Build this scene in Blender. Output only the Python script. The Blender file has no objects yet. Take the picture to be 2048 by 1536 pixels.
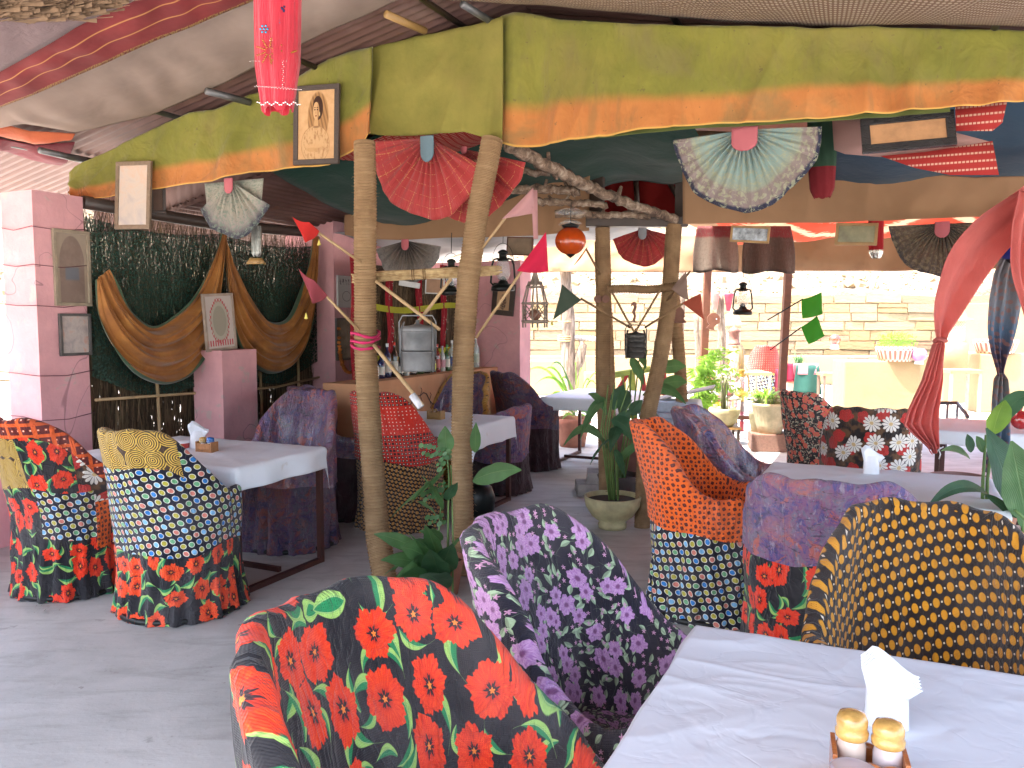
import bpy, math, random
import numpy as np
from mathutils import Vector, Matrix, Euler
from mathutils import noise as mnoise
from math import sin, cos, pi, radians, sqrt, atan2, hypot

rnd = random.Random(7)
S = bpy.context.scene
COL = S.collection

# ------------------------------------------------------------------ camera, sky, sun, exposure
CAMH, FPX, PITCH = 1.52, 1650.0, radians(4.57)
cam_d = bpy.data.cameras.new('camera'); cam = bpy.data.objects.new('camera', cam_d); COL.objects.link(cam)
cam.location = (0, 0, CAMH); cam.rotation_euler = (pi/2 - PITCH, 0, 0)
cam_d.sensor_width = 36; cam_d.lens = FPX/2048*36; cam_d.clip_start = 0.05; cam_d.clip_end = 2000
S.camera = cam
SUN_EL, SUN_AZ = radians(68), radians(238)          # azimuth the light comes from, clockwise from +Y
wd = bpy.data.worlds.new('World'); S.world = wd; wd.use_nodes = True
wn = wd.node_tree; wn.nodes.clear()
sky = wn.nodes.new('ShaderNodeTexSky'); sky.sky_type = 'NISHITA'; sky.sun_disc = False
sky.sun_elevation = SUN_EL; sky.sun_rotation = SUN_AZ; sky.dust_density = 4.5; sky.air_density = 1.0; sky.ozone_density = .5
bg = wn.nodes.new('ShaderNodeBackground'); bg.inputs['Strength'].default_value = 0.15
wo = wn.nodes.new('ShaderNodeOutputWorld')
wn.links.new(sky.outputs[0], bg.inputs[0]); wn.links.new(bg.outputs[0], wo.inputs[0])
sd = bpy.data.lights.new('sun', 'SUN'); sd.energy = 2.0; sd.angle = radians(0.55); sd.color = (1, .95, .88)
sun = bpy.data.objects.new('sun', sd); COL.objects.link(sun); sun.location = (-3, -8, 12)
sdir = Vector((sin(SUN_AZ)*cos(SUN_EL), cos(SUN_AZ)*cos(SUN_EL), sin(SUN_EL)))
sun.rotation_euler = sdir.to_track_quat('Z', 'Y').to_euler()
S.view_settings.view_transform = 'Standard'; S.view_settings.look = 'None'
S.view_settings.exposure = 3.3; S.view_settings.gamma = 1.0; S.view_settings.use_curve_mapping = False
cy = S.cycles
cy.max_bounces = 10; cy.diffuse_bounces = 7; cy.glossy_bounces = 3; cy.transmission_bounces = 6; cy.transparent_max_bounces = 12
cy.sample_clamp_indirect = 6; cy.caustics_reflective = False; cy.caustics_refractive = False
try:
    cy.use_denoising = True; cy.denoiser = 'OPENIMAGEDENOISE'
except Exception: pass

# ------------------------------------------------------------------ where things stand
def ray(px, py):
    X = (px-1024)/FPX; Y = (768-py)/FPX
    return Vector((X, cos(PITCH)+Y*sin(PITCH), -sin(PITCH)+Y*cos(PITCH)))
def P(px, py, d):                      # the point at forward distance d
    r = ray(px, py); s = d/r.y
    return Vector((r.x*s, d, CAMH+r.z*s))
def G(px, py, z=0.0):                  # the point at height z
    r = ray(px, py); s = (z-CAMH)/r.z
    return Vector((r.x*s, r.y*s, z))
TH = radians(25)                       # the building is turned against the line of sight
VX = Vector((cos(TH), -sin(TH), 0)); UX = Vector((sin(TH), cos(TH), 0)); O0 = Vector((0, 4.85, 0))
def B(a, b, z=0.0): return O0 + VX*a + UX*b + Vector((0, 0, z))
def AB(p): q = p-O0; return (q.dot(VX), q.dot(UX))
def BA(px, py, a):                     # the point on the plane a = const
    r = ray(px, py); C = Vector((0, 0, CAMH))-O0; t = (a-C.dot(VX))/r.dot(VX)
    return Vector((0, 0, CAMH))+r*t
def BB(px, py, b):
    r = ray(px, py); C = Vector((0, 0, CAMH))-O0; t = (b-C.dot(UX))/r.dot(UX)
    return Vector((0, 0, CAMH))+r*t

# ------------------------------------------------------------------ node expressions
class E:
    def __init__(s, m, k): s.m, s.k = m, k
    def _b(s, o, op, sw=False):
        n = s.m.nodes.new('ShaderNodeMath'); n.operation = op
        a, b = (o, s) if sw else (s, o)
        for i, v in enumerate((a, b)):
            if isinstance(v, E): s.m.links.new(v.k, n.inputs[i])
            else: n.inputs[i].default_value = v
        return E(s.m, n.outputs[0])
    def __add__(s, o): return s._b(o, 'ADD')
    __radd__ = __add__
    def __sub__(s, o): return s._b(o, 'SUBTRACT')
    def __rsub__(s, o): return s._b(o, 'SUBTRACT', True)
    def __mul__(s, o): return s._b(o, 'MULTIPLY')
    __rmul__ = __mul__
    def __truediv__(s, o): return s._b(o, 'DIVIDE')
    def __lt__(s, o): return s._b(o, 'LESS_THAN')
    def __gt__(s, o): return s._b(o, 'GREATER_THAN')
    def __pow__(s, o): return s._b(o, 'POWER')
    def mod(s, o): return s._b(o, 'FLOORED_MODULO')
    def mx(s, o): return s._b(o, 'MAXIMUM')
    def mn(s, o): return s._b(o, 'MINIMUM')
    def at2(s, o): return s._b(o, 'ARCTAN2')
    def f(s, op):
        n = s.m.nodes.new('ShaderNodeMath'); n.operation = op; s.m.links.new(s.k, n.inputs[0]); return E(s.m, n.outputs[0])
    def step(s, e0, e1, o0=0.0, o1=1.0):
        n = s.m.nodes.new('ShaderNodeMapRange'); n.interpolation_type = 'SMOOTHSTEP'
        s.m.links.new(s.k, n.inputs[0])
        for i, v in zip((1, 2, 3, 4), (e0, e1, o0, o1)): n.inputs[i].default_value = v
        return E(s.m, n.outputs[0])
def soft(x, edge, w=.03): return x.step(edge-w, edge+w, 1.0, 0.0)       # 1 where x < edge
class M:                                # one material under construction
    def __init__(s, name):
        s.mat = bpy.data.materials.new(name); s.mat.use_nodes = True; s.t = s.mat.node_tree; s.t.nodes.clear()
        s.out = s.t.nodes.new('ShaderNodeOutputMaterial'); s.p = s.t.nodes.new('ShaderNodeBsdfPrincipled')
        s.t.links.new(s.p.outputs[0], s.out.inputs[0])
    def e(s, k): return E(s.t, k)
    def xyz(s, v):
        n = s.t.nodes.new('ShaderNodeSeparateXYZ'); s.t.links.new(v, n.inputs[0]); return [E(s.t, o) for o in n.outputs]
    def vec(s, x, y, z=0.0):
        n = s.t.nodes.new('ShaderNodeCombineXYZ')
        for i, v in enumerate((x, y, z)):
            if isinstance(v, E): s.t.links.new(v.k, n.inputs[i])
            else: n.inputs[i].default_value = v
        return n.outputs[0]
    def uv(s): return s.xyz(s.t.nodes.new('ShaderNodeUVMap').outputs[0])[:2]
    def ob(s, which='Object'):
        return s.t.nodes.new('ShaderNodeTexCoord').outputs[which]
    def pos(s): return s.t.nodes.new('ShaderNodeNewGeometry').outputs['Position']
    def noise(s, v, scale=5, det=3, rough=.5, dist=0, col=False):
        n = s.t.nodes.new('ShaderNodeTexNoise'); s.t.links.new(v, n.inputs['Vector'])
        n.inputs['Scale'].default_value = scale; n.inputs['Detail'].default_value = det
        n.inputs['Roughness'].default_value = rough; n.inputs['Distortion'].default_value = dist
        return n.outputs['Color'] if col else E(s.t, n.outputs[0])
    def wave(s, v, scale=5, dist=0, axis='X'):
        n = s.t.nodes.new('ShaderNodeTexWave'); s.t.links.new(v, n.inputs['Vector']); n.bands_direction = axis
        n.inputs['Scale'].default_value = scale; n.inputs['Distortion'].default_value = dist; n.inputs['Detail'].default_value = 2
        return E(s.t, n.outputs['Fac'])
    def cells(s, x, y, rand=1.0):
        n = s.t.nodes.new('ShaderNodeTexVoronoi'); n.voronoi_dimensions = '2D'
        n.inputs['Scale'].default_value = 1; n.inputs['Randomness'].default_value = rand
        s.t.links.new(s.vec(x, y), n.inputs['Vector'])
        cx, cy_, _ = s.xyz(n.outputs['Position']); dx, dy = x-cx, y-cy_
        r, g, b = s.xyz(n.outputs['Color'])
        return dict(x=dx, y=dy, r=E(s.t, n.outputs['Distance']), a=dy.at2(dx), c=(r, g, b))
    def ramp(s, f, stops, const=False):
        n = s.t.nodes.new('ShaderNodeValToRGB'); cr = n.color_ramp; cr.interpolation = 'CONSTANT' if const else 'LINEAR'
        while len(cr.elements) < len(stops): cr.elements.new(.5)
        for e_, (p_, c_) in zip(cr.elements, stops): e_.position = p_; e_.color = (*c_, 1)
        s.t.links.new(f.k, n.inputs[0]); return n.outputs[0]
    def mix(s, f, a, b, mode='MIX'):
        n = s.t.nodes.new('ShaderNodeMix'); n.data_type = 'RGBA'; n.blend_type = mode
        if isinstance(f, E): s.t.links.new(f.k, n.inputs[0])
        else: n.inputs[0].default_value = f
        for i, v in ((6, a), (7, b)):
            if isinstance(v, tuple): n.inputs[i].default_value = (*v, 1)
            else: s.t.links.new(v, n.inputs[i])
        return n.outputs[2]
    def bump(s, h, dist=.005, st=1.0, prev=None):
        n = s.t.nodes.new('ShaderNodeBump'); n.inputs['Distance'].default_value = dist; n.inputs['Strength'].default_value = st
        s.t.links.new(h.k, n.inputs['Height'])
        if prev is not None: s.t.links.new(prev, n.inputs['Normal'])
        s.t.links.new(n.outputs[0], s.p.inputs['Normal']); return n.outputs[0]
    def set(s, col=None, **kw):
        if col is not None:
            if isinstance(col, tuple): s.p.inputs['Base Color'].default_value = (*col, 1)
            else: s.t.links.new(col, s.p.inputs['Base Color'])
        nm = dict(rough='Roughness', metal='Metallic', coat='Coat Weight', coatr='Coat Roughness', alpha='Alpha', sheen='Sheen Weight',
                  trans='Transmission Weight', spec='Specular IOR Level', emit='Emission Strength', ior='IOR')
        for k, v in kw.items():
            i = s.p.inputs[nm[k]]
            if isinstance(v, E): s.t.links.new(v.k, i)
            else: i.default_value = v
        return s
    def translucent(s, amt, col):       # thin cloth and leaves let light through
        t = s.t.nodes.new('ShaderNodeBsdfTranslucent'); mx_ = s.t.nodes.new('ShaderNodeMixShader'); mx_.inputs[0].default_value = amt
        if isinstance(col, tuple): t.inputs[0].default_value = (*col, 1)
        else: s.t.links.new(col, t.inputs[0])
        s.t.links.new(s.p.outputs[0], mx_.inputs[1]); s.t.links.new(t.outputs[0], mx_.inputs[2]); s.t.links.new(mx_.outputs[0], s.out.inputs[0])
        return s
MATS = {}
def mat(fn):                            # decorator: builds a material once
    key = fn.__name__
    m = M(key); fn(m); MATS[key] = m.mat; return m.mat
_plain = {}
def plain(name, col, rough=.7, metal=0.0, var=.12, scale=12, bumpd=.002, **kw):
    if name in _plain: return _plain[name]
    m = M(name); v = m.ob(); n = m.noise(v, scale, 4, .6)
    c2 = tuple(max(0, c*(1-var*2.2)) for c in col); c1 = tuple(min(1, c*(1+var)) for c in col)
    m.set(m.ramp(n, [(.3, c2), (.7, c1)]), rough=rough, metal=metal, **kw)
    if bumpd: m.bump(m.noise(v, scale*6, 3), bumpd, .5)
    _plain[name] = m.mat; return m.mat

# ------------------------------------------------------------------ mesh building
class MB:
    def __init__(s): s.v, s.f, s.uvs, s.sm = [], [], [], []
    def add(s, vs, fs, uvs=None, smooth=True):
        o = len(s.v); s.v += [tuple(x) for x in vs]
        for i, f in enumerate(fs):
            s.f.append(tuple(o+k for k in f)); s.sm.append(smooth)
            s.uvs.append([uvs[k] for k in f] if uvs else [(0, 0)]*len(f))
        return s
    def box(s, c, size, rot=0.0, M_=None, taper=1.0, smooth=False):
        c = Vector(c); x, y, z = (k/2 for k in size)
        R = M_ if M_ is not None else Matrix.Rotation(rot, 3, 'Z')
        vs = [c+R @ Vector((sx*x*(taper if sz > 0 else 1), sy*y*(taper if sz > 0 else 1), sz*z)) for sz in (-1, 1) for sx, sy in ((-1, -1), (1, -1), (1, 1), (-1, 1))]
        fs = [(3, 2, 1, 0), (4, 5, 6, 7), (0, 1, 5, 4), (1, 2, 6, 5), (2, 3, 7, 6), (3, 0, 4, 7)]
        return s.add(vs, fs, None, smooth)
    def bbox(s, a0, a1, b0, b1, z0, z1):  # box in the building's axes
        return s.box(B((a0+a1)/2, (b0+b1)/2, (z0+z1)/2), (abs(a1-a0), abs(b1-b0), abs(z1-z0)), -TH)
    def bar(s, p, q, w, h=None, up=Vector((0, 0, 1))):
        p, q = Vector(p), Vector(q); d = q-p; L = d.length; z = d.normalized()
        x = up.cross(z);
        if x.length < 1e-3: x = Vector((1, 0, 0))
        x.normalize(); y = z.cross(x)
        return s.box((p+q)/2, (w, h or w, L), M_=Matrix((x, y, z)).transposed())
    def grid(s, fn, nu, nv, smooth=True, flip=False, closed=False):
        vs, uvs, fs = [], [], []
        for j in range(nv+1):
            for i in range(nu+1):
                r = fn(i/nu, j/nv)
                if len(r) == 2: vs.append(r[0]); uvs.append(r[1])
                else: vs.append(r); uvs.append((i/nu, j/nv))
        for j in range(nv):
            for i in range(nu):
                a = j*(nu+1)+i; q = (a, a+1, a+nu+2, a+nu+1); fs.append(q[::-1] if flip else q)
        return s.add(vs, fs, uvs, smooth)
    def tube(s, pts, rad, n=8, caps=True, smooth=True, uvs=False):
        pts = [Vector(p) for p in pts]; m = len(pts)
        R = rad if callable(rad) else (lambda t: rad) if not isinstance(rad, (list, tuple)) else (lambda t: rad[min(m-1, int(round(t*(m-1))))])
        d = (pts[1]-pts[0]).normalized(); x = d.orthogonal().normalized(); vs, uu = [], []; L = 0
        for i, p in enumerate(pts):
            if i: L += (p-pts[i-1]).length
            d = (pts[min(i+1, m-1)]-pts[max(i-1, 0)]).normalized()
            x = (x-d*x.dot(d)).normalized(); y = d.cross(x)
            r = R(i/max(1, m-1))
            for k in range(n+1):
                a = 2*pi*k/n; vs.append(p+(x*cos(a)+y*sin(a))*r); uu.append((k/n, L))
        fs = [(j*(n+1)+k, j*(n+1)+k+1, (j+1)*(n+1)+k+1, (j+1)*(n+1)+k) for j in range(m-1) for k in range(n)]
        if caps: fs += [tuple(range(n-1, -1, -1)), tuple((m-1)*(n+1)+k for k in range(n))]
        return s.add(vs, fs, uu, smooth)
    def lathe(s, prof, c=(0, 0, 0), n=20, ripple=None, smooth=True, M_=None):
        c = Vector(c); vs, uu = [], []
        for j, (r, z) in enumerate(prof):
            for k in range(n+1):
                a = 2*pi*k/n; rr = r*(1+(ripple(a, z) if ripple else 0)); q = Vector((rr*cos(a), rr*sin(a), z))
                vs.append(c+(M_ @ q if M_ is not None else q)); uu.append((k/n, j/(len(prof)-1)))
        fs = [(j*(n+1)+k, j*(n+1)+k+1, (j+1)*(n+1)+k+1, (j+1)*(n+1)+k) for j in range(len(prof)-1) for k in range(n)]
        return s.add(vs, fs, uu, smooth)
    def build(s, name, material, parent=None, world=True, tag=None, kind=None, label=None, solid=0, bevel=0):
        vs = s.v
        if parent is not None and world:
            R = Matrix.LocRotScale(parent.location, parent.rotation_euler, parent.scale).inverted(); vs = [R @ Vector(v) for v in vs]
        org = None
        if parent is None and world and vs:
            A = np.array([tuple(v) for v in vs]); org = Vector(((A[:, 0].min()+A[:, 0].max())/2, (A[:, 1].min()+A[:, 1].max())/2, A[:, 2].min()))
            vs = [Vector(v)-org for v in vs]
        me = bpy.data.meshes.new(name); me.from_pydata([tuple(v) for v in vs], [], s.f)
        uvl = me.uv_layers.new(name='UVMap'); uvl.data.foreach_set('uv', [c for f in s.uvs for k in f for c in k])
        me.polygons.foreach_set('use_smooth', s.sm); me.materials.append(material); me.update()
        o = bpy.data.objects.new(name, me); COL.objects.link(o)
        if org is not None: o.location = org
        if parent is not None: o.parent = parent
        if kind: o['kind'] = kind
        if label: o['label'] = label
        if tag: setp(o, *tag)
        if solid:
            md = o.modifiers.new('thickness', 'SOLIDIFY'); md.thickness = solid; md.offset = 0
        if bevel:
            md = o.modifiers.new('edges', 'BEVEL'); md.width = bevel; md.segments = 2; md.limit_method = 'ANGLE'
        return o
def setp(o, label=None, cat=None, group=None):
    if label: o['label'] = label
    if cat: o['category'] = cat
    if group: o['group'] = group
    return o
def thing(name, label, cat, loc=(0, 0, 0), rz=0.0, group=None):
    o = bpy.data.objects.new(name, None); COL.objects.link(o); o.location = loc; o.rotation_euler = (0, 0, rz); o.empty_display_size = .1
    return setp(o, label, cat, group)
def copy_tree(o, parent=None):
    c = o.copy(); COL.objects.link(c)
    if parent is not None: c.parent = parent
    for ch in [x for x in COL.objects if x.parent == o]: copy_tree(ch, c)
    return c
def nz(x, y, z=0.0, s=1.0): return mnoise.noise(Vector((x*s, y*s, z*s)))
def lerp(a, b, t): return a+(b-a)*t
def sstep(a, b, x):
    t = max(0, min(1, (x-a)/(b-a))); return t*t*(3-2*t)
def pl(pts, x):                         # piecewise linear
    if x <= pts[0][0]: return pts[0][1]
    for (x0, y0), (x1, y1) in zip(pts, pts[1:]):
        if x <= x1: return y0+(y1-y0)*(x-x0)/(x1-x0)
    return pts[-1][1]
def bez(p0, p1, p2, n=10): return [Vector(p0)*(1-t)**2+Vector(p1)*2*t*(1-t)+Vector(p2)*t*t for t in [i/n for i in range(n+1)]]
# ------------------------------------------------------------------ printed fabrics (the prints repeat in metres along the cloth)
def weave(m, x, y, d=.0012):
    w = (x*1500).f('SINE')*.5+(y*1500).f('SINE')*.5
    big = m.noise(m.vec(x, y), 9, 3, .55)
    wr = m.noise(m.vec(x*1.4, y*.5), 7, 3, .55, .8); rd = (1-(wr-.5).f('ABSOLUTE')*2)**14; wr2 = m.noise(m.vec(x*.8+y*.5, y*.7-x*.6), 9, 3, .5, .5); rd2 = (1-(wr2-.5).f('ABSOLUTE')*2)**18
    return m.bump(big*3+w*.1+rd*.9+rd2*.6+wr*1.5, .009, .75)
def leafmask(m, c, L, W, curve=0.0):
    a = c['c'][0]*6.283; ca, sa = a.f('COSINE'), a.f('SINE')
    lx = c['x']*ca+c['y']*sa; ly = c['y']*ca-c['x']*sa
    lx2 = lx+(ly*ly)*curve-curve*.03
    t = ly/L; w = (1-t*t).mx(0.0001)*W
    return soft(lx2.f('ABSOLUTE')-w, 0, .012), lx2, ly
def wob(m, x, y, amt=.01, sc=7):
    v = m.noise(m.vec(x, y), sc, 2, col=True); r, g, b = m.xyz(v)
    return x+(r-.5)*amt, y+(g-.5)*amt
def fin(m, col, x, y, gloss=False, rough=.88):
    fade = m.noise(m.vec(x, y), 3.1, 4, .6)
    col = m.mix(fade.step(.35, .75, 0, .16), col, (.30, .27, .26))
    if gloss:
        h = m.noise(m.vec(x*2.3, y*.8), 15, 4, .62, .8); h2 = (m.noise(m.vec(x, y), 13, 3, .6, 1.5)-.5).f('ABSOLUTE')
        m.set(col, rough=.55, coat=.8, coatr=.22, spec=.6); m.bump(h*1.3-h2*1.6, .035, .9)
    else:
        m.set(col, rough=rough, sheen=.15, spec=.25); weave(m, x, y)
def poppy_print(m, s=8.8, bgc=(.012, .012, .016), red=(.62, .018, .006), org=(.84, .095, .010)):
    x0, y0 = m.uv(); x, y = wob(m, x0, y0, .055, 4.5); X, Y = x*s, y*s*.86
    col = m.mix(m.noise(m.vec(x0, y0), 40, 2)*.5, bgc, (.022, .02, .024))
    for (dx, dy, k) in ((.37, .11, 1.5), (.9, .63, 1.15)):
        c = m.cells((X+dx)*k, (Y+dy)*k, .85); lm, lx, ly = leafmask(m, c, .42, .12, 1.2)
        lc = m.mix(soft(lx-.01, 0, .02), (.30, .50, .12), (.015, .20, .07)); lc = m.mix(soft(lx.f('ABSOLUTE'), .008, .008)*.8, lc, (.4, .6, .2))
        col = m.mix(lm*(c['c'][1] > .25), col, lc)
    c = m.cells(X, Y, .62); ph = c['c'][0]*6.28
    jag = (c['a']*6+ph).f('SINE')*.035+(c['a']*17+ph*3).f('SINE')*.018+(c['a']*31+ph).f('SINE')*.012
    kx = c['c'][1]*.5+.8; c['r'] = (c['x']*c['x']*kx*kx+c['y']*c['y']/(kx*kx)).f('SQRT')
    rad = c['c'][2]*.09+.33+jag+(m.noise(m.vec(x, y), 30, 3)-.5)*.12
    fl = soft(c['r']-rad, 0, .012)
    st = m.noise(m.vec(c['a']*3.2, c['r']*1.6, c['c'][2]*9), 3.5, 3, .7)
    pc = m.ramp(st, [(.3, red), (.52, (.75, .040, .008)), (.75, org)])
    pc = m.mix(soft(c['r'], .15, .05)*.55, pc, (.42, .012, .008))
    cen = soft(c['r']-((c['a']*7+ph).f('SINE')*.03+(c['a']*16+ph).f('SINE')*.02+.105), 0, .012)
    pc = m.mix(cen, pc, (.025, .008, .012)); pc = m.mix(soft(c['r']-((c['a']*5).f('SINE')*.012+.04), 0, .008), pc, (.85, .22, .03))
    col = m.mix(fl*(c['c'][2] > .1), col, pc)
    return col, x0, y0
@mat
def fabric_poppy(m): fin(m, *poppy_print(m))
@mat
def fabric_poppy_small(m): fin(m, *poppy_print(m, 8.6, red=(.80, .10, .02), org=(.93, .26, .05)))
@mat
def fabric_poppy_red(m): fin(m, *poppy_print(m, 9.2, red=(.62, .02, .012), org=(.85, .09, .03)))
def blossom_print(m, s, petal, petal2, leafc, bgc, cen, small):
    x0, y0 = m.uv(); x, y = wob(m, x0, y0, .03, 7); X, Y = x*s, y*s
    col = m.mix(m.noise(m.vec(x0, y0), 30, 2)*.5, bgc, tuple(c*2 for c in bgc))
    for (dx, dy, k, W) in ((.4, .2, 1.15, .11), (.8, .7, 1.45, .13), (.1, .9, 1.9, .12)):
        c = m.cells((X+dx)*k, (Y+dy)*k, .95); lm, lx, ly = leafmask(m, c, .26, W, .6)
        lc = m.mix(soft(lx, 0, .02), leafc, tuple(q*.62 for q in leafc)); col = m.mix(lm*(c['c'][1] > .2), col, lc)
    for (dx, dy, k, sel) in ((.3, .55, 3.1, .45),):
        c = m.cells((X+dx)*k, (Y+dy)*k, .9)
        col = m.mix(soft(c['r']-((c['a']*5).f('SINE')*.09+.16), 0, .03)*(c['c'][0] > sel), col, small)
    for (dx, dy, k, sel) in ((0, 0, 1.0, .22), (.33, .52, 1.15, .72)):
        c = m.cells((X+dx)*k, (Y+dy)*k, .8); ph = c['c'][0]*6.28
        rad = c['c'][1]*.08+.22+(c['a']*2.5+ph).f('SINE').f('ABSOLUTE')*.10+(c['a']*13+ph).f('SINE')*.02
        st = m.noise(m.vec(c['a']*2.5, c['r']*3, c['c'][2]*7), 3, 3, .7)
        pc = m.mix(st.step(.3, .7), petal, petal2); pc = m.mix(soft(c['r'], .09, .04)*.8, pc, cen)
        col = m.mix(soft(c['r']-rad, 0, .015)*(c['c'][2] > sel), col, pc)
    return col, x0, y0
@mat
def fabric_lavender(m): fin(m, *blossom_print(m, 12.5, (.34, .14, .37), (.60, .36, .56), (.36, .48, .30), (.014, .012, .02), (.12, .02, .10), (.55, .28, .42)))
@mat
def fabric_small_red(m): fin(m, *blossom_print(m, 17, (.70, .05, .03), (.82, .25, .18), (.60, .58, .42), (.012, .011, .014), (.5, .3, .05), (.7, .4, .3)))
@mat
def fabric_daisy(m):
    x0, y0 = m.uv(); x, y = wob(m, x0, y0, .03, 7); s = 8.3; X, Y = x*s, y*s
    col = m.mix(m.noise(m.vec(x0, y0), 18, 3).step(.42, .6), (.02, .014, .014), (.13, .065, .03))
    for (dx, dy, k, sel, kind) in ((.5, .5, 1.15, .3, 'red'), (0, 0, 1.0, .12, 'w')):
        c = m.cells(X*k+dx, Y*k+dy, .7); ph = c['c'][0]*6.28
        if kind == 'w':
            pet = (c['a']*6+ph).f('COSINE').f('ABSOLUTE'); rad = pet*.15+.31
            pc = m.mix(soft(pet, .28, .08)*(c['r'] > .13), (.78, .74, .68), (.05, .03, .03)); pc = m.mix(soft(c['r'], .10, .02), pc, (.62, .45, .22))
        else:
            rad = (c['a']*2.5+ph).f('COSINE').f('ABSOLUTE')*.08+.33; st = m.noise(m.vec(c['a']*3, c['r']*5), 4, 2)
            pc = m.mix(st.step(.35, .65), (.30, .012, .012), (.62, .05, .04))
        col = m.mix(soft(c['r']-rad, 0, .015)*(c['c'][2] > sel), col, pc)
    fin(m, col, x0, y0)
def dots_print(m, s=24.5):
    x0, y0 = m.uv(); x, y = wob(m, x0, y0, .02, 5); X, Y = x*s+y*s*.32, y*s-x*s*.18
    c = m.cells(X, Y, 0.0)
    pal = [(.0, (.02, .20, .56)), (.2, (.45, .40, .05)), (.4, (.15, .40, .19)), (.58, (.20, .47, .72)), (.78, (.64, .20, .15)), (.92, (.45, .40, .05))]
    q = ((X.f('FLOOR')*2+Y.f('FLOOR')*3).mod(6)+.5)/6
    X2, Y2 = X-c['x'], Y-c['y']
    q = ((X2+.25).f('FLOOR')+(Y2+.25).f('FLOOR')*2).mod(6)/6+.02
    dc = m.ramp(q, [(0, pal[0][1]), (.16, pal[1][1]), (.33, pal[4][1]), (.5, pal[3][1]), (.66, pal[5][1]), (.82, pal[2][1])], True)
    col = m.mix(soft(c['r'], .36, .02), (.006, .007, .02), (.78, .76, .66)); col = m.mix(soft(c['r'], .295, .02), col, dc)
    return col, x0, y0
@mat
def fabric_dots(m): fin(m, *dots_print(m))
@mat
def fabric_dots_shop(m): fin(m, *dots_print(m, 16))
@mat
def fabric_orange_dots(m):
    x0, y0 = m.uv(); x, y = wob(m, x0, y0, .03, 5); X, Y = (x+y)*21, (y-x)*21
    c = m.cells(X, Y, .12); c2 = m.cells(X+.5, Y+.5, .05)
    col = m.mix(soft(c['r']-(c['a']*4).f('SINE')*.02, .27, .03), (.80, .13, .015), (.10, .018, .014)); col = m.mix(soft(c2['r'], .13, .03), col, (.12, .02, .014))
    col = m.mix(soft(c['r'], .13, .05)*.4, col, (.2, .05, .03))
    fin(m, col, x0, y0)
def ydots(m, s, yc, bgc=(.02, .012, .01), r=.29):
    x0, y0 = m.uv(); x, y = wob(m, x0, y0, .012, 5); xr, yr = x*.97-y*.24, y*.97+x*.24; X, Y = xr*s+yr*s*.575, yr*s*1.15
    c = m.cells(X, Y, .0); c2 = m.cells(X+.5, Y, .0); u_ = lambda c: c['x']-c['y']*.5
    sq = soft(u_(c2).f('ABSOLUTE').mx(c2['y'].f('ABSOLUTE')), .07, .02)
    ell = (u_(c)*u_(c)+c['y']*c['y']*.62).f('SQRT')
    col = m.mix(sq, bgc, (.72, .62, .5)); col = m.mix(soft(ell, r+.03, .02), col, tuple(q*.45 for q in yc)); col = m.mix(soft(ell, r, .02), col, yc)
    fin(m, col, x0, y0)
@mat
def fabric_yellow_dots(m): ydots(m, 24.5, (.66, .28, .012), r=.28)
@mat
def fabric_brown_dots(m): ydots(m, 33, (.42, .21, .06), r=.3)
@mat
def fabric_gold_rings(m):
    x0, y0 = m.uv(); X, Y = x0*11, y0*11
    c = m.cells(X, Y, .55); rg = (c['r']*60).f('SINE'); col = m.mix(rg.step(-.1, .3), (.62, .40, .08), (.06, .035, .02))
    col = m.mix(soft(c['r'], .05, .01), col, (.05, .02, .02)); col = m.mix((c['r'] > .66), col, (.07, .04, .025))
    fin(m, col, x0, y0)
@mat
def fabric_gold_plain(m):
    x0, y0 = m.uv(); c = m.cells(x0*26, y0*26, .5); fin(m, m.mix(soft(c['r'], .16, .04), (.36, .17, .02), (.05, .02, .01)), x0, y0)
@mat
def fabric_block_orange(m):
    x0, y0 = m.uv(); X, Y = x0*16, y0*16; c = m.cells(X, Y, 0); c2 = m.cells(X*2.2, Y*2.2, 0)
    q = c['x'].f('ABSOLUTE').mx(c['y'].f('ABSOLUTE')); q2 = c2['x'].f('ABSOLUTE').mx(c2['y'].f('ABSOLUTE'))
    col = m.mix(soft(q, .36, .02)*((q2 > .18)), (.72, .11, .02), (.12, .015, .015)); col = m.mix(soft(q2, .1, .03)*soft(q, .36, .02), col, (.8, .7, .6))
    fin(m, col, x0, y0)
@mat
def fabric_bandhani(m):
    x0, y0 = m.uv(); x, y = wob(m, x0, y0, .008, 5); X, Y = x*40, y*40; c = m.cells(X, Y, 0)
    row = (Y-c['y']); band = ((row*.34).f('SINE') > -.15)
    q = c['x'].f('ABSOLUTE').mx(c['y'].f('ABSOLUTE'))
    col = m.mix(soft(q, .36, .03)*band, (.62, .03, .015), (.05, .008, .008)); col = m.mix(soft(c['r'], .15, .03)*((c['c'][0] > .25)), col, (.80, .68, .55))
    fin(m, col, x0, y0)
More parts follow.
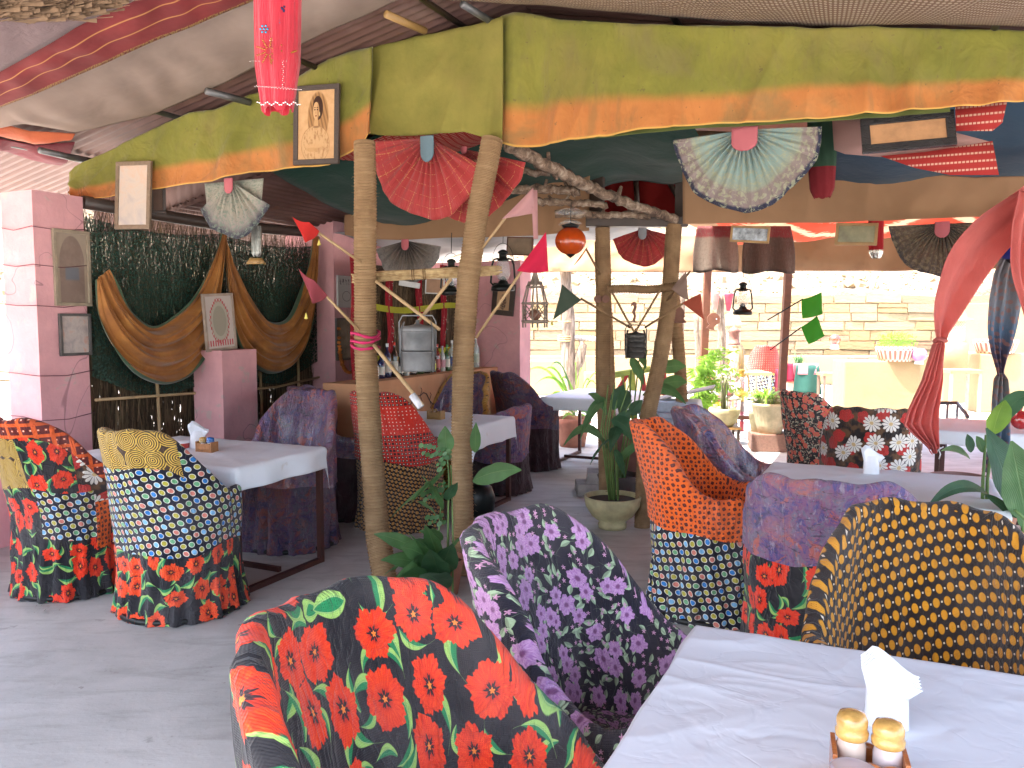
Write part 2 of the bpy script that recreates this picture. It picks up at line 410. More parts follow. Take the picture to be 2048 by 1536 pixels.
def batik(m, tone=1.0, gloss=False):
    x0, y0 = m.uv(); x, y = wob(m, x0, y0, .10, 5); v = m.vec(x, y)
    n1 = m.noise(v, 11, 6, .72, 1.1); n2 = m.noise(m.vec(x+3.1, y), 8, 5, .7, 1.4)
    cc = [(.30, (.03, .03, .09)), (.42, (.09, .08, .28)), (.50, (.28, .11, .22)), (.58, (.16, .18, .28)), (.70, (.55, .16, .11))]
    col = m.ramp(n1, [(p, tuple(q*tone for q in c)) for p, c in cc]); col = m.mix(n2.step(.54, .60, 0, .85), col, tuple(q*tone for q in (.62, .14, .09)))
    c = m.cells(x*9, y*9, .8); star = (c['a']*9+c['c'][0]*6).f('SINE')*.10+.26
    col = m.mix(soft(c['r']-star, 0, .08)*soft(0-c['r'], -.05, .03)*.20, col, tuple(q*tone for q in (.34, .30, .40)))
    br = m.noise(m.vec(x0*26, y0*9), 2.2, 4, .7, 1.0); br2 = m.noise(m.vec(x0*8+5, y0*24), 2.5, 4, .7, 1.2)
    col = m.mix(br.step(.56, .66, 0, .75), col, tuple(q*tone for q in (.42, .36, .44))); col = m.mix(br2.step(.56, .64, 0, .8), col, tuple(q*tone for q in (.03, .03, .07))); col = m.mix(m.noise(v, 3.2, 3, .6, .5).step(.56, .64, 0, .6)*br2.step(.3, .6), col, tuple(q*tone for q in (.70, .20, .12)))
    streak = m.noise(m.vec(c['a']*3, c['r']*2), 5, 3, .7); col = m.mix(streak.step(.4, .8, 0, .35), col, tuple(q*tone for q in (.40, .20, .22)))
    fin(m, col, x0, y0, gloss)
@mat
def fabric_batik(m): batik(m, .75)
@mat
def fabric_batik_plastic(m): batik(m, .72, True)
@mat
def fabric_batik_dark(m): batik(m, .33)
@mat
def fabric_maroon(m):
    x0, y0 = m.uv(); n = m.noise(m.vec(x0, y0), 7, 4); fin(m, m.ramp(n, [(.3, (.018, .008, .012)), (.7, (.05, .018, .024))]), x0, y0)
@mat
def fabric_red_shop(m):
    x0, y0 = m.uv(); c = m.cells(x0*22, y0*30, .1); col = m.mix(soft(c['r'], .16, .05), (.62, .035, .025), (.8, .3, .2))
    col = m.mix(soft((x0+.03).f('ABSOLUTE'), .018, .004), col, (.2, .08, .02)); fin(m, col, x0, y0)
def cloth(name, col, rough=.85, tr=.25, wr=6, wd=.02, stain=.25):
    if name in _plain: return _plain[name]
    m = M(name); v = m.pos(); n = m.noise(v, 3, 4, .6); n2 = m.noise(v, wr, 4, .6, .5)
    c = m.mix(n.step(.5, .8, 0, stain), col, tuple(q*.55 for q in col)); m.set(c, rough=rough, sheen=.1, spec=.25)
    m.bump(n2, wd, .6)
    if tr: m.translucent(tr, c)
    _plain[name] = m.mat; return m.mat
# ------------------------------------------------------------------ other materials
@mat
def tablecloth_white(m):
    v = m.ob(); n = m.noise(v, 2.2, 3, .6); crease = (m.noise(v, 2.0, 3, .5, .7)-.5).f('ABSOLUTE').step(0, .06)
    cr2 = (m.noise(v, 6.5, 3, .55, .8)-.5).f('ABSOLUTE').step(0, .05)
    st = m.noise(v, 9, 3, .5).step(.70, .78, 0, .35)
    m.set(m.mix(st, m.ramp(n, [(.3, (.71, .745, .79)), (.7, (.76, .79, .83))]), (.52, .44, .34)), rough=.75, spec=.3)
    m.bump(crease*.20+cr2*.04+m.noise(v, 60, 2)*.03, .012, .6)
@mat
def concrete_floor(m):
    v = m.pos(); x, y, z = m.xyz(v); n = m.noise(v, 1.3, 6, .62, .4); n2 = m.noise(m.vec(x*.6, y*2.5), 4, 5, .65, .6); n3 = m.noise(v, 45, 3, .6)
    c = m.ramp(n, [(.3, (.32, .325, .31)), (.5, (.43, .435, .42)), (.72, (.53, .535, .515))]); c = m.mix(n2.step(.48, .72, 0, .55), c, (.29, .28, .265)); pat = m.noise(v, .55, 4, .6, .8).step(.5, .62, 0, .4); c = m.mix(pat, c, (.26, .25, .235)); spot = m.noise(v, 5, 5, .7).step(.64, .70, 0, .5); c = m.mix(spot, c, (.20, .19, .175))
    c = m.mix(n3.step(.6, .75, 0, .35), c, (.18, .17, .16)); crack = soft((m.noise(v, .5, 3, .5, .3)-.5).f('ABSOLUTE'), .0007, .0006)
    sp = m.noise(v, 16, 2).step(.74, .77); c = m.mix(sp*.5, c, (.12, .09, .07))
    m.set(c, rough=n2.step(.3, .7, .50, .8), spec=.35); m.bump(n*.5+n3*.12+n2*.3, .012, .5)
@mat
def terrace_floor(m):
    v = m.pos(); n = m.noise(v, 1.1, 5, .6); m.set(m.ramp(n, [(.3, (.50, .46, .40)), (.7, (.62, .58, .52))]), rough=.9); m.bump(m.noise(v, 12, 4), .01, .5)
def pinkm(m, base, worn):
    v = m.pos(); x, y, z = m.xyz(v); n = m.noise(v, 3, 5, .65); n2 = m.noise(m.vec(x*9, y*9, z*1.4), 3, 4, .6); spl = m.noise(v, 7, 5, .6, .4)
    c = m.ramp(n, [(.3, tuple(q*.78 for q in base)), (.7, base)]); c = m.mix(n2.step(.55, .8, 0, .35), c, tuple(q*.7 for q in base))
    c = m.mix(spl.step(.60, .67, 0, .6), c, worn); crack = soft((m.noise(v, .9, 3, .5, .5)-.5).f('ABSOLUTE'), .0016, .001); c = m.mix(crack*.5, c, (.2, .09, .11))
    m.set(c, rough=.85, spec=.2); m.bump(n*.6+spl*.5+m.noise(v, 50, 3)*.08, .02, .6)
@mat
def pink_plaster(m): pinkm(m, (.76, .41, .43), (.52, .43, .39))
@mat
def pink_plaster_bright(m): pinkm(m, (.78, .26, .36), (.60, .42, .40))
@mat
def orange_plaster(m): pinkm(m, (.62, .32, .17), (.50, .30, .18))
@mat
def cream_plaster(m):
    v = m.pos(); n = m.noise(v, .9, 5, .6); m.set(m.ramp(n, [(.3, (.24, .175, .09)), (.7, (.30, .225, .12))]), rough=.9); m.bump(m.noise(v, 20, 4), .01, .5)
def stonem(nm, ca, cb):
    m = M(nm); v = m.ob(); n = m.noise(v, 5, 5, .6); m.set(m.ramp(n, [(.3, ca), (.7, cb)]), rough=.92); m.bump(m.noise(v, 14, 4), .02, .7); return m.mat
STONES = [stonem('sandstone_warm', (.25, .165, .075), (.34, .24, .12)), stonem('sandstone_pale', (.28, .20, .11), (.35, .265, .155)), stonem('sandstone_pink', (.23, .155, .095), (.32, .225, .14)), stonem('sandstone_grey', (.25, .18, .105), (.32, .24, .15))]
@mat
def hill_rubble(m):
    v = m.pos(); n = m.noise(v, 1.4, 6, .7); n2 = m.noise(v, 5, 5, .7); c = m.ramp(n, [(.35, (.15, .11, .075)), (.6, (.22, .17, .12)), (.75, (.21, .125, .07))])
    c = m.mix(n2.step(.62, .7, 0, .6), c, (.10, .085, .08)); m.set(c, rough=.95); m.bump(n2*1.0+n*.5, .12, .9)
@mat
def jute(m):
    x, y = m.uv(); v = m.ob(); n = m.noise(v, 9, 4, .6); f = m.noise(m.vec(x*40, y*300), 3, 3, .6)
    c = m.ramp(n*.6+f*.4, [(.3, (.24, .145, .075)), (.5, (.40, .255, .135)), (.72, (.52, .36, .205))]); m.set(c, rough=.95, spec=.15)
    tn = m.noise(m.vec(0.0, y*55.6), 1, 1); m.bump(f+(y*349).f('SINE').f('ABSOLUTE')*1.2, .006, .9)
    c = m.mix(tn.step(.35, .65, 0, .4), c, (.26, .165, .085)); m.set(c)
@mat
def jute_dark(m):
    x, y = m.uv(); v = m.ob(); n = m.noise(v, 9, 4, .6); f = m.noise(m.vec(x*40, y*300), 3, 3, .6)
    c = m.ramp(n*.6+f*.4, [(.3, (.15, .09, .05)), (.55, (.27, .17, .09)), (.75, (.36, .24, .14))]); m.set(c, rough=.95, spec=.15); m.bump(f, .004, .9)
@mat
def bark(m):
    v = m.ob(); x, y, z = m.xyz(v); n = m.noise(m.vec(x*6, y*6, z*.9), 6, 5, .65, .4)
    m.set(m.ramp(n, [(.3, (.07, .05, .035)), (.5, (.20, .15, .11)), (.7, (.36, .30, .24))]), rough=.95); m.bump(n, .03, .9)
@mat
def branch_wood(m):
    v = m.ob(); n = m.noise(v, 16, 5, .7, .5); m.set(m.ramp(n, [(.35, (.05, .03, .02)), (.52, (.20, .135, .09)), (.7, (.42, .34, .26))]), rough=.9); m.bump(n, .02, .8)
@mat
def straw(m):
    v = m.ob(); n = m.noise(v, 30, 3); m.set(m.ramp(n, [(.3, (.32, .20, .09)), (.7, (.58, .43, .22))]), rough=.8)
@mat
def thatch(m):
    v = m.ob(); n = m.noise(v, 5, 4, .6); x, y = m.uv(); m.set(m.ramp(n*.5+x*.5, [(.25, (.035, .022, .012)), (.5, (.10, .065, .035)), (.8, (.24, .165, .09))]), rough=.9)
@mat
def green_net(m):
    v = m.pos(); n = m.noise(v, 1.2, 4, .6); g = m.noise(v, 60, 2)
    m.set(m.ramp(n, [(.3, (.008, .03, .018)), (.7, (.02, .055, .035))]), rough=.8, alpha=(g.step(.35, .6, .45, .9)))
@mat
def drape_gold(m):
    x, y = m.uv(); v = m.pos(); n = m.noise(v, 5, 4, .6, .4); c = m.ramp(n, [(.3, (.22, .075, .012)), (.55, (.36, .135, .02)), (.75, (.46, .20, .04))])
    edge = soft((y-.02).f('ABSOLUTE').mn((y-.98).f('ABSOLUTE')), .022, .006); c = m.mix(edge, c, (.05, .10, .05)); m.set(c, rough=.7, sheen=.3); m.bump(n, .03, .6); m.translucent(.12, c)
@mat
def dip_dye(m):
    x, y = m.uv(); v = m.pos(); n = m.noise(v, 1.1, 3, .5); n2 = m.noise(v, 4, 5, .65); f = y+(n-.5)*.25+(n2-.5)*.05
    g = m.ramp(n2, [(.3, (.15, .15, .018)), (.7, (.24, .225, .03))]); g = m.mix(m.noise(v, 2.2, 4).step(.45, .75, 0, .6), g, (.27, .21, .05)); o = m.ramp(n2, [(.3, (.47, .165, .04)), (.7, (.57, .22, .055))])
    c = m.mix(f.step(.62, .76), g, o); sp = m.noise(v, 35, 2).step(.70, .74, 0, .55); c = m.mix(sp, c, (.11, .08, .03)); st = m.noise(v, 1.7, 5, .6, .6).step(.52, .70, 0, .6); c = m.mix(st, c, (.20, .16, .06)); vs_ = m.noise(m.vec(x*7, y*.7), 2.5, 4, .6, .3).step(.5, .72, 0, .4); c = m.mix(vs_, c, (.17, .13, .045))
    c = m.mix(soft(1-y, .015, .005)*.6, c, (.8, .5, .1)); m.set(c, rough=.85, sheen=.2); m.bump(m.noise(m.vec(x*3, y*.6), 4, 3, .6, .5)+n2*.4, .05, .55); m.translucent(.18, c)
@mat
def brown_canvas(m):
    v = m.pos(); n = m.noise(v, 1.3, 4, .6); c = m.ramp(n, [(.3, (.25, .14, .07)), (.7, (.33, .19, .10))]); st = m.noise(v, 3, 5).step(.6, .75, 0, .3); c = m.mix(st, c, (.15, .08, .045)); m.set(c, rough=.9); m.bump(n+m.noise(v, 5, 3)*.4, .04, .5); m.translucent(.05, c)
@mat
def cream_ceiling_cloth(m):
    v = m.pos(); n = m.noise(v, 2, 4, .6); c = m.ramp(n, [(.3, (.25, .185, .15)), (.7, (.34, .26, .21))]); x, y = m.uv()
    g = soft(((x*260).f('SINE').f('ABSOLUTE')).mn((y*90).f('SINE').f('ABSOLUTE')), .12, .1)*.16; c = m.mix(g, c, (.25, .18, .14)); m.set(c, rough=.9); m.bump(m.noise(v, 3, 3, .5, .3), .03, .5); m.translucent(.1, c)
@mat
def maroon_ceiling_cloth(m):
    v = m.pos(); x, y = m.uv(); n = m.noise(v, 2.5, 4, .6); c = m.ramp(n, [(.3, (.14, .014, .016)), (.7, (.24, .028, .027))])
    ln = soft((y-.30).f('ABSOLUTE'), .012, .006).mx(soft((y-.60).f('ABSOLUTE'), .012, .006)); c = m.mix(ln*.8, c, (.55, .26, .08))
    fr = soft(1-y, .07, .01)*m.noise(m.vec(x*120, y*6), 3, 2).step(.4, .55); c = m.mix(fr, c, (.34, .20, .05)); m.set(c, rough=.85); m.bump(m.noise(v, 6, 3), .02, .5)
@mat
def lattice_mesh_cloth(m):
    x, y = m.uv(); c = m.cells(x, y, 0.0); q = soft(c['r'], .33, .08); col = m.mix(q, (.17, .10, .06), (.40, .31, .22)); m.set(col, rough=.9); m.bump(q, .01, .5)
@mat
def corrugated_tin(m):
    v = m.pos(); n = m.noise(v, 1.4, 5, .65); n2 = m.noise(v, 9, 4); c = m.ramp(n, [(.3, (.09, .045, .036)), (.6, (.16, .085, .07)), (.8, (.24, .165, .14))]); c = m.mix(n2.step(.6, .75, 0, .5), c, (.16, .07, .04)); m.set(c, rough=.6, metal=.2); m.bump(n2, .005, .5)
@mat
def jali_cloth_red(m):
    x, y = m.uv(); c = m.cells(x*70, y*28, 0); q = soft(c['x'].f('ABSOLUTE'), .36, .04)*soft(c['y'].f('ABSOLUTE'), .12, .05); col = m.mix(q, (.36, .022, .018), (.62, .36, .26)); m.set(col, rough=.85); m.translucent(.2, col)
@mat
def ikat_orange(m):
    x, y = m.uv(); r = ((x*5).f('SINE')*3+y*16+m.noise(m.vec(x*5, y*20), 3, 3)*4); q = r.f('SINE').step(.45, .75); col = m.mix(q, (.66, .10, .03), (.75, .6, .45)); m.set(col, rough=.85); m.translucent(.35, col)
@mat
def stripes_bright(m):
    x, y = m.uv(); col = m.ramp((y*1.0), [(0, (.5, .03, .03)), (.25, (.75, .45, .04)), (.45, (.10, .16, .24)), (.6, (.75, .6, .5)), (.72, (.08, .2, .3)), (.85, (.7, .1, .05))], True); m.set(col, rough=.85); m.translucent(.35, col)
def leafm(nm, a, b, vein):
    m = M(nm); x, y = m.uv(); v = m.ob(); n = m.noise(v, 14, 3); c = m.ramp(n, [(.3, a), (.7, b)]); mid = soft((x-.5).f('ABSOLUTE'), .02, .015); c = m.mix(mid*.7, c, vein)
    vn = ((y*1.0+(x-.5).f('ABSOLUTE')*.6)*150).f('SINE'); m.set(c, rough=.42, spec=.5); m.bump(vn*.3+mid*-1.5+n, .004, .5); m.translucent(.38, m.mix(.5, c, tuple(min(1, q*2.4) for q in b))); return m.mat
LEAF = leafm('leaf_green', (.055, .13, .045), (.095, .21, .075), (.16, .27, .11))
LEAFD = leafm('leaf_dark', (.03, .085, .04), (.055, .135, .065), (.09, .17, .08))
LEAFY = leafm('leaf_bright', (.12, .24, .03), (.22, .38, .05), (.3, .45, .1))
STEM = plain('stem_green', (.13, .22, .06), .6)
SOIL = plain('soil', (.05, .035, .025), .95, scale=30, bumpd=.01)
IRON = plain('oxide_red_steel', (.060, .018, .014), .5, .2); BLACKM = plain('black_metal', (.012, .014, .013), .4, .5); GREYM = plain('aluminium_grey', (.15, .15, .15), .45, .55)
BROWNP = plain('brown_paint', (.13, .045, .022), .6); WHITEC = plain('white_ceramic', (.74, .75, .78), .3, var=.03); TERRA = plain('terracotta', (.42, .19, .12), .85)
CREAMP = plain('cream_pot_paint', (.42, .37, .20), .7, var=.14); WOODD = plain('dark_wood', (.045, .028, .020), .45); WOODM = plain('golden_wood', (.34, .20, .07), .5); STICK = plain('bamboo_stick', (.42, .28, .14), .6)
WICK = plain('wicker_brown', (.36, .15, .05), .6, scale=60, bumpd=.006)
def glassm(nm, col, al=.45, rough=.08):
    if nm in _plain: return _plain[nm]
    m = M(nm); m.set(col, rough=rough, spec=.8, alpha=al, coat=.5); _plain[nm] = m.mat; return m.mat
CLEAR = glassm('clear_glass', (.75, .80, .80), .28)
def fog(nm, col, em): return plain(nm, col)
# ------------------------------------------------------------------ ground and hill
def quad(name, pts, m, kind='structure'):
    b = MB(); b.add(pts, [tuple(range(len(pts)))], None, False); o = b.build(name, m); o['kind'] = kind; return o
def gy(y): return y
fl = MB(); fl.grid(lambda u, v: B(lerp(-3.4, 9.5, u), lerp(-9, 6.8, v), 0.0), 30, 30, smooth=False); o = fl.build('floor', concrete_floor); o['kind'] = 'structure'
tf = MB(); tf.grid(lambda u, v: B(lerp(-40, 50, u), lerp(-40, 16, v), -0.03-.0*u), 20, 20, smooth=False); o = tf.build('terrace', terrace_floor); o['kind'] = 'structure'
def hillz(x, y):
    t = y-20.6; return 2.05+.45*t+.35*nz(x, y, 0, .35)+.13*nz(x, y, 3, 1.1)+.05*nz(x, y, 5, 3.1)
hb = MB(); hb.grid(lambda u, v: Vector((lerp(-45, 60, u), 20.6+70*v**1.6, hillz(lerp(-45, 60, u), 20.6+70*v**1.6) if v > 0 else 1.9)), 240, 130)
o = hb.build('hillside', hill_rubble); o['kind'] = 'structure'
rb = MB()                                             # rubble scattered over the slope
for i in range(5200):
    x = rnd.uniform(-14, 24); t = rnd.random()**1.7*9; y = 20.8+t; r = rnd.uniform(.012, .045)*(1+rnd.random()**8*3)
    z = hillz(x, y); R = Euler((rnd.uniform(0, 3), rnd.uniform(0, 3), rnd.uniform(0, 3))).to_matrix()
    rb.box((x, y, z+r*.2), (r*2, r*1.5, r), M_=R, taper=rnd.uniform(.5, .95))
o = rb.build('hill_stones', STONES[1]); o['kind'] = 'stuff'
# bushes of dry scrub on the slope
for (px, py, lab) in ((1512, 566, 'small grey green scrub bush on the rubble slope behind the oil lantern'),):
    q = P(px, py, 22.5); b = MB()
    for i in range(260):
        a, e_ = rnd.uniform(0, 6.28), rnd.uniform(.1, 1.4); L = rnd.uniform(.1, .32); d = Vector((cos(a)*cos(e_), sin(a)*cos(e_), sin(e_)))*L
        c = q+d; w = Vector((rnd.uniform(-.02, .02), 0, rnd.uniform(-.02, .02))); b.add([q+d*.5, c+w, c-w], [(0, 1, 2)], None, False)
    b.build('scrub_bush', plain('scrub', (.16, .20, .13)), tag=(lab, 'bush'))

# ------------------------------------------------------------------ retaining wall of single stones
rw = thing('stone_retaining_wall', 'dry stone retaining wall of pale sandstone blocks below the rubble slope', 'wall', (4, 20.2, 0))
core = MB(); core.box((4, 20.575, .95), (46, .8, 1.9)); core.build('wall_core', STONES[1], rw)
stone_meshes = []
def stone_mesh(k):
    me_b = MB(); r = random.Random(k); n = 0
    vs = []
    for sx, sy, sz in ((-1, -1, -1), (1, -1, -1), (1, 1, -1), (-1, 1, -1), (-1, -1, 1), (1, -1, 1), (1, 1, 1), (-1, 1, 1)):
        vs.append((sx*.5*(1-r.uniform(0, .06)), sy*.5, sz*.5*(1-r.uniform(0, .16))))
    me_b.add(vs, [(3, 2, 1, 0), (4, 5, 6, 7), (0, 1, 5, 4), (1, 2, 6, 5), (2, 3, 7, 6), (3, 0, 4, 7)], None, False)
    o = me_b.build('stone', STONES[k % 4], None, world=False); me = o.data; bpy.data.objects.remove(o); return me
stone_meshes = [stone_mesh(k) for k in range(12)]
row = 0; z = .55; cnt = 0
while z < 2.02:
    h = rnd.uniform(.19, .29); x = -1.5-rnd.random()*.6; zt = min(z+h, 2.12)
    while x < 13.4:
        w = rnd.uniform(.45, 1.15)*(1.25 if rnd.random() < .3 else 1)
        segs = [(z, zt)] if rnd.random() < .9 else [(z, z+(zt-z)*.52), (z+(zt-z)*.52, zt)]
        for (z_a, z_b) in segs:
            o = bpy.data.objects.new('stone', stone_meshes[rnd.randrange(12)]); COL.objects.link(o)
            off = rnd.uniform(0, .03); o.location = (x+w/2-4, 20.3-off-20.2, (z_a+z_b)/2); o.scale = (w-.010, .30, (z_b-z_a)-.006)
            o.rotation_euler = (rnd.uniform(-.05, .05), rnd.uniform(-.022, .022), rnd.uniform(-.03, .03)); o.parent = rw; cnt += 1
        x += w
    z += h+.0

# ------------------------------------------------------------------ the shelter: roof, ceiling cloths, valances
def zr(a): return 3.36-.21*abs(a)
rf = MB()                                             # corrugated tin, ribs running down the slope
def roofgrid(a0, a1, b0, b1, dz=0.0):
    n = int((b1-b0)/.019)
    rf.grid(lambda u, v: B(lerp(a0, a1, u), lerp(b0, b1, v), zr(lerp(a0, a1, u))+dz+.011*sin(lerp(b0, b1, v)*2*pi/.076)), 4, n, smooth=True)
roofgrid(-4.3, 0, -5.7, .35); roofgrid(0, 4.4, -5.7, .35)
o = rf.build('tin_roof', corrugated_tin); setp(o, 'rusty corrugated tin roof over the near seating bay', 'roof')
md = o.modifiers.new('thickness', 'SOLIDIFY'); md.thickness = .004
def zr2(a): return 3.0-.21*max(0, -a)-.05*max(0, a)
rf = MB()
rf.grid(lambda u, v: B(lerp(-3.7, 0, u), lerp(.30, 4.3, v), zr2(lerp(-3.7, 0, u))+.011*sin(lerp(-3.7, 0, u)*2*pi/.076)), 240, 3)
rf.grid(lambda u, v: B(lerp(0, 7.5, u), lerp(.30, 3.1, v), zr2(lerp(0, 7.5, u))), 20, 3)
o = rf.build('back_tin_roof', corrugated_tin); setp(o, 'corrugated tin roof over the bays behind the green valance', 'roof')
o.modifiers.new('thickness', 'SOLIDIFY').thickness = .004
aw = MB(); aw.grid(lambda u, v: B(lerp(-.3, 7.8, u), lerp(5.2, 7.5, v), 2.66-.03*sin(u*20)*sin(pi*v)), 40, 8)  # canvas strip added to keep sun off the far valance and frame posts
aw.build('added_shade_awning', brown_canvas, tag=('added brown canvas awning shading the far valance and frame posts', 'awning'), solid=.004)
fb = MB()
for a0_, a1_ in ((-3.9, 0), (0, 4.4)):
    fb.grid(lambda u, v: B(lerp(a0_, a1_, u), .325+.006*sin(u*300), lerp(zr2(lerp(a0_, a1_, u))-.03, zr(lerp(a0_, a1_, u))+.01, v)), 120, 2)
fb.build('tin_fascia', corrugated_tin, tag=('rusty tin sheet closing the step between the two roofs', 'roof sheet'), solid=.004)
# timbers and pipes carrying the roof
tb = thing('roof_timbers', 'dark round purlins tied under the tin roof', 'roof timber', B(0, -3, 2.9))
for a in (-3.22, -2.3, -1.25, -.35, .9, 2.4, 4.2):
    b = MB(); b.tube([B(a, -5.6, zr(a)-.04), B(a, -4, zr(a)-.035), B(a, .3, zr(a)-.04)], .018, 10); b.build('purlin', WOODD if a != -2.3 else GREYM, tb)
for (b0) in (-5.4, .12):
    b = MB(); b.tube([B(-3.3, b0, zr(3.3)-.12), B(-1.6, b0, zr(1.6)-.12), B(0, b0, zr(0)-.12)], .035, 10); b.tube([B(0, b0, zr(0)-.12), B(3, b0, zr(3)-.12), B(4.4, b0, zr(4.4)-.12)], .035, 10); b.build('rafter', WOODD, tb)
def roofpt(px, py, drop=0.0):           # where a line of sight meets the sloping roof
    lo, hi = .5, 12
    for _ in range(40):
        d = (lo+hi)/2; p = P(px, py, d); a, b_ = AB(p)
        if p.z < zr(a)-drop: lo = d
        else: hi = d
    return P(px, py, lo)
def strip(name, top, bot, m, tag, drop=.05, nu=60, nv=14, sagf=.03, uvs=(1, 1)):
    """a cloth stretched under the roof between two traced edges"""
    def edge(pts, u):
        n = len(pts)-1; i = min(n-1, int(u*n)); t = u*n-i; return pts[i]*(1-t)+pts[i+1]*t
    T = [roofpt(x, y, drop) for x, y in top]; Bt = [roofpt(x, y, drop) for x, y in bot]
    def fn(u, v):
        p = edge(T, u)*(1-v)+edge(Bt, u)*v
        s = sin(pi*v); p = p+Vector((0, 0, -sagf*s*(1+.5*sin(u*9))+.012*nz(p.x*3, p.y*3, 1)-.006*sin(p.x*26+nz(p.x, p.y, 0, 2)*5)*s)); return p, (u*uvs[0], v*uvs[1])
    b = MB(); b.grid(fn, nu, nv); return b.build(name, m, tag=tag, solid=.003)
strip('cream_ceiling_cloth', [(-700, 530), (0, 212), (120, 165), (240, 108), (360, 60), (480, 12), (760, -110)], [(-500, 560), (0, 240), (150, 264), (300, 232), (400, 190), (520, 130), (640, 70), (820, -10), (1000, -70)], cream_ceiling_cloth, ('cream checked cloth stretched under the tin roof beside a maroon border', 'ceiling cloth'), uvs=(1, 1), drop=.06, nu=120, nv=30, sagf=.02)
strip('maroon_border_cloth', [(-700, 440), (0, 138), (150, 50), (270, -5), (420, -60), (760, -190)], [(-700, 535), (0, 216), (120, 168), (240, 112), (480, 14), (760, -105)], maroon_ceiling_cloth, ('maroon sari border with gold lines and fringe along the ceiling', 'ceiling cloth'), drop=.12, nu=120, sagf=.012)
strip('grey_pink_ceiling_cloth', [(-900, 300), (-200, 20), (0, -60), (160, -180), (500, -420)], [(-700, 445), (0, 142), (150, 54), (270, 0), (420, -52), (760, -180)], cloth('grey_pink_cloth', (.25, .17, .17), wr=9), ('dull grey pink cloth sagging under the roof above the maroon border', 'ceiling cloth'), drop=.16, sagf=.02)
th = MB()
for i in range(9000):
    px_ = rnd.uniform(-500, 215); p = roofpt(px_, rnd.uniform(-260, 40-max(0, px_-150)*.4+rnd.uniform(0, 10)), .175); L = rnd.uniform(.08, .24); d = (VX*1+UX*rnd.uniform(-.25, .25)).normalized()*L; w = UX*rnd.uniform(.0006, .0016)
    th.add([p-w, p+w, p+d+w*.3+Vector((0, 0, rnd.uniform(-.02, .02))), p+d-w*.3], [(0, 1, 2, 3)], [(rnd.random(), 0)]*4, False)
th.build('roof_thatch', plain('reed_brown', (.21, .13, .075), .9), tag=('brown reed thatch showing through the torn corner of the ceiling', 'thatch'), kind='stuff')
strip('orange_ceiling_cloth', [(-400, 250), (0, 246), (60, 262), (150, 268)], [(-400, 290), (0, 270), (70, 286), (130, 272)], cloth('orange_red_cloth', (.62, .16, .07), wr=9), ('orange red strip of cloth at the low end of the ceiling by the pink pillar', 'ceiling cloth'), drop=.05)
strip('maroon_low_cloth', [(-400, 300), (0, 274), (70, 290), (150, 285)], [(-400, 330), (0, 300), (60, 318), (120, 330)], cloth('maroon_cloth', (.20, .04, .05), wr=9), ('dull maroon cloth at the eaves above the pink pillar', 'ceiling cloth'), drop=.04)
strip('lattice_ceiling_cloth', [(880, -60), (1200, -80), (2048, -60), (2600, -100)], [(900, 0), (1180, 18), (1400, 38), (1620, 52), (1860, 50), (2048, 54), (2600, 60)], lattice_mesh_cloth, ('brown cloth with a woven lattice print above the green valance', 'ceiling cloth'), drop=.06, uvs=(190, 26))
# purlin ends catching the light by the valance
for (x0, y0, x1, y1, lab) in ((78, 300, 172, 322, 'pale steel pipe end under the eaves above the pink pillar'), (412, 182, 500, 205, 'grey pipe stub under the roof above the lady portrait'), (772, 28, 850, 62, 'round pole end sticking out between ceiling cloth and green valance'), (925, 8, 985, 45, 'grey pipe stub at the peak of the green valance')):
    p, q = roofpt(x0, y0, .09), roofpt(x1, y1, .12); b = MB(); b.tube([p, q], .021, 12); b.build('roof_pipe', GREYM if x0 != 772 else WOODM, tag=(lab, 'pipe'))

# green and orange valance: three lengths, each its own cloth
def dL(px): return 4.85/(1+.30*(px-1024)/FPX) if px < 745 else dv(px)
def dv(px, d0=4.85): return d0/(1+.466*(px-1024)/FPX)
def val(name, pts, m, tag, dfun, nu=150, nv=26, folds=.018, solid=.003, uvoff=0.0, back=0.0):
    def fn(u, v):
        px = lerp(pts[0][0], pts[-1][0], u); yt = pl([(p[0], p[1]) for p in pts], px); yb = pl([(p[0], p[2]) for p in pts], px)
        d = dfun(px)+back; p = P(px, lerp(yt, yb, v), d)
        k = sin(px*.045+nz(px*.01, v)*4)*.5+nz(px*.02, v*1.2, 3)*1.2+nz(px*.006, v*2, 7)*2+(1-abs(nz(px*.012+v*.6, v*.5, 5)))**5*1.6
        return p-UX*(folds*k*(.35+v)), (u*(pts[-1][0]-pts[0][0])/600+uvoff, v)
    b = MB(); b.grid(fn, nu, nv); return b.build(name, m, tag=tag, solid=solid)
val('green_orange_valance', [(138, 345, 385), (150, 333, 398), (200, 310, 397), (240, 290, 395), (300, 262, 382), (378, 225, 369), (430, 220, 364), (500, 190, 345), (580, 165, 338), (660, 118, 330), (700, 104, 305), (748, 94, 268)], dip_dye, ('green and orange dip dyed valance sloping down to the pink pillar', 'valance'), dL)
plainolive = M('olive_cloth'); _v = plainolive.pos(); _n = plainolive.noise(_v, 3, 5, .65); _c = plainolive.ramp(_n, [(.3, (.16, .15, .025)), (.7, (.26, .225, .045))]); _c = plainolive.mix(plainolive.noise(_v, 1.4, 4).step(.5, .75, 0, .6), _c, (.22, .14, .05)); plainolive.set(_c, rough=.9); plainolive.bump(_n, .03, .6); plainolive.translucent(.12, _c)
val('olive_valance_panel', [(744, 94, 270), (860, 68, 272), (940, 52, 268), (1008, 34, 285)], plainolive.mat, ('plain olive green panel of cloth between the two rope-wrapped posts', 'valance'), lambda px: dv(px, 4.80), nu=80)
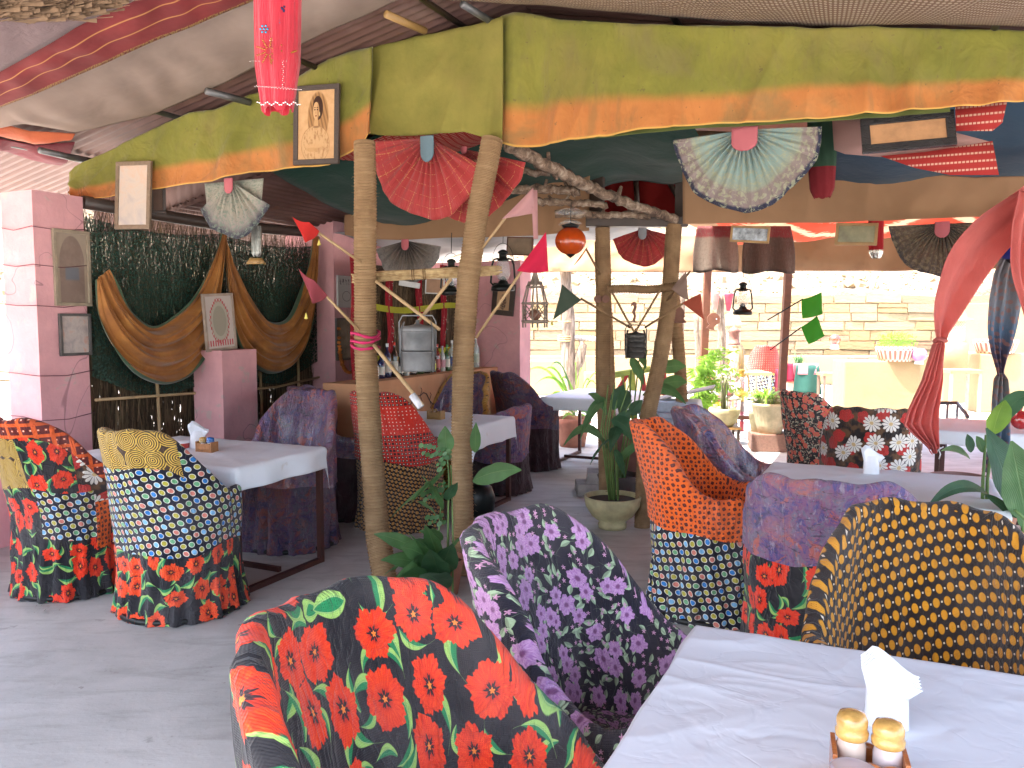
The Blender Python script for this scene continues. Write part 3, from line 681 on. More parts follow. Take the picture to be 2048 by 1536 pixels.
val('green_orange_valance', [(1003, 34, 288), (1030, 26, 294), (1060, 28, 292), (1120, 40, 286), (1200, 44, 276), (1320, 50, 258), (1400, 52, 250), (1500, 52, 246), (1650, 58, 238), (1740, 52, 228), (1850, 58, 220), (1960, 60, 212), (2060, 62, 204), (2300, 66, 190)], dip_dye, ('long green valance with orange hem running across the upper right', 'valance'), dv, nu=260, uvoff=3.3)
# printed lining hem under the valances
val('printed_hem', [(1150, 262, 282), (1400, 244, 256), (1500, 240, 252), (1700, 228, 240), (1900, 212, 224)], cloth('hem_print', (.10, .12, .03), wr=40, wd=.005), ('thin green printed lining hem showing under the orange edge', 'cloth hem'), lambda px: dv(px, 4.9), nv=4, folds=.006)

# second row: brown canvas valances and coloured ceiling cloths between
d1 = lambda px: dv(px, 6.53)
val('brown_valance', [(690, 430, 470), (740, 425, 478), (800, 410, 480), (900, 370, 476), (1000, 320, 474), (1080, 300, 470), (1180, 300, 462)], brown_canvas, ('brown canvas valance behind the red pleated fan', 'valance'), d1, folds=.01)
val('brown_valance', [(1366, 260, 448), (1500, 265, 446), (1650, 300, 446), (1800, 345, 440), (1950, 355, 434), (2060, 352, 432), (2300, 330, 425)], brown_canvas, ('wide brown canvas valance behind the large blue pleated fan', 'valance'), d1, folds=.012)
d2 = lambda px: 12.0/(1+.30*(px-1024)/FPX)
val('brown_valance', [(1048, 470, 543), (1100, 474, 544), (1400, 470, 545), (1600, 470, 542), (1800, 468, 542), (1920, 465, 540), (2300, 440, 530)], brown_canvas, ('far brown canvas valance above the bright terrace opening', 'valance'), d2, folds=.03, nu=120)
# dark red tent cloth with poles above the second pair of posts
val('red_tent_cloth', [(1175, 300, 440), (1240, 285, 445), (1370, 285, 445)], cloth('dark_red_cloth', (.22, .012, .010), wr=5, tr=.35), ('dark red tent cloth in the gap between the brown valances', 'tent cloth'), lambda px: dv(px, 7.4), folds=.03)
for (a_, b_, lab) in (((1268, 300), (1276, 432), 'dark upright pole in front of the red tent cloth'), ((1300, 300), (1368, 415), 'dark slanting pole in front of the red tent cloth'), ((1175, 322), (1240, 300), 'dark pole across the top of the red tent cloth')):
    b = MB(); b.tube([P(*a_, 6.9), P(*b_, 6.7)], .022, 8); b.build('tent_pole', WOODD, tag=(lab, 'pole'))
for (x0, x1, y0, y1, lab) in ((1176, 1208, 330, 445, 'dark plank upright left of the red tent cloth'), (1352, 1372, 300, 448, 'dark plank upright right of the red tent cloth')):
    b = MB(); p = P((x0+x1)/2, y1, 6.35); q = P((x0+x1)/2, y0, 6.35); b.box((p+q)/2, ((x1-x0)/FPX*6.35, .05, (q-p).length), -TH); b.build('tent_post', WOODD, tag=(lab, 'post'))
# ceiling cloths of the second bay
def ceil(name, a0, a1, b0, b1, m, tag, zf, sag=.10, nu=40, nv=24, us=1, vs=1):
    def fn(u, v):
        a, b_ = lerp(a0, a1, u), lerp(b0, b1, v); return B(a, b_, zf(a, b_)-sag*sin(pi*v)*(.6+.4*sin(u*7))-.02*sin(a*9+b_*2)+.02*nz(a*4, b_*4)), (u*us, v*vs)
    b = MB(); b.grid(fn, nu, nv); return b.build(name, m, tag=tag, solid=.003)
ceil('dark_green_ceiling_cloth', -1.9, .9, .12, 1.9, cloth('dark_green_cloth', (.012, .055, .038), wr=5, tr=.2), ('dark green cloth sagging from the ceiling behind the left valance', 'ceiling cloth'), lambda a, b_: 2.86+.15*min(a, 0)-.16*b_, sag=.13)
ceil('red_sequin_ceiling_cloth', -1.7, 1.7, .10, .55, jali_cloth_red, ('red cloth with pale dashes tucked up under the near ceiling', 'ceiling cloth'), lambda a, b_: 2.72+.06*min(a, 0)-.04*b_, sag=.05)
ceil('blue_ceiling_cloth', 1.6, 5.5, .15, 1.75, cloth('dusty_blue_cloth', (.035, .075, .12), wr=5, tr=.2), ('dusty blue cloth sagging under the ceiling above the brown valance', 'ceiling cloth'), lambda a, b_: 2.86-.28*b_, sag=.10)
rc = MB()                                            # red and white printed pieces laid below the blue
def traced(pts, d0, m, name, tag, us=1.0):
    q = [P(x, y, dv(x, d0)) for x, y in pts]; b = MB(); c = sum(q, Vector())/len(q); n = len(q); vs = q+[c]; uv = [((p.x-q[0].x)*us, p.z*us) for p in vs]
    b.add(vs, [(i, (i+1) % n, n) for i in range(n)], uv, True); return b.build(name, m, tag=tag, solid=.003)
traced([(1910, 208), (2015, 200), (2005, 245), (1985, 262), (1912, 262)], 5.15, jali_cloth_red, 'red_ceiling_patch', ('red patch with pale dashes beside the black wall frame', 'ceiling cloth'), .9)
traced([(1760, 312), (1850, 304), (1985, 282), (1998, 350), (1900, 350), (1830, 336)], 5.30, jali_cloth_red, 'red_ceiling_patch', ('long red patch with pale dashes under the black wall frame', 'ceiling cloth'), .9)
traced([(1664, 235), (1728, 226), (1900, 262), (1982, 284), (1850, 306), (1760, 314), (1690, 308), (1668, 300)], 5.36, cloth('speckled_pink_cloth', (.42, .25, .22), wr=40, wd=.006), 'speckled_ceiling_patch', ('speckled pinkish cloth patch behind the black wall frame', 'ceiling cloth'))
# third bay cloths glimpsed over the second valance
ceil('orange_ikat_ceiling_cloth', .35, 2.9, 2.3, 5.4, ikat_orange, ('orange and white wavy printed cloth behind the orange globe lantern', 'ceiling cloth'), lambda a, b_: 2.60-.07*(b_-2.3), sag=.04, us=2, vs=1)
ceil('striped_ceiling_cloth', 2.9, 7.5, 2.3, 6.2, stripes_bright, ('bright striped yellow red and blue cloth above the far valance', 'ceiling cloth'), lambda a, b_: 2.58-.06*(b_-2.3), sag=.04, us=1, vs=3)
ceil('grey_sheet', -3.1, -.2, 1.95, 4.2, cloth('grey_white_sheet', (.34, .35, .36), wr=3, tr=.1), ('pale grey sheet hung over the bar', 'sheet'), lambda a, b_: 2.50+.06*a-.02*b_, sag=.06)

# ------------------------------------------------------------------ left side: pink pillars, thatch wall, drapes
def pillar(name, a0, a1, b0, b1, z1, m, tag, seed=0):
    b = MB(); n = 22
    def side(p0, p1):
        def fn(u, v):
            p = p0*(1-u)+p1*u; z_ = z1*v; w = .008*nz(p.x*3+seed, p.y*3, z_*3)+.006*nz(p.x*9, p.y*9+seed, z_*9)
            e = 1 if 0 < u < 1 else .6
            return Vector((p.x+w*VX.x*e, p.y-w*e, z_))
        b.grid(fn, 8, n)
    c = [B(a0, b0), B(a1, b0), B(a1, b1), B(a0, b1)]
    for i in range(4): side(c[i], c[(i+1) % 4])
    b.add([p+Vector((0, 0, z1)) for p in c], [(0, 1, 2, 3)], None, False)
    return b.build(name, m, tag=tag)
pillar('pink_pillar', -3.25, -2.94, -.88, -.52, 2.33, pink_plaster, ('peeling pink plaster pillar with two faded pictures at the open side', 'pillar'))
pillar('pink_pillar', -3.3, -2.735, 1.93, 2.75, 2.42, pink_plaster, ('pink plaster pillar with arched mirror and marigold garland', 'pillar'), 5)
pillar('pink_pedestal', -2.93, -2.63, .386, .76, 1.27, pink_plaster, ('waist high pink plaster pedestal carrying the little shrine frame', 'pedestal'), 9)
pillar('pink_end_wall', -3.0, -1.54, 3.5, 3.78, 2.12, pink_plaster, ('pink wall at the end of the bar with a framed picture', 'wall'), 13)
pillar('pink_low_wall', -3.62, -3.29, -3.6, -.62, .72, pink_plaster, ('low pink parapet at the open side beside the tall pillar', 'wall'), 17)
for (zz, x0) in ((2.1, 0), (1.86, 1), (1.6, 2), (1.15, 3), (.86, 4)):   # thin wires strung across the pillar
    b = MB(); pts = [B(-3.34, -.895, zz+.02), B(-3.1, -.90, zz+.01*x0-.02), B(-2.93, -.90, zz), B(-2.925, -.70, zz-.01), B(-2.925, -.5, zz+.015)]
    b.tube(pts, .0025, 5); b.build('wire', plain('rusty_wire', (.16, .05, .07)), tag=('thin rusty wire tied round the pink pillar at height %s' % ('its top', 'head level', 'its middle', 'waist level', 'chair level')[x0], 'wire'))
def strands(name, a, b0, b1, z0, z1, n, m, tag, along='b', seed=1, top=.0, wid=(.0015, .0045), L=(.3, .8), parent=None, lean=.10):
    r = random.Random(seed); N = n; vs = np.zeros((N*4, 3)); uvs = []
    for i in range(N):
        s = r.uniform(b0, b1); z = r.uniform(z0, z1); l = r.uniform(*L); w = r.uniform(*wid); off = r.uniform(-.05, .05); ln = r.gauss(0, lean)
        zt = min(z+l, z1+top*r.random()); base = B(a+off, s, z) if along == 'b' else B(s, a+off, z); dirv = UX if along == 'b' else VX
        tip = base+dirv*(ln*l)+Vector((0, 0, zt-z))+VX*r.uniform(-.02, .02)
        for k, q in enumerate((base-dirv*w, base+dirv*w, tip+dirv*w*.35, tip-dirv*w*.35)): vs[i*4+k] = q
        t = r.random(); uvs.append(t)
    b = MB(); b.v = [tuple(v) for v in vs]; b.f = [(4*i, 4*i+1, 4*i+2, 4*i+3) for i in range(N)]; b.uvs = [[(t, 0)]*4 for t in uvs]; b.sm = [False]*N
    return b.build(name, m, parent, tag=tag, kind='stuff')
tw = thing('thatch_wall', 'dark brush thatch wall between the two pink pillars', 'wall', B(-3.02, .7, 0))
strands('brush', -3.03, -.54, 2.0, -.05, 1.65, 10500, thatch, None, seed=3, top=.35, parent=tw, wid=(.002, .0055))
strands('brush_top', -3.03, -.54, 2.0, 1.5, 2.1, 5200, thatch, None, seed=4, top=.35, parent=tw, L=(.15, .5), wid=(.0012, .003), lean=.2)
for bb in (.02, .62, 1.12, 1.62):
    b = MB(); b.tube([B(-2.93, bb, 0), B(-2.935, bb+.03, .6), B(-2.93, bb+.01, 1.25)], .013, 8); b.build('bamboo_upright', STICK, tw)
for zz in (.93,):
    b = MB(); b.tube([B(-2.92, -.5, zz+.03), B(-2.92, .5, zz), B(-2.92, 1.3, zz-.02), B(-2.92, 1.92, zz+.03)], .011, 8); b.build('bamboo_rail', STICK, tw)
bm = MB(); bm.tube([B(-2.96, -.5, 2.30), B(-2.95, .7, 2.27), B(-2.95, 2.2, 2.33)], .045, 10); bm.build('wall_beam', WOODD, tag=('dark round beam along the top of the thatch wall', 'beam'))
nb = MB(); nb.grid(lambda u, v: B(-2.94+.03*sin(u*19)*v, lerp(-.5, 1.95, u), lerp(2.20-.05*sin(pi*((u*2) % 1)), 1.12-.18*sin(pi*((u*2) % 1)), v)), 60, 12)
nb.build('green_net', green_net, tag=('dark green shade net hung over the upper half of the thatch wall', 'net'))
def catm(P_, u):
    n = len(P_)-1; i = min(n-1, int(u*n)); t = u*n-i; g = lambda k: P_[max(0, min(n, k))]; out = []
    for c in (0, 1):
        a, b_, c_, d_ = g(i-1)[c], g(i)[c], g(i+1)[c], g(i+2)[c]; out.append(.5*((2*b_)+(-a+c_)*t+(2*a-5*b_+4*c_-d_)*t*t+(-a+3*b_-3*c_+d_)*t**3))
    return out
def drape(U, L, tag, seed=0):
    def fn(u, v):
        p, q = catm(U, u), catm(L, u); w = BA(lerp(p[0], q[0], v), lerp(p[1], q[1], v), -2.86); g = sin(pi*u)
        f = .022*sin(v*17+g*4+seed)*(.3+g)+.012*sin(v*41+g*7)*(.3+g)+.012*nz(u*5, v*6, seed)
        return w+VX*(.03+f+.06*sin(pi*v)*g), (u, v)
    b = MB(); b.grid(fn, 70, 60); return b.build('gold_drape', drape_gold, tag=tag, solid=.004)
def swag(name, p0, p1, s0, s1, tag, seed=0):
    def fn(u, v):
        p = p0*(1-u)+p1*u; sh = (sin(pi*u))**.8*(1-.15*cos(2*pi*u)); z = p.z-sh*lerp(s0, s1, v)-.03*v
        f = .035*sin(v*23+sin(pi*u)*5+seed)*(sin(pi*u)**.5+.25)
        return Vector((p.x, p.y, z))+VX*(.03+f+.05*v*sin(pi*u)), (u, v)
    b = MB(); b.grid(fn, 50, 50); return b.build(name, drape_gold, tag=tag, solid=.004)
A0, A1, A2 = B(-2.90, -.35, 1.86), B(-2.88, .72, 2.14), B(-2.86, 1.93, 2.16)
drape([(212, 538), (232, 580), (262, 625), (300, 652), (340, 635), (385, 590), (415, 530), (438, 462)], [(186, 560), (196, 640), (222, 705), (268, 752), (325, 768), (378, 742), (420, 668), (448, 466)], ('golden brown swag of cloth on the thatch wall next to the tall pillar', 'drape'))
drape([(436, 462), (462, 520), (490, 585), (525, 638), (565, 640), (595, 590), (612, 540), (620, 470)], [(446, 466), (452, 600), (474, 695), (520, 742), (565, 742), (600, 700), (624, 610), (634, 474)], ('golden brown swag of cloth above the plastic-covered chair', 'drape'), 2)
# ------------------------------------------------------------------ bar
bar = thing('bar_counter', 'orange plastered bar counter with painted vine along its front', 'counter', B(-1.95, 2.2, 0))
pb = MB()
pb.grid(lambda u, v: B(-1.80+.006*nz(u*9, v*5), lerp(.95, 3.5, u), lerp(0, 1.0, v)), 30, 12); pb.grid(lambda u, v: B(lerp(-1.80, -2.12, v), lerp(.95, 3.5, u), 1.0), 10, 2); pb.grid(lambda u, v: B(lerp(-2.12, -1.80, u), .95, lerp(0, 1, v)), 3, 8)
pb.build('counter_body', orange_plaster, bar)
vb = MB(); pts = [B(-1.790, lerp(1.15, 3.3, i/40), .78+.07*sin(i*.55)+.02*sin(i*1.7)) for i in range(41)]; vb.tube(pts, .004, 5)
for i in range(2, 40, 3):
    for s in (-1, 1): vb.tube([pts[i], pts[i]+Vector((0, 0, s*.05))+UX*.03, pts[i]+Vector((0, 0, s*.07))+UX*.01], .003, 4)
vb.build('painted_vine', plain('vine_paint', (.06, .03, .03)), bar)
bt = thing('bar_back_wall', 'brown brush thatch wall behind the bottles of the bar', 'wall', B(-2.2, 2.3, 0))
strands('brush', -2.20, 1.62, 3.5, .3, 1.7, 8000, thatch, None, seed=8, top=.3, parent=bt, wid=(.003, .007))
b = MB(); b.grid(lambda u, v: B(-2.27, lerp(1.64, 3.5, u), lerp(.2, 2.0, v)), 2, 2); b.build('wall_backing', plain('dark_mat', (.05, .032, .02)), bt)
for i, bb in enumerate((1.37, 1.90, 2.41, 2.87, 3.40)):
    g = thing('sequin_garland', ['dark red sequinned hanging at the left end of the bar', 'second red sequinned hanging from the left over the bar', 'red sequinned hanging behind the big tiffin carrier', 'red sequinned hanging right of the big tiffin carrier', 'rightmost narrow red hanging over the bar bottles'][i], 'hanging', B(-2.1, bb, 1.2), group='red hangings over the bar')
    b = MB(); b.grid(lambda u, v: B(-2.10+.02*sin(u*6.28), bb+(u-.5)*(.13-.03*v)+.015*sin(v*9+i), lerp(2.05, 1.20 if i else .6, v)), 6, 24); b.build('cloth', cloth('garland_red', (.30, .015, .025), wr=20), g)
    b = MB()
    for k in range(26):
        q = B(-2.07, bb+rnd.uniform(-.055, .055), rnd.uniform(1.25, 2.0)); b.lathe([(0, -.005), (.005, 0), (0, .005)], q, 5)
    b.build('sequins', plain('sequin_silver', (.8, .75, .65), .15, .9), g, kind='stuff')
for zz, lab in ((1.62, 'yellow ribbon with mirror discs across the thatch behind the bar'), (1.17, 'lower yellow ribbon just above the bar bottles')):
    g = thing('yellow_ribbon', lab, 'ribbon', B(-2.08, 2.2, zz), group='yellow ribbons behind the bar')
    b = MB(); b.grid(lambda u, v: B(-2.085, lerp(1.62, 3.48, u), zz-.03*sin(pi*u*2)+(v-.5)*.055), 30, 2); b.build('band', cloth('ribbon_yellow', (.42, .42, .03), wr=20), g)
    b = MB()
    for k in range(14): q = B(-2.065, 1.68+k*.128, zz-.03*sin(pi*(.1+k*.165)/1.2)); b.lathe([(0, 0), (.014, 0)], q, 8, M_=Matrix.Rotation(pi/2, 3, 'Y'))
    b.build('mirror_discs', plain('sequin_silver', (.8, .75, .65), .15, .9), g, kind='stuff')
# ------------------------------------------------------------------ covered barrel chairs
def chair(label, x, y, face, H=.95, up=None, low=None, inner=None, head=None, s1=.40, s2=.12, sc=1.0, arm=.62, patches=(), plastic=False, n=84, seed=0, lean=.13, topw=.80, cat='chair'):
    """face: direction the sitter looks, degrees clockwise from +Y"""
    rx, ry = .305*sc, .30*sc; low = low or up; inner = inner or up
    t = thing('covered_chair', label, cat, (x, y, 0), -radians(face), 'cloth covered barrel chairs')
    rs = random.Random(seed*7+3); so = rs.uniform(0, 50); amp = 1.6 if plastic else 1.0
    def Hf(w):
        h = arm+(H-arm)*(1-sstep(38, 104, w)); h = h-(h-.46)*sstep(128, 165, w)
        return h+.006*sin(w*.2+so)
    def outer(ph, z, h):
        w = abs(math.degrees(ph)); k = max(0, z-.45)/.5; bk = max(0, cos(ph)); fl = 1+.05*max(0, (.12-z)/.12)-.03*sin(pi*min(1, z/.5))
        sq = 1+.05*(1-abs(cos(2*ph)))
        X = rx*sin(ph)*fl*sq*(1-(1-topw)*k**1.1*sstep(110, 40, w)); Y = -ry*cos(ph)*fl*sq-lean*sc*k**1.15*bk
        f = (.010*sin(ph*17+so+z*3)+.008*sin(ph*29+so*2-z*6))*(1-sstep(.1, .55, z))+.015*amp*nz(ph*2.2+so, z*3.5, so)+.010*amp*nz(ph*7+so, z*5, so)*sstep(0, .05, 1)+.004*nz(ph*17+so, z*8, so)
        if plastic: f += .010*abs(nz(ph*5+z*7+so, z*2.5-ph*2, 3))
        q = hypot(X, Y) or 1; return X*(1+f/q), Y*(1+f/q)
    rows = [('low', i/9) for i in range(10)]+[('up', i/12) for i in range(1, 13)]+[('head', i/4) for i in range(1, 5)]+[('rim', i/4) for i in range(1, 5)]+[('in', i/12) for i in range(1, 13)]+[('seat', i/5) for i in range(1, 6)]
    zone_of = []; grid = []; uvg = []
    for (zn, f) in rows:
        rowv, rowu = [], []
        for i in range(n+1):
            ph = -pi+2*pi*i/n; w = abs(math.degrees(ph)); h = Hf(w); hr = min(h-.02, s1+.02*sin(ph*2+so)+.01*sin(ph*5)); ht = max(hr+.015, h-s2); ht = min(ht, h-.01)
            if zn == 'low': z = hr*f
            elif zn == 'up': z = lerp(hr, ht, f)
            elif zn == 'head': z = lerp(ht, h, f)
            else: z = h
            v = z
            X, Y = outer(ph, z, h); q = hypot(X, Y) or 1; th_ = .026*sc
            if zn == 'rim':
                a = f*pi; k = 1-(th_*(1-cos(a)))/q; X, Y = X*k, Y*k; z = h+th_*.8*sin(a); v = h+.05*f
            elif zn == 'in':
                z = lerp(h, .435, f**.9); X0, Y0 = outer(ph, max(z, .44), h); q = hypot(X0, Y0) or 1; k = 1-(2*th_+.05*f)/q; X, Y = X0*k, Y0*k; v = z+.05
            elif zn == 'seat':
                X0, Y0 = outer(ph, .44, h); q = hypot(X0, Y0); k = (1-(2*th_+.05)/q)*(1-f); X, Y = X0*k, Y0*k; z = .435+.035*sin(f*pi/2); v = .485-f*.25
            if zn == 'low' and f == 0: z = .004
            rowv.append((X, Y, z)); rowu.append((ph*.31*sc+so, v))
        grid.append(rowv); uvg.append(rowu)
    mt = dict(low=low, up=up, head=head or up, rim=head or up, **{'in': inner, 'seat': inner}); nm = dict(low='lower_cover', up='upper_cover', head='head_cover', rim='head_cover', **{'in': 'inner_cover', 'seat': 'inner_cover'})
    parts = {}
    for j in range(len(rows)-1):
        zn = rows[j+1][0]
        for i in range(n):
            w = math.degrees(-pi+2*pi*(i+.5)/n); m = mt[zn]; name = nm[zn]
            for (pm, w0, w1, zs, pn) in patches:
                if w0 <= w <= w1 and (zn in zs or any(isinstance(q, tuple) and q[0] == zn and q[1] <= rows[j+1][1] <= q[2] for q in zs)): m, name = pm, pn
            if name != 'lower_cover' and m is up and name != 'patch': name = 'upper_cover'
            if m is low and low is up: name = 'fabric_cover'
            parts.setdefault((name, m.name), (m, []))[1].append((j, i))
    for (name, _), (m, fs) in parts.items():
        idx = {}; vs, uv, ff = [], [], []
        for (j, i) in fs:
            q = []
            for (jj, ii) in ((j, i), (j, i+1), (j+1, i+1), (j+1, i)):
                key = (jj, ii)
                if key not in idx:
                    gx, gy_, gz = grid[jj][ii]
                    if name == 'lower_cover' and jj == 9: gx, gy_, gz = gx*.972, gy_*.972, gz+.012
                    if name != 'lower_cover' and jj == 9: gx, gy_ = gx*1.008, gy_*1.008
                    idx[key] = len(vs); vs.append((gx, gy_, gz)); uv.append(uvg[jj][ii])
                q.append(idx[key])
            ff.append(tuple(q))
        b = MB(); b.add(vs, ff, uv); b.build(name, m, t, world=False)
    b = MB(); b.tube([(rx*1.0*sin(a), -ry*1.0*cos(a), .017) for a in [2*pi*k/36 for k in range(37)]], .017, 8, caps=False); b.build('base_ring', BLACKM, t, world=False)
    return t
F = globals()
chair('black chair cover with large red poppies nearest the camera', -.04, 1.31, 122, up=fabric_poppy, n=140, seed=1, H=.97, sc=1.14, lean=.10, topw=.98)
chair('black chair cover with lilac flowers at the corner of the near table', .27, 2.0, 122, up=fabric_lavender, n=130, seed=2, H=.965, lean=.10, topw=.95, sc=1.04)
chair('chair in yellow dots on black behind the near white table', 1.14, 2.14, 199, up=fabric_yellow_dots, n=140, seed=3, sc=1.14, H=.925, topw=.84, arm=.64)
chair('chair with purple batik top and red poppy skirt beside the yellow dotted chair', 1.30, 3.30, 25, up=fabric_batik, low=fabric_poppy_red, s1=.60, arm=.68, n=110, seed=4, topw=.98, lean=.06, sc=1.12, H=.905)
chair('chair in orange cover with dark spots over a skirt of coloured dots', 1.03, 4.24, 115, up=fabric_orange_dots, low=fabric_dots, s1=.46, n=110, seed=5, H=.955)
chair('plastic wrapped purple chair behind the orange spotted chair', 1.37, 4.78, 112, up=fabric_batik_plastic, n=90, seed=6, plastic=True, H=.97)
chair('chair printed with white daisies and red flowers behind the right white table', 2.33, 5.32, 24, up=fabric_daisy, n=96, seed=7, H=.95, topw=1.0, sc=1.0, lean=.06)
chair('black chair sprinkled with tiny red flowers and an orange inside', 2.46, 6.35, 70, up=fabric_small_red, inner=fabric_poppy_red, head=fabric_small_red, n=80, seed=8)
chair('chair with gold ring head band, coloured dots and poppy skirt at the left table', -1.75, 4.27, 22, up=fabric_dots, low=fabric_poppy_small, head=fabric_gold_rings, s1=.36, s2=.17, n=120, seed=9, H=.97, topw=.80, patches=((fabric_dots, 58, 181, ('head', 'rim'), 'side_cover'), (fabric_dots, -181, -66, ('head', 'rim'), 'side_cover')))
chair('patchwork chair of poppies, daisies and dots at the far left', -2.50, 4.62, 25, up=fabric_poppy_red, low=fabric_poppy_red, inner=fabric_poppy, head=fabric_block_orange, s1=.60, s2=.08, arm=.66, n=120, seed=10, H=.98,
      patches=((fabric_gold_rings, -40, 22, ('up',), 'gold_patch'), (fabric_daisy, 62, 100, ('up', ('low', .9, 1)), 'daisy_patch'), (fabric_dots, 24, 76, (('low', .60, 1.0),), 'dotted_patch'), (fabric_orange_dots, 76, 92, (('low', .5, .9),), 'spotted_patch')))
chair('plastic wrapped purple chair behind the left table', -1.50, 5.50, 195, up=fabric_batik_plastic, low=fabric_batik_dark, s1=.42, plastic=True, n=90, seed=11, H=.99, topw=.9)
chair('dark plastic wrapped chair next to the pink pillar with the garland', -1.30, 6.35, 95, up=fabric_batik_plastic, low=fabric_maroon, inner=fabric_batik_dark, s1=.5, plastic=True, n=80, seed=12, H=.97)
chair('red chair with small squares over a skirt of tiny brown dots', -.83, 6.02, 25, up=fabric_bandhani, low=fabric_brown_dots, s1=.50, n=100, seed=13, H=.99, topw=.86)
chair('chair with gold top and plastic wrapped purple cover behind the middle table', -.50, 7.42, 200, up=fabric_gold_plain, inner=fabric_batik_plastic, low=fabric_gold_plain, n=80, seed=14, H=1.0, plastic=True)
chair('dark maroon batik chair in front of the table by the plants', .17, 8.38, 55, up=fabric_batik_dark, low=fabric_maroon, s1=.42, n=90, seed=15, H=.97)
chair('chair with red top and blue dotted skirt standing out on the terrace', 4.75, 15.6, 10, up=fabric_red_shop, low=fabric_dots_shop, s1=.48, n=60, seed=16, H=1.0)
chair('chair with dark skirt tucked under the middle table on its far left', -.15, 7.25, 290, up=fabric_batik, low=fabric_maroon, n=60, seed=17, s1=.3, H=.74, arm=.62, lean=.05)

# ------------------------------------------------------------------ tables and cloths
def table(label, clabel, near_left, L, W, z=.735, drop=.16, rz=-TH, seed=0, nu=90, nv=60, group='white clothed tables', wr=.004, frame=None, ties=True, corner=1.0):
    c = near_left+VX*(L/2)+UX*(W/2); c.z = 0; t = thing('dining_table', label, 'table', c, rz, 'steel framed dining tables'); fr = frame or IRON
    b = MB(); b.box((0, 0, z-.02), (L-.01, W-.01, .02)); b.build('tabletop', plain('table_ply', (.28, .18, .11)), t, world=False)
    for sx in (-1, 1):
        for sy in (-1, 1):
            b = MB(); b.box((sx*(L/2-.03), sy*(W/2-.03), (z-.03)/2), (.032, .032, z-.03)); b.build('leg', fr, t, world=False)
        b = MB(); b.box((sx*(L/2-.03), 0, .016), (.031, W-.094, .03)); b.build('floor_runner', fr, t, world=False)
    b = MB(); b.box((0, 0, .05), (L-.1, .028, .028)); b.build('cross_bar', fr, t, world=False)
    for sy in (-1, 1):
        b = MB(); b.box((0, sy*(W/2-.03), z-.045), (L-.095, .028, .028)); b.build('top_rail', fr, t, world=False)
    k = thing('tablecloth', clabel, 'tablecloth', c+Vector((0, 0, z)), rz, group)
    def fn(u, v):
        X = (u-.5)*(L+2*drop); Y = (v-.5)*(W+2*drop); ex = max(0, abs(X)-L/2); ey = max(0, abs(Y)-W/2); e = hypot(ex, ey)
        if ex and ey: e = hypot(ex, ey)*corner
        cx = max(-L/2, min(L/2, X)); cy_ = max(-W/2, min(W/2, Y)); so = seed*13.7
        wv = (.012*sin(cx*13+so+cy_*3)+.010*sin(cy_*17+so*2))*min(1, e/.08); fl = min(e, .03)*.5+e*.10+wv
        nx = (1 if X > 0 else -1)*(ex/e if e else 0); ny = (1 if Y > 0 else -1)*(ey/e if e else 0)
        zz = .004-max(0, e-.008)*(1+.15*sin(cx*4+so)); a = nz(X*2.3+so, Y*2.3, so); r_ = (1-abs(nz(X*2.8+so, Y*4.2+a, 2)))**6; r2 = (1-abs(nz(X*5+so, Y*2.4+a*2, 7)))**8
        zz += wr*(r_*1.7+r2*1.0+nz(X*9, Y*9, so)*.6)*(1 if e == 0 else .5)
        return Vector((cx+nx*fl, cy_+ny*fl, zz))
    b = MB(); b.grid(fn, nu, nv); b.build('cloth', tablecloth_white, k, world=False, solid=.0015)
    if ties:
        for sx in (-1, 1):
            q = Vector((sx*(L/2-.005), -(W/2+.012), -.13)); b = MB(); b.tube([q+Vector((-.02, 0, .03)), q+Vector((.012, -.008, .012)), q+Vector((.0, -.012, 0)), q+Vector((.012, -.014, -.03)), q+Vector((.004, -.012, -.065))], .0045, 6); b.tube([q+Vector((.03, .01, .02)), q, q+Vector((-.012, -.012, -.02))], .0045, 6); b.build('tie_string', WHITEC, k, world=False)
    return t
n1 = G(1395, 1252, .74); table('near dining table under a creased white cloth', 'creased white cloth on the near table with the jar caddy', n1-UX*.86+Vector((0, 0, 0)), 1.35, .86, z=.735, drop=.10, nu=260, nv=170, wr=.0022, seed=1, ties=False)
table('dining table on the left with dark red steel frame and floor runners', 'white cloth with a pointed front corner on the left table', B(-2.48, .19)*1.0 if False else Vector((-1.48, 4.37, 0))-VX*1.22, 1.22, .77, z=.715, drop=.155, seed=2, wr=.003, corner=1.45)
table('dining table with steel frame just behind the rope-wrapped posts', 'white cloth hanging low on the table behind the rope-wrapped posts', Vector((-.31, 6.12, 0))-VX*1.0, 1.0, .76, z=.70, drop=.20, seed=3, corner=1.1)
table('small dining table by the plants near the pink end wall', 'sunlit white cloth on the table by the plants', Vector((.42, 8.2, 0))-VX*.15, .78, 1.10, z=.72, drop=.14, seed=4)
table('dining table on the right behind the purple batik chair', 'smooth white cloth on the right table with one napkin holder', Vector((1.08, 3.70, 0)), 1.02, .80, z=.735, drop=.08, seed=5, wr=.003, ties=False)
table('dining table at the right edge beyond the coral curtain', 'bright white cloth on the table beyond the coral curtain', Vector((2.98, 5.72, 0)), 1.1, .78, z=.735, drop=.12, seed=6)
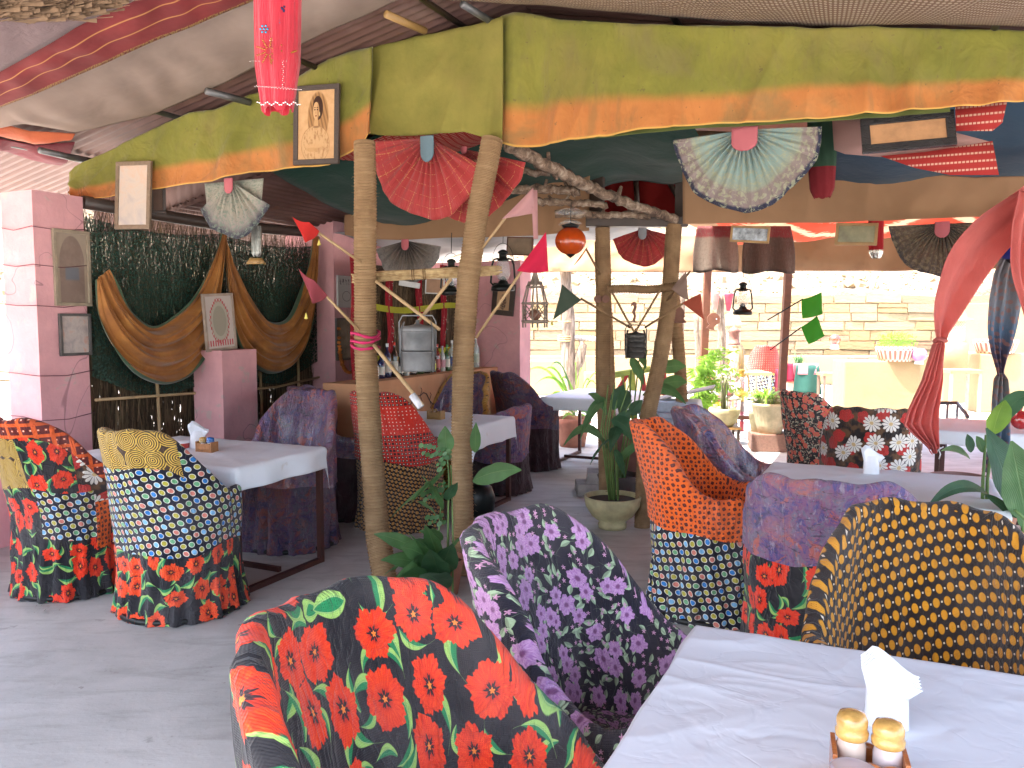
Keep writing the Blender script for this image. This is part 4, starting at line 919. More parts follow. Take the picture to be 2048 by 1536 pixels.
# ------------------------------------------------------------------ table ware
def napkin_holder(p, s, rz, label):
    t = thing('napkin_holder', label, 'napkin holder', p, rz)
    b = MB(); b.grid(lambda u, v: Vector(((.036-.004*v)*cos(u*2*pi), .021*sin(u*2*pi), v*.085))*s, 24, 6)
    b.add([Vector(((.036)*cos(k*pi/6), .021*sin(k*pi/6), 0))*s for k in range(12)], [tuple(range(12))[::-1]], None, False)
    b.build('ceramic_cup', WHITEC, t, world=False)
    for k in range(5):
        b = MB(); y = (-.010+.005*k)
        b.grid(lambda u, v: Vector(((u-.5)*(.060+.034*v)+.004*v, y+.010*sin(u*3)*v+(.0055*(k-2))*v-.006*v, .055+v*(.052+.020*sstep(0, .25, u)-.046*sstep(.12, 1, u)+.0015*k)))*s, 10, 8); b.build('napkin', plain('paper_white', (.80, .82, .86), .9, var=.02), t, world=False, solid=.0025)
    return t
napkin_holder(G(1772, 1452, .742), 1.12, radians(-20), 'white napkin holder with fanned napkins on the near table')
napkin_holder(G(396, 896, .722), 1.28, radians(20), 'white napkin holder on the left table beside the wicker caddy')
napkin_holder(G(1742, 948, .742), 1.1, radians(-10), 'white napkin holder alone on the right table')
def jar(p, label, r=.021, h=.055, lid=(.62, .36, .10), col=(.60, .52, .46), lr=1.1, group=None):
    t = thing('spice_jar', label, 'jar', p, 0, group); gm = glassm('jar_glass_%d' % int(col[0]*100+lid[0]*10), col, .85, .12)
    b = MB(); b.lathe([(0, 0), (r*.93, 0), (r, .004), (r, h*.72), (r*.88, h*.86), (r*.86, h)], n=24); b.build('glass_body', gm, t, world=False)
    b = MB(); b.lathe([(r*.90*lr, h*.88), (r*1.02*lr, h*.92), (r*1.04*lr, h*1.06), (r*.92*lr, h*1.14), (r*.97*lr, h*1.18), (r*.98*lr, h*1.32), (r*.80*lr, h*1.46), (r*.4*lr, h*1.51), (0, h*1.52)], n=24); b.build('lid', plain('jar_lid_%d' % int(lid[0]*100), lid, .25, var=.25, scale=25, coat=.6), t, world=False)
    return t
def caddy(p, w, d, h, rz, label, m=WICK, jars=(), s=1):
    t = thing('condiment_caddy', label, 'caddy', p, rz)
    b = MB(); b.box((0, 0, .004), (w, d, .008)); b.build('bottom', m, t, world=False)
    for sx in (-1, 1):
        b = MB(); b.box((sx*(w/2-.004), 0, h/2+.006), (.008, d, h)); b.build('side_panel', m, t, world=False, bevel=.001)
    for sy in (-1, 1):
        b = MB(); n = 18
        b.grid(lambda u, v: Vector(((u-.5)*(w-.018), sy*(d/2-.004), .008+v*h*(.72+.10*abs(sin(u*pi*3))))), n, 4); b.build('carved_panel', m, t, world=False, solid=.006)
    return t
jp = G(1738, 1500, .80); jc = Vector((jp.x, jp.y-.0, .742))
caddy(jc, .118, .078, .055, radians(-18), 'orange brown carved caddy holding two yellow lidded jars on the near table', plain('orange_wood', (.45, .14, .035), .3, coat=.5, scale=40))
R_ = Matrix.Rotation(radians(-18), 3, 'Z')
jar(jc+R_ @ Vector((-.027, .006, .010)), 'spice jar with flat amber lid on the left in the near caddy', r=.0235, h=.072, col=(.62, .50, .42))
jar(jc+R_ @ Vector((.029, .002, .010)), 'spice jar with stepped amber lid on the right in the near caddy', r=.0235, h=.068, col=(.58, .50, .50))
b = MB(); q = G(1703, 1534, .79); b.lathe([(0, 0), (.022, 0), (.034, .006), (.036, .008), (.030, .010), (.018, .004), (0, .004)], q+Vector((-.005, -.018, 0)), 28); b.build('glass_dish', glassm('dish_glass', (.5, .45, .5), .7), tag=('small round glass dish hooked at the front of the near caddy', 'dish'))
wc = G(414, 903, .722); caddy(wc, .125, .06, .055, radians(-25), 'small wicker caddy with a red and a blue lidded jar on the left table', WICK)
R_ = Matrix.Rotation(radians(-25), 3, 'Z')
jar(wc+R_ @ Vector((-.030, 0, .010)), 'jar with red lid in the wicker caddy', lid=(.62, .06, .03), h=.05)
jar(wc+R_ @ Vector((.030, 0, .010)), 'jar with blue lid in the wicker caddy', lid=(.03, .16, .50), h=.052)
t = thing('butter_dish', 'round red dish with white lid on the left table', 'dish', G(360, 897, .722)); b = MB(); b.lathe([(0, 0), (.052, 0), (.056, .012), (.058, .036)], n=28); b.build('bowl', plain('red_enamel', (.50, .05, .04), .3), t, world=False)
b = MB(); b.lathe([(.060, .036), (.060, .046), (.05, .052), (0, .055)], n=28); b.build('lid', WHITEC, t, world=False)
mc = G(872, 838, .71); caddy(mc, .13, .07, .065, radians(-25), 'brown wooden caddy on the table behind the rope-wrapped posts', WOODM)
jar(mc+Vector((-.01, .0, .01)), 'small jar with brown lid in the wooden caddy', lid=(.30, .15, .05), h=.05)
# ------------------------------------------------------------------ rope wrapped posts
def post(name, pts, r, m, tag, pitch=.018, n=18, rip=.009, kin=.004, seed=0, loose=0):
    pts = [Vector(p) for p in pts]; seg = [0]
    for a, b_ in zip(pts, pts[1:]): seg.append(seg[-1]+(b_-a).length)
    L = seg[-1]; N = int(L/pitch*3)
    def at(s):
        for i in range(len(pts)-1):
            if s <= seg[i+1] or i == len(pts)-2: return pts[i].lerp(pts[i+1], (s-seg[i])/(seg[i+1]-seg[i]))
    path, rad = [], []
    for i in range(N+1):
        s = L*i/N; p = at(s); q = at(min(L, s+.05)); o = at(max(0, s-.05)); p = (p*2+q+o)/4
        p = p+Vector((kin*3*nz(s*1.1, seed), kin*3*nz(s*1.1, seed+9), 0)); path.append(p)
        rad.append((r(s/L) if callable(r) else r)*(1+.07*nz(s*2.1, seed, 4)+.03*nz(s*7, seed, 2))+rip*(abs(sin(pi*s/pitch))-.5)+.0015*nz(s*60, seed))
    b = MB(); b.tube(path, rad, n); t = thing(name, tag[0], tag[1], pts[0]); b.build('rope_winding', m, t)
    if loose:
        b = MB(); rr = random.Random(seed)
        for k in range(loose):
            i = rr.randrange(5, N-5); p = path[i]; a = rr.uniform(0, 6.28); R = rad[i]; d = Vector((cos(a), sin(a), 0)); e_ = Vector((-sin(a), cos(a), 0))
            b.tube([p+d*R*.98, p+d*(R+.006)+e_*.01+Vector((0, 0, .004)), p+d*(R+rr.uniform(.008, .02))+e_*.02+Vector((0, 0, rr.uniform(-.012, .01)))], .0006, 3)
        b.build('loose_fibres', straw, t, kind='stuff')
    return t
PL = [G(772, 1172), P(752, 1060, 4.72), P(742, 900, 4.75), P(733, 700, 4.77), P(730, 540, 4.78), P(729, 420, 4.80), P(728, 280, 4.83)]
PR = [G(926, 1150), P(924, 1060, 4.78), P(922, 900, 4.78), P(926, 780, 4.78), P(927, 700, 4.78), P(936, 560, 4.78), P(956, 430, 4.79), P(976, 330, 4.80), P(986, 275, 4.82)]
lp = post('rope_wrapped_post', PL, lambda t: .060+.007*(1-t), jute, ('near rope-wrapped post on the left, tied with a pink ribbon', 'post'), seed=1, loose=260)
rp = post('rope_wrapped_post', PR, lambda t: .061, jute, ('near rope-wrapped post leaning to the right at its top', 'post'), seed=5, loose=260)
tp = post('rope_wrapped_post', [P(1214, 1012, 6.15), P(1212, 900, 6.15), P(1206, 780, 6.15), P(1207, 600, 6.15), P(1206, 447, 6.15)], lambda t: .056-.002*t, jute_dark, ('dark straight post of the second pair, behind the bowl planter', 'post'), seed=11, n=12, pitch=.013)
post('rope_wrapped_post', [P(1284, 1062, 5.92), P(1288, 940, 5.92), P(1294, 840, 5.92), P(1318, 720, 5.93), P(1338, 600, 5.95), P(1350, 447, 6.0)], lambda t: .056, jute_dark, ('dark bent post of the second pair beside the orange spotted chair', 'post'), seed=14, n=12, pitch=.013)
post('rope_wrapped_post', [P(1222, 960, 7.4), P(1219, 780, 7.4), P(1208, 600, 7.4), P(1203, 560, 7.4), P(1203, 480, 7.4)], lambda t: .056, jute, ('sunlit rope-wrapped post standing on grey stones behind the second pair', 'post'), seed=17, n=12, pitch=.013)
post('rope_wrapped_post', [P(1366, 850, 7.6), P(1362, 760, 7.6), P(1354, 660, 7.6), P(1343, 560, 7.6), P(1338, 470, 7.6)], lambda t: .056, jute, ('sunlit rope-wrapped post behind the brown wooden bird cut-out', 'post'), seed=19, n=12, pitch=.013)
# pink ribbon tied round the near left post
rbn = thing('pink_ribbon', 'bright pink sequinned ribbon tied round the near left rope-wrapped post', 'ribbon', P(731, 690, 4.77))
for k, py in enumerate((668, 683, 696)):
    c = P(731, py, 4.775); b = MB(); pts = [c+Vector((.079*cos(a), .079*sin(a), .012*sin(a*2+k)+.010*sin(a+k*2))) for a in [2*pi*i/32 for i in range(33)]]; b.tube(pts, lambda t: .006+.004*abs(sin(t*30+k)), 8); b.build('band', cloth('hot_pink', (.62, .03, .14), rough=.5), rbn)
# straw bundles as cross bars
def bundle(p, q, r, n, label, m=straw, ties=(.08, .42, .5, .88), seed=0):
    t = thing('straw_bundle', label, 'straw bundle', (Vector(p)+Vector(q))/2); rr = random.Random(seed); d = (Vector(q)-Vector(p)); L = d.length; d.normalize(); x = d.orthogonal().normalized(); y = d.cross(x)
    b = MB()
    for i in range(n):
        a, R = rr.uniform(0, 6.28), r*sqrt(rr.random()); s0, s1_ = rr.uniform(-.02, .06), L+rr.uniform(-.08, .05); pts = []
        for k in range(7):
            s = lerp(s0, s1_, k/6); f = 1-.35*max(0, 1-abs(k/6-.45)*6)*.4+.15*sin(k+i); o = x*cos(a+.12*k)*R*f+y*sin(a+.12*k)*R*f; pts.append(Vector(p)+d*s+o)
        b.tube(pts, rr.uniform(.0022, .004), 5)
    b.build('straw_stalks', m, t, kind='stuff')
    for s in ties:
        c = Vector(p)+d*(L*s)
        for k in (-1, 1):
            b = MB(); b.tube([c+d*(.006*k)+(x*cos(a)+y*sin(a))*(r*1.06) for a in [2*pi*i/18 for i in range(19)]], .003, 5); b.build('binding', jute_dark, t)
bundle(P(709, 556, 4.86), P(988, 541, 4.88), .030, 100, 'straw bundle tied as a cross bar between the near rope-wrapped posts', seed=3)
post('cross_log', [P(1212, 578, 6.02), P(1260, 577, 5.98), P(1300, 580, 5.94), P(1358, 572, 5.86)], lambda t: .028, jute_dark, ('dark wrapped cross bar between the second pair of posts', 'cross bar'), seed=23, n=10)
# peeled branches under the ceiling
def branch(pts, r, label, seed=0):
    pts = [Vector(p) for p in pts]; path = []
    for a, b_ in zip(pts, pts[1:]):
        for k in range(12): path.append(a.lerp(b_, k/12)+Vector((nz(k*.4, seed, len(path)*.2)*.022, 0, nz(k*.7, seed+3, len(path)*.3)*.022)))
    path.append(pts[-1]); b = MB(); n = len(path); b.tube(path, [r*(1+.22*nz(i*.5, seed))*(1-.2*i/n) for i in range(n)], 10)
    rr = random.Random(seed)
    for k in range(4): i = rr.randrange(4, n-4); d = Vector((rr.uniform(-1, 1), rr.uniform(-.3, .3), rr.uniform(-.3, 1))).normalized(); b.tube([path[i], path[i]+d*r*2.2], [r*.5, r*.28], 6)
    b.build('branch', branch_wood, tag=(label, 'branch'))
branch([P(1014, 290, 4.95), P(1100, 335, 5.2), P(1180, 375, 5.45), P(1270, 412, 5.7), P(1352, 440, 5.95)], .040, 'thick peeled branch slanting down from the right near post to the bent post', 1)
branch([P(985, 338, 5.6), P(1100, 346, 5.6)], .026, 'topmost short horizontal branch behind the red pleated fan', 2)
branch([P(990, 380, 5.75), P(1100, 378, 5.7), P(1160, 384, 5.65)], .034, 'pale horizontal branch just above the pink pennant', 3)
branch([P(1072, 402, 5.85), P(1150, 405, 5.8), P(1215, 410, 5.75)], .028, 'third horizontal branch behind the slanting branch', 4)
branch([P(1110, 428, 5.95), P(1200, 430, 5.9), P(1300, 432, 5.9)], .028, 'lowest horizontal branch above the orange globe lantern', 5)
b = MB(); b.bar(P(1172, 444, 6.1), P(1376, 444, 6.0), .10, .07); b.build('dark_lintel', WOODD, tag=('dark beam resting on the tops of the second pair of posts', 'beam'), bevel=.006)
# ------------------------------------------------------------------ sticks and pennants
def stick(p, q, label, r=.009, m=STICK):
    b = MB(); p, q = Vector(p), Vector(q); b.tube([p.lerp(q, k/6)+Vector((.004*nz(k, p.x), 0, .004*nz(k, p.z, 5))) for k in range(7)], r, 7); b.build('stick', m, tag=(label, 'stick'), kind=None)
stick(P(752, 562, 4.68), P(880, 660, 4.60), 'bamboo stick slanting down right from the straw bundle to the tiffin', .010)
stick(P(902, 558, 4.72), P(822, 662, 4.66), 'bamboo stick slanting down left from the straw bundle to the tiffin', .010)
stick(P(748, 690, 4.70), P(846, 812, 4.55), 'pale stick running down from the pink ribbon with a plastic wrapped end', .012)
stick(P(1222, 580, 5.9), P(1268, 664, 5.88), 'thin dark stick left above the small tiffin', .008, jute_dark)
stick(P(1326, 570, 5.9), P(1272, 662, 5.88), 'thin dark stick right above the small tiffin', .008, jute_dark)
b = MB(); b.tube([P(824, 790, 4.57), P(842, 815, 4.55)], .022, 8); b.build('plastic_wrap', glassm('plastic_white', (.75, .75, .8), .75, .3), tag=('crumpled clear plastic round the lower end of the pale stick', 'plastic wrap'))
def pennant(stk, tri, m, label, tail=None, quadp=None, d=None, wav=.02, sm=STICK):
    t = thing('pennant', label, 'pennant', stk[0]); b = MB(); b.tube([Vector(stk[0]), Vector(stk[1])], .008, 7); b.build('stick', sm, t)
    a, b1, c = [Vector(q) for q in tri[:3]]; d_ = Vector(tri[3]) if len(tri) > 3 else None
    def fn(u, v):
        if d_ is not None: p = a.lerp(b1, u).lerp(d_.lerp(c, u), v)
        else: p = a.lerp(b1, v).lerp(a.lerp(c, v), u)
        return p+Vector((0, wav*sin(u*5+v*4)*v, .01*sin(u*pi)*(v if d_ is None else 1)*(-1)))
    b = MB(); b.grid(fn, 14, 14); b.build('cloth', m, t, solid=.0025)
    if tail:
        b = MB(); q = Vector(tail); b.lathe([(0, 0), (.003, -.006), (.010, -.032), (.007, -.035), (0, -.035)], q, 8); b.build('tassel', plain('tassel_cloth', (.6, .5, .1)), t)
    return t
rc_ = cloth('flag_red', (.62, .035, .03), tr=.35); pk = cloth('flag_pink', (.55, .30, .30), tr=.35); rd = cloth('flag_crimson', (.62, .02, .07), tr=.35)
pennant((P(722, 525, 4.72), P(632, 462, 4.6)), (P(585, 434, 4.5), P(618, 444, 4.52), P(638, 462, 4.58), P(612, 486, 4.5)), rc_, 'small bright red pennant with gold thread at the upper left', tail=P(638, 478, 4.56))
pennant((P(722, 665, 4.72), P(652, 592, 4.6)), (P(597, 537, 4.5), P(628, 560, 4.52), P(654, 591, 4.58), P(626, 607, 4.5)), fog('x', (1, 1, 1), 0) if False else cloth('flag_maroon_print', (.34, .07, .09), wr=60, wd=.004, tr=.35, stain=.7), 'dark red printed pennant left of the near left rope-wrapped post', tail=P(612, 625, 4.5))
pennant((P(966, 495, 4.75), P(1010, 436, 4.65)), (P(1004, 438, 4.62), P(1066, 376, 4.6), P(1072, 425, 4.6)), pk, 'dusty pink pennant above the crimson one beside the right near post')
b = MB(); b.grid(lambda u, v: P(lerp(1064, 1073, u)+3*v, lerp(380, 478, v), 4.61+.02*u)+Vector((.008*(1-v)*(u-.5), 0, 0)), 2, 8); b.build('pink_streamer', pk, tag=('narrow pink strip hanging down from the dusty pink pennant', 'streamer'), solid=.002)
pennant((P(952, 676, 4.74), P(1046, 538, 4.6)), (P(1092, 464, 4.55), P(1034, 542, 4.55), P(1097, 542, 4.55)), rd, 'crimson pennant beside the wicker cradle')
pennant((P(1260, 655, 5.9), P(1162, 597, 5.7)), (P(1163, 600, 5.7), P(1124, 569, 5.65), P(1106, 640, 5.65)), cloth('flag_green_net', (.07, .10, .07), tr=.3), 'dark green net pennant left of the dark straight post', sm=jute_dark, tail=P(1104, 640, 5.65))
pennant((P(1335, 600, 5.9), P(1380, 543, 5.7)), (P(1372, 543, 5.7), P(1342, 578, 5.7), P(1378, 600, 5.7)), cloth('flag_brown_net', (.28, .19, .15), tr=.35), 'pale brown net pennant right of the bent post', sm=jute_dark)
pennant((P(1290, 655, 5.92), P(1368, 606, 5.7)), (P(1364, 606, 5.7), P(1400, 587, 5.65), P(1410, 640, 5.65)), cloth('flag_orange_net', (.42, .10, .06), tr=.4), 'rust orange net pennant in front of the brown frame post', sm=jute_dark)
pennant((P(1200, 548, 6.1), P(1172, 498, 5.95)), (P(1176, 492, 5.93), P(1148, 530, 5.93), P(1172, 500, 5.93)), ikat_orange, 'small orange patterned pennant under the orange globe lantern', sm=jute_dark)
grn = cloth('flag_green', (.06, .33, .035), tr=.45)
pennant((P(1535, 640, 9.9), P(1606, 598, 9.7)), (P(1603, 599, 9.7), P(1643, 584, 9.7), P(1646, 628, 9.7), P(1604, 637, 9.7)), grn, 'upper of the two square green flags outside', sm=BLACKM)
pennant((P(1540, 700, 9.9), P(1602, 655, 9.7)), (P(1602, 654, 9.7), P(1634, 631, 9.7), P(1650, 672, 9.7), P(1616, 688, 9.7)), grn, 'lower tilted one of the two square green flags outside', sm=BLACKM)
# ------------------------------------------------------------------ pleated fans
def fan(c, R, m, label, mc, a0=-100, a1=100, up=Vector((0, 0, 1)), rt=None, tab=(.045, .07), pl_=15, rim=None, rimm=None, sag=1.0, thick=.012):
    rt = rt or VX; n_ = up.cross(rt).normalized()*-1; t = thing('pleated_fan', label, 'fan hanging', c-up*R)
    def fn(u, v):
        a = radians(lerp(a0, a1, u)); r = R*(v**.95)*(1+.02*sin(a*7)+.015*nz(u*14, 3, c.x)); r *= (1-.10*abs(sin(a)))
        dirv = rt*sin(a)-up*cos(a); ir = nz(u*5, pl_, c.x); f = thick*(sin(u*pl_*2*pi+5*ir+.9*sin(v*3+u*7))*(.75+.6*nz(u*8, v*2, c.z))*(1.25-.85*v)*min(1, v*4+.2)*1.3+.9*nz(u*11, v*4, c.x)*v)
        return c+dirv*r-UX*(f+.02*(1-v)), (u*(a1-a0)/100, v)
    b = MB(); b.grid(fn, pl_*12, 14); b.build('pleated_cloth', m, t, solid=.002)
    if rimm:
        b = MB(); b.grid(lambda u, v: (lambda p: p-UX*.004)(fn(u, .955+.05*v)[0]), pl_*12, 1); b.build('rim_band', rimm, t, solid=.002)
    w, h = tab; b = MB(); b.grid(lambda u, v: c+rt*((u-.5)*2*w*(1 if v < .6 else sqrt(max(0, 1-((v-.6)/.4)**2)*.97+.03)))-up*(v*h*2-.01)-UX*(.045+.01*sin(u*pi)), 10, 12); b.build('centre_tab', mc, t, solid=.004)
    return t
def fanmat(nm, bands, gridl=None, seed=0, tr=.25):
    m = M(nm); x, y = m.uv(); v = m.pos(); n = m.noise(v, 9, 4, .6); f = y+(n-.5)*.08
    c = m.ramp(f, bands); blot = m.noise(m.vec(x*4, y*3, seed), 5, 4, .65, .4); c = m.mix(blot.step(.5, .58, 0, .75 if seed in (2, 3, 4) else .3), c, gridl or (.4, .4, .3))
    ln = soft(((x*16+y*1.3).f('SINE')).f('ABSOLUTE'), .05, .04)*(m.noise(m.vec(x*9, y*9), 8, 2).step(.45, .55)); c = m.mix(ln*(.8 if seed == 1 else .0), c, (.75, .5, .15)); ln2 = soft(((y*22).f('SINE')).f('ABSOLUTE'), .06, .05)*(m.noise(m.vec(x*20, y*2), 5, 2).step(.5, .55)); c = m.mix(ln2*(.7 if seed == 1 else 0), c, (.78, .55, .2))
    m.set(c, rough=.65, sheen=.2); m.bump(m.noise(m.vec(x*30, y*2), 3, 3), .02, .6); m.translucent(tr, c); return m.mat
red_fan = fanmat('fan_red', [(0, (.30, .02, .02)), (.5, (.42, .03, .03)), (1, (.46, .04, .04))], (.5, .05, .04), 1)
pale_fan = fanmat('fan_pale', [(0, (.36, .37, .30)), (.5, (.42, .38, .30)), (.8, (.30, .27, .24)), (.93, (.05, .05, .07)), (1, (.03, .03, .05))], (.20, .26, .20), 2)
blue_fan = fanmat('fan_blue', [(0, (.22, .33, .33)), (.55, (.30, .42, .38)), (.72, (.33, .36, .28)), (.76, (.30, .24, .22)), (.93, (.26, .20, .19)), (.96, (.02, .025, .06)), (1, (.02, .02, .05))], (.42, .43, .28), 3)
dark_fan = fanmat('fan_dark', [(0, (.05, .03, .02)), (.5, (.14, .09, .05)), (.9, (.10, .07, .05)), (1, (.03, .03, .04))], (.24, .18, .10), 4)
smoke_fan = fanmat('fan_smoke', [(0, (.05, .04, .04)), (.5, (.17, .13, .10)), (1, (.28, .26, .24))], (.03, .03, .03), 5)
tabpink = cloth('tab_pink', (.55, .16, .18)); tabblue = cloth('tab_blue', (.16, .24, .28), wr=40, wd=.006)
def fan_at(px, py, rpx, d, *a, **k): return fan(P(px, py, d), rpx/FPX*d, *a, **k)
fan_at(862, 278, 156, 4.94, red_fan, 'red pleated fan with gold checks and a blue tab between the near posts', tabblue, a0=-93, a1=62, tab=(.045, .075), pl_=13)
fan_at(935, 300, 142, 5.06, red_fan, 'second red pleated fan half hidden behind the leaning rope-wrapped post', tabpink, a0=-40, a1=75, tab=(.02, .02), pl_=9)
fan_at(467, 362, 112, 5.42, pale_fan, 'pale grey green pleated fan with pink tab above the left drape', tabpink, a0=-60, a1=60, tab=(.036, .048), pl_=7)
b = MB(); fc = P(467, 362, 5.45)
b.grid(lambda u, v: fc+VX*((u-.5)*lerp(.50, .47, v))-Vector((0, 0, v*.17))-UX*(.012*sin(u*40)*v), 60, 6); b.build('fan_shoulder_cloth', pale_fan, tag=('gathered pale cloth behind the shoulders of the pink tabbed left fan', 'cloth'), solid=.002)
fan_at(1492, 262, 158, 4.55, blue_fan, 'large pale blue pleated fan with dark rim and pink tab', tabpink, a0=-88, a1=88, tab=(.068, .062), pl_=17)
fan_at(1884, 448, 104, 5.05, dark_fan, 'dark brown gold pleated fan by the coral curtain', tabpink, a0=-90, a1=90, tab=(.040, .048), pl_=21)
fan_at(1288, 458, 74, 6.9, red_fan, 'small red pleated fan with grey tab between the second posts', cloth('tab_grey', (.35, .36, .38)), a0=-75, a1=75, tab=(.035, .05), pl_=9)
fan_at(816, 482, 84, 7.0, smoke_fan, 'smoky grey black pleated fan with pink tab over the bar', tabpink, a0=-80, a1=80, tab=(.036, .045), pl_=13)
# translucent brown netting hung on the far valance
for (x0, x1, y0, y1, lab) in ((1386, 1478, 452, 543, 'brown netting cover hung left of the oil lantern'), (1484, 1592, 452, 545, 'dark brown netting cover hung right of the oil lantern')):
    b = MB(); b.grid(lambda u, v: P(lerp(x0, x1, .5+(u-.5)*(.80+.2*sin(min(1, v*1.4)*pi/2))), lerp(y0, y1, v)+3*sin(u*9)*v, 8.2)+Vector((0, .03*sin(u*14)*v, 0)), 24, 14)
    b.build('netting_cover', fanmat('net_'+lab[:5].strip(), [(0, (.16, .02, .02)), (.22, (.18, .02, .02)), (.27, (.20, .15, .11)) if x0 == 1386 else (.27, (.07, .045, .03)), (.9, (.24, .19, .15)) if x0 == 1386 else (.9, (.09, .06, .04)), (1, (.06, .04, .03))], (.12, .09, .07), 6, .3), tag=(lab, 'netting'), solid=.003)
# ------------------------------------------------------------------ hanging tubes of sari cloth
def pouch(px0, px1, py0, py1, d, m, label, r_=.5, beads=0, seed=0, m2=None, split=.6, taper=0.0):
    c0 = P((px0+px1)/2, py0, d); c1 = P((px0+px1)/2, py1, d); w = (px1-px0)/FPX*d/2; t = thing('cloth_tube', label, 'hanging', c1)
    def fn(u, v, k=0):
        a = 2*pi*u; c = c0.lerp(c1, v); e = 1 if v < .90 else 1-(v-.90)*3.0; bl = (1+.10*sin(pi*v*.9+.3))*(1-taper*(1-v))
        return c+VX*(w*cos(a)*bl*e*.92)-UX*(w*.55*sin(a)*e+.004*sin(a*9+v*4))+Vector((0, 0, .006*sin(a*5)*(v > .95)))
    if m2:
        b = MB(); b.grid(lambda u, v: fn(u, v*split), 28, 16); b.build('upper_cloth', m, t); b = MB(); b.grid(lambda u, v: fn(u, split+v*(1-split)), 28, 10); b.build('lower_cloth', m2, t)
    else: b = MB(); b.grid(fn, 40, 30); b.build('tube_cloth', m, t)
    return t, fn, w
hotred = M('sari_crimson'); _x, _y = hotred.uv(); _v = hotred.pos(); _c = hotred.ramp(hotred.noise(_v, 6, 3), [(.3, (.42, .006, .022)), (.7, (.56, .012, .035))]); hotred.set(_c, rough=.6, sheen=.3); hotred.bump(hotred.noise(hotred.vec(_x*8, _y*2), 5, 3, .6, .5), .02, .6); hotred.translucent(.25, _c)
t, fn, w = pouch(503, 607, -740, 222, 1.95, hotred.mat, 'crimson sari tube with sequin flowers hanging in front of the ceiling')
def sq(pts, r, m, nm, parent, n=5):
    b = MB()
    for p in pts: b.lathe([(0, -r), (r*.7, -r*.7), (r, 0), (r*.7, r*.7), (0, r)], p, n)
    return b.build(nm, m, parent, kind='stuff')
silver = plain('bead_silver', (.85, .75, .70), .15, .9, var=.05); goldb = plain('bead_gold', (.45, .20, .03), .25, .8); blueb = plain('bead_blue', (.03, .28, .45), .15, .6)
def onf(px, py, dd=.037): return P(px, py, 1.95-dd)
sq([onf(px, 172+3*sin(px)*.4+(px-510)*.08) for px in range(510, 604, 3)]+[onf(566+2*sin(py), py) for py in range(125, 176, 4)]+[onf(px, 122) for px in (500, 506, 512, 518, 562, 567, 573)]+[onf(px, 70+.02*px) for px in range(540, 562, 5)], .0011, silver, 'silver_beads', t)
hem = [onf(px, 207+3*sin(px*.35)) for px in range(515, 602, 4)]; sq(hem, .0022, silver, 'hem_beads', t)
fl_ = []
for k in range(9):
    a = k*2*pi/9
    for j in range(2, 7): fl_.append(onf(538+j*4.2*cos(a), 102+j*4.2*sin(a)))
for j in range(6): fl_.append(onf(548+j*3, 96+6*sin(j))); fl_.append(onf(545+j*3, 120+3*sin(j*2)))
for j in range(5): fl_.append(onf(580+j*3, 106-j))
sq(fl_, .0020, goldb, 'gold_beads', t)
sq([onf(528+7*cos(k*1.05), 58+7*sin(k*1.05)) for k in range(6)]+[onf(528, 58)]+[onf(555+rnd.uniform(-4, 8), 45+rnd.uniform(-6, 8)) for k in range(12)], .0028, blueb, 'blue_beads', t)
sq([onf(566+rnd.uniform(-3, 5), 17+rnd.uniform(-5, 6)) for k in range(7)], .0026, plain('bead_navy', (.02, .02, .09), .2, .5), 'navy_beads', t)
pouch(1620, 1668, 235, 395, 4.75, cloth('tube_green', (.03, .07, .04)), 'green tube of cloth with dark red sequinned end by the large blue fan', m2=cloth('tube_red', (.18, .015, .02)), split=.62, taper=-.2)
sq([P(1636+rnd.uniform(-14, 14), rnd.uniform(330, 390), 4.62) for k in range(26)], .004, silver, 'tube_beads', None) if False else None
pouch(1738, 1766, 400, 516, 7.6, cloth('tube_maroon', (.26, .015, .02)), 'maroon tube of cloth with silver cap beside the greenish wall frame', m2=plain('silver_cap', (.5, .5, .45), .25, .8), split=.86)
pouch(502, 524, 452, 512, 5.6, plain('foil_grey', (.25, .26, .24), .3, .6), 'small shiny foil packet hanging under the left pleated fan')
b = MB(); b.add([P(492, 528, 5.6), P(532, 528, 5.6), P(524, 516, 5.6), P(500, 516, 5.6)], [(0, 1, 2, 3)]); b.build('wooden_tag', WOODM, tag=('small reddish wooden tag hanging below the foil packet', 'tag'), solid=.008)
b = MB(); b.grid(lambda u, v: P(lerp(742, 756, u), lerp(95, 330, v), 4.62) if False else P(lerp(2, 3, u), 0, 3), 1, 1)
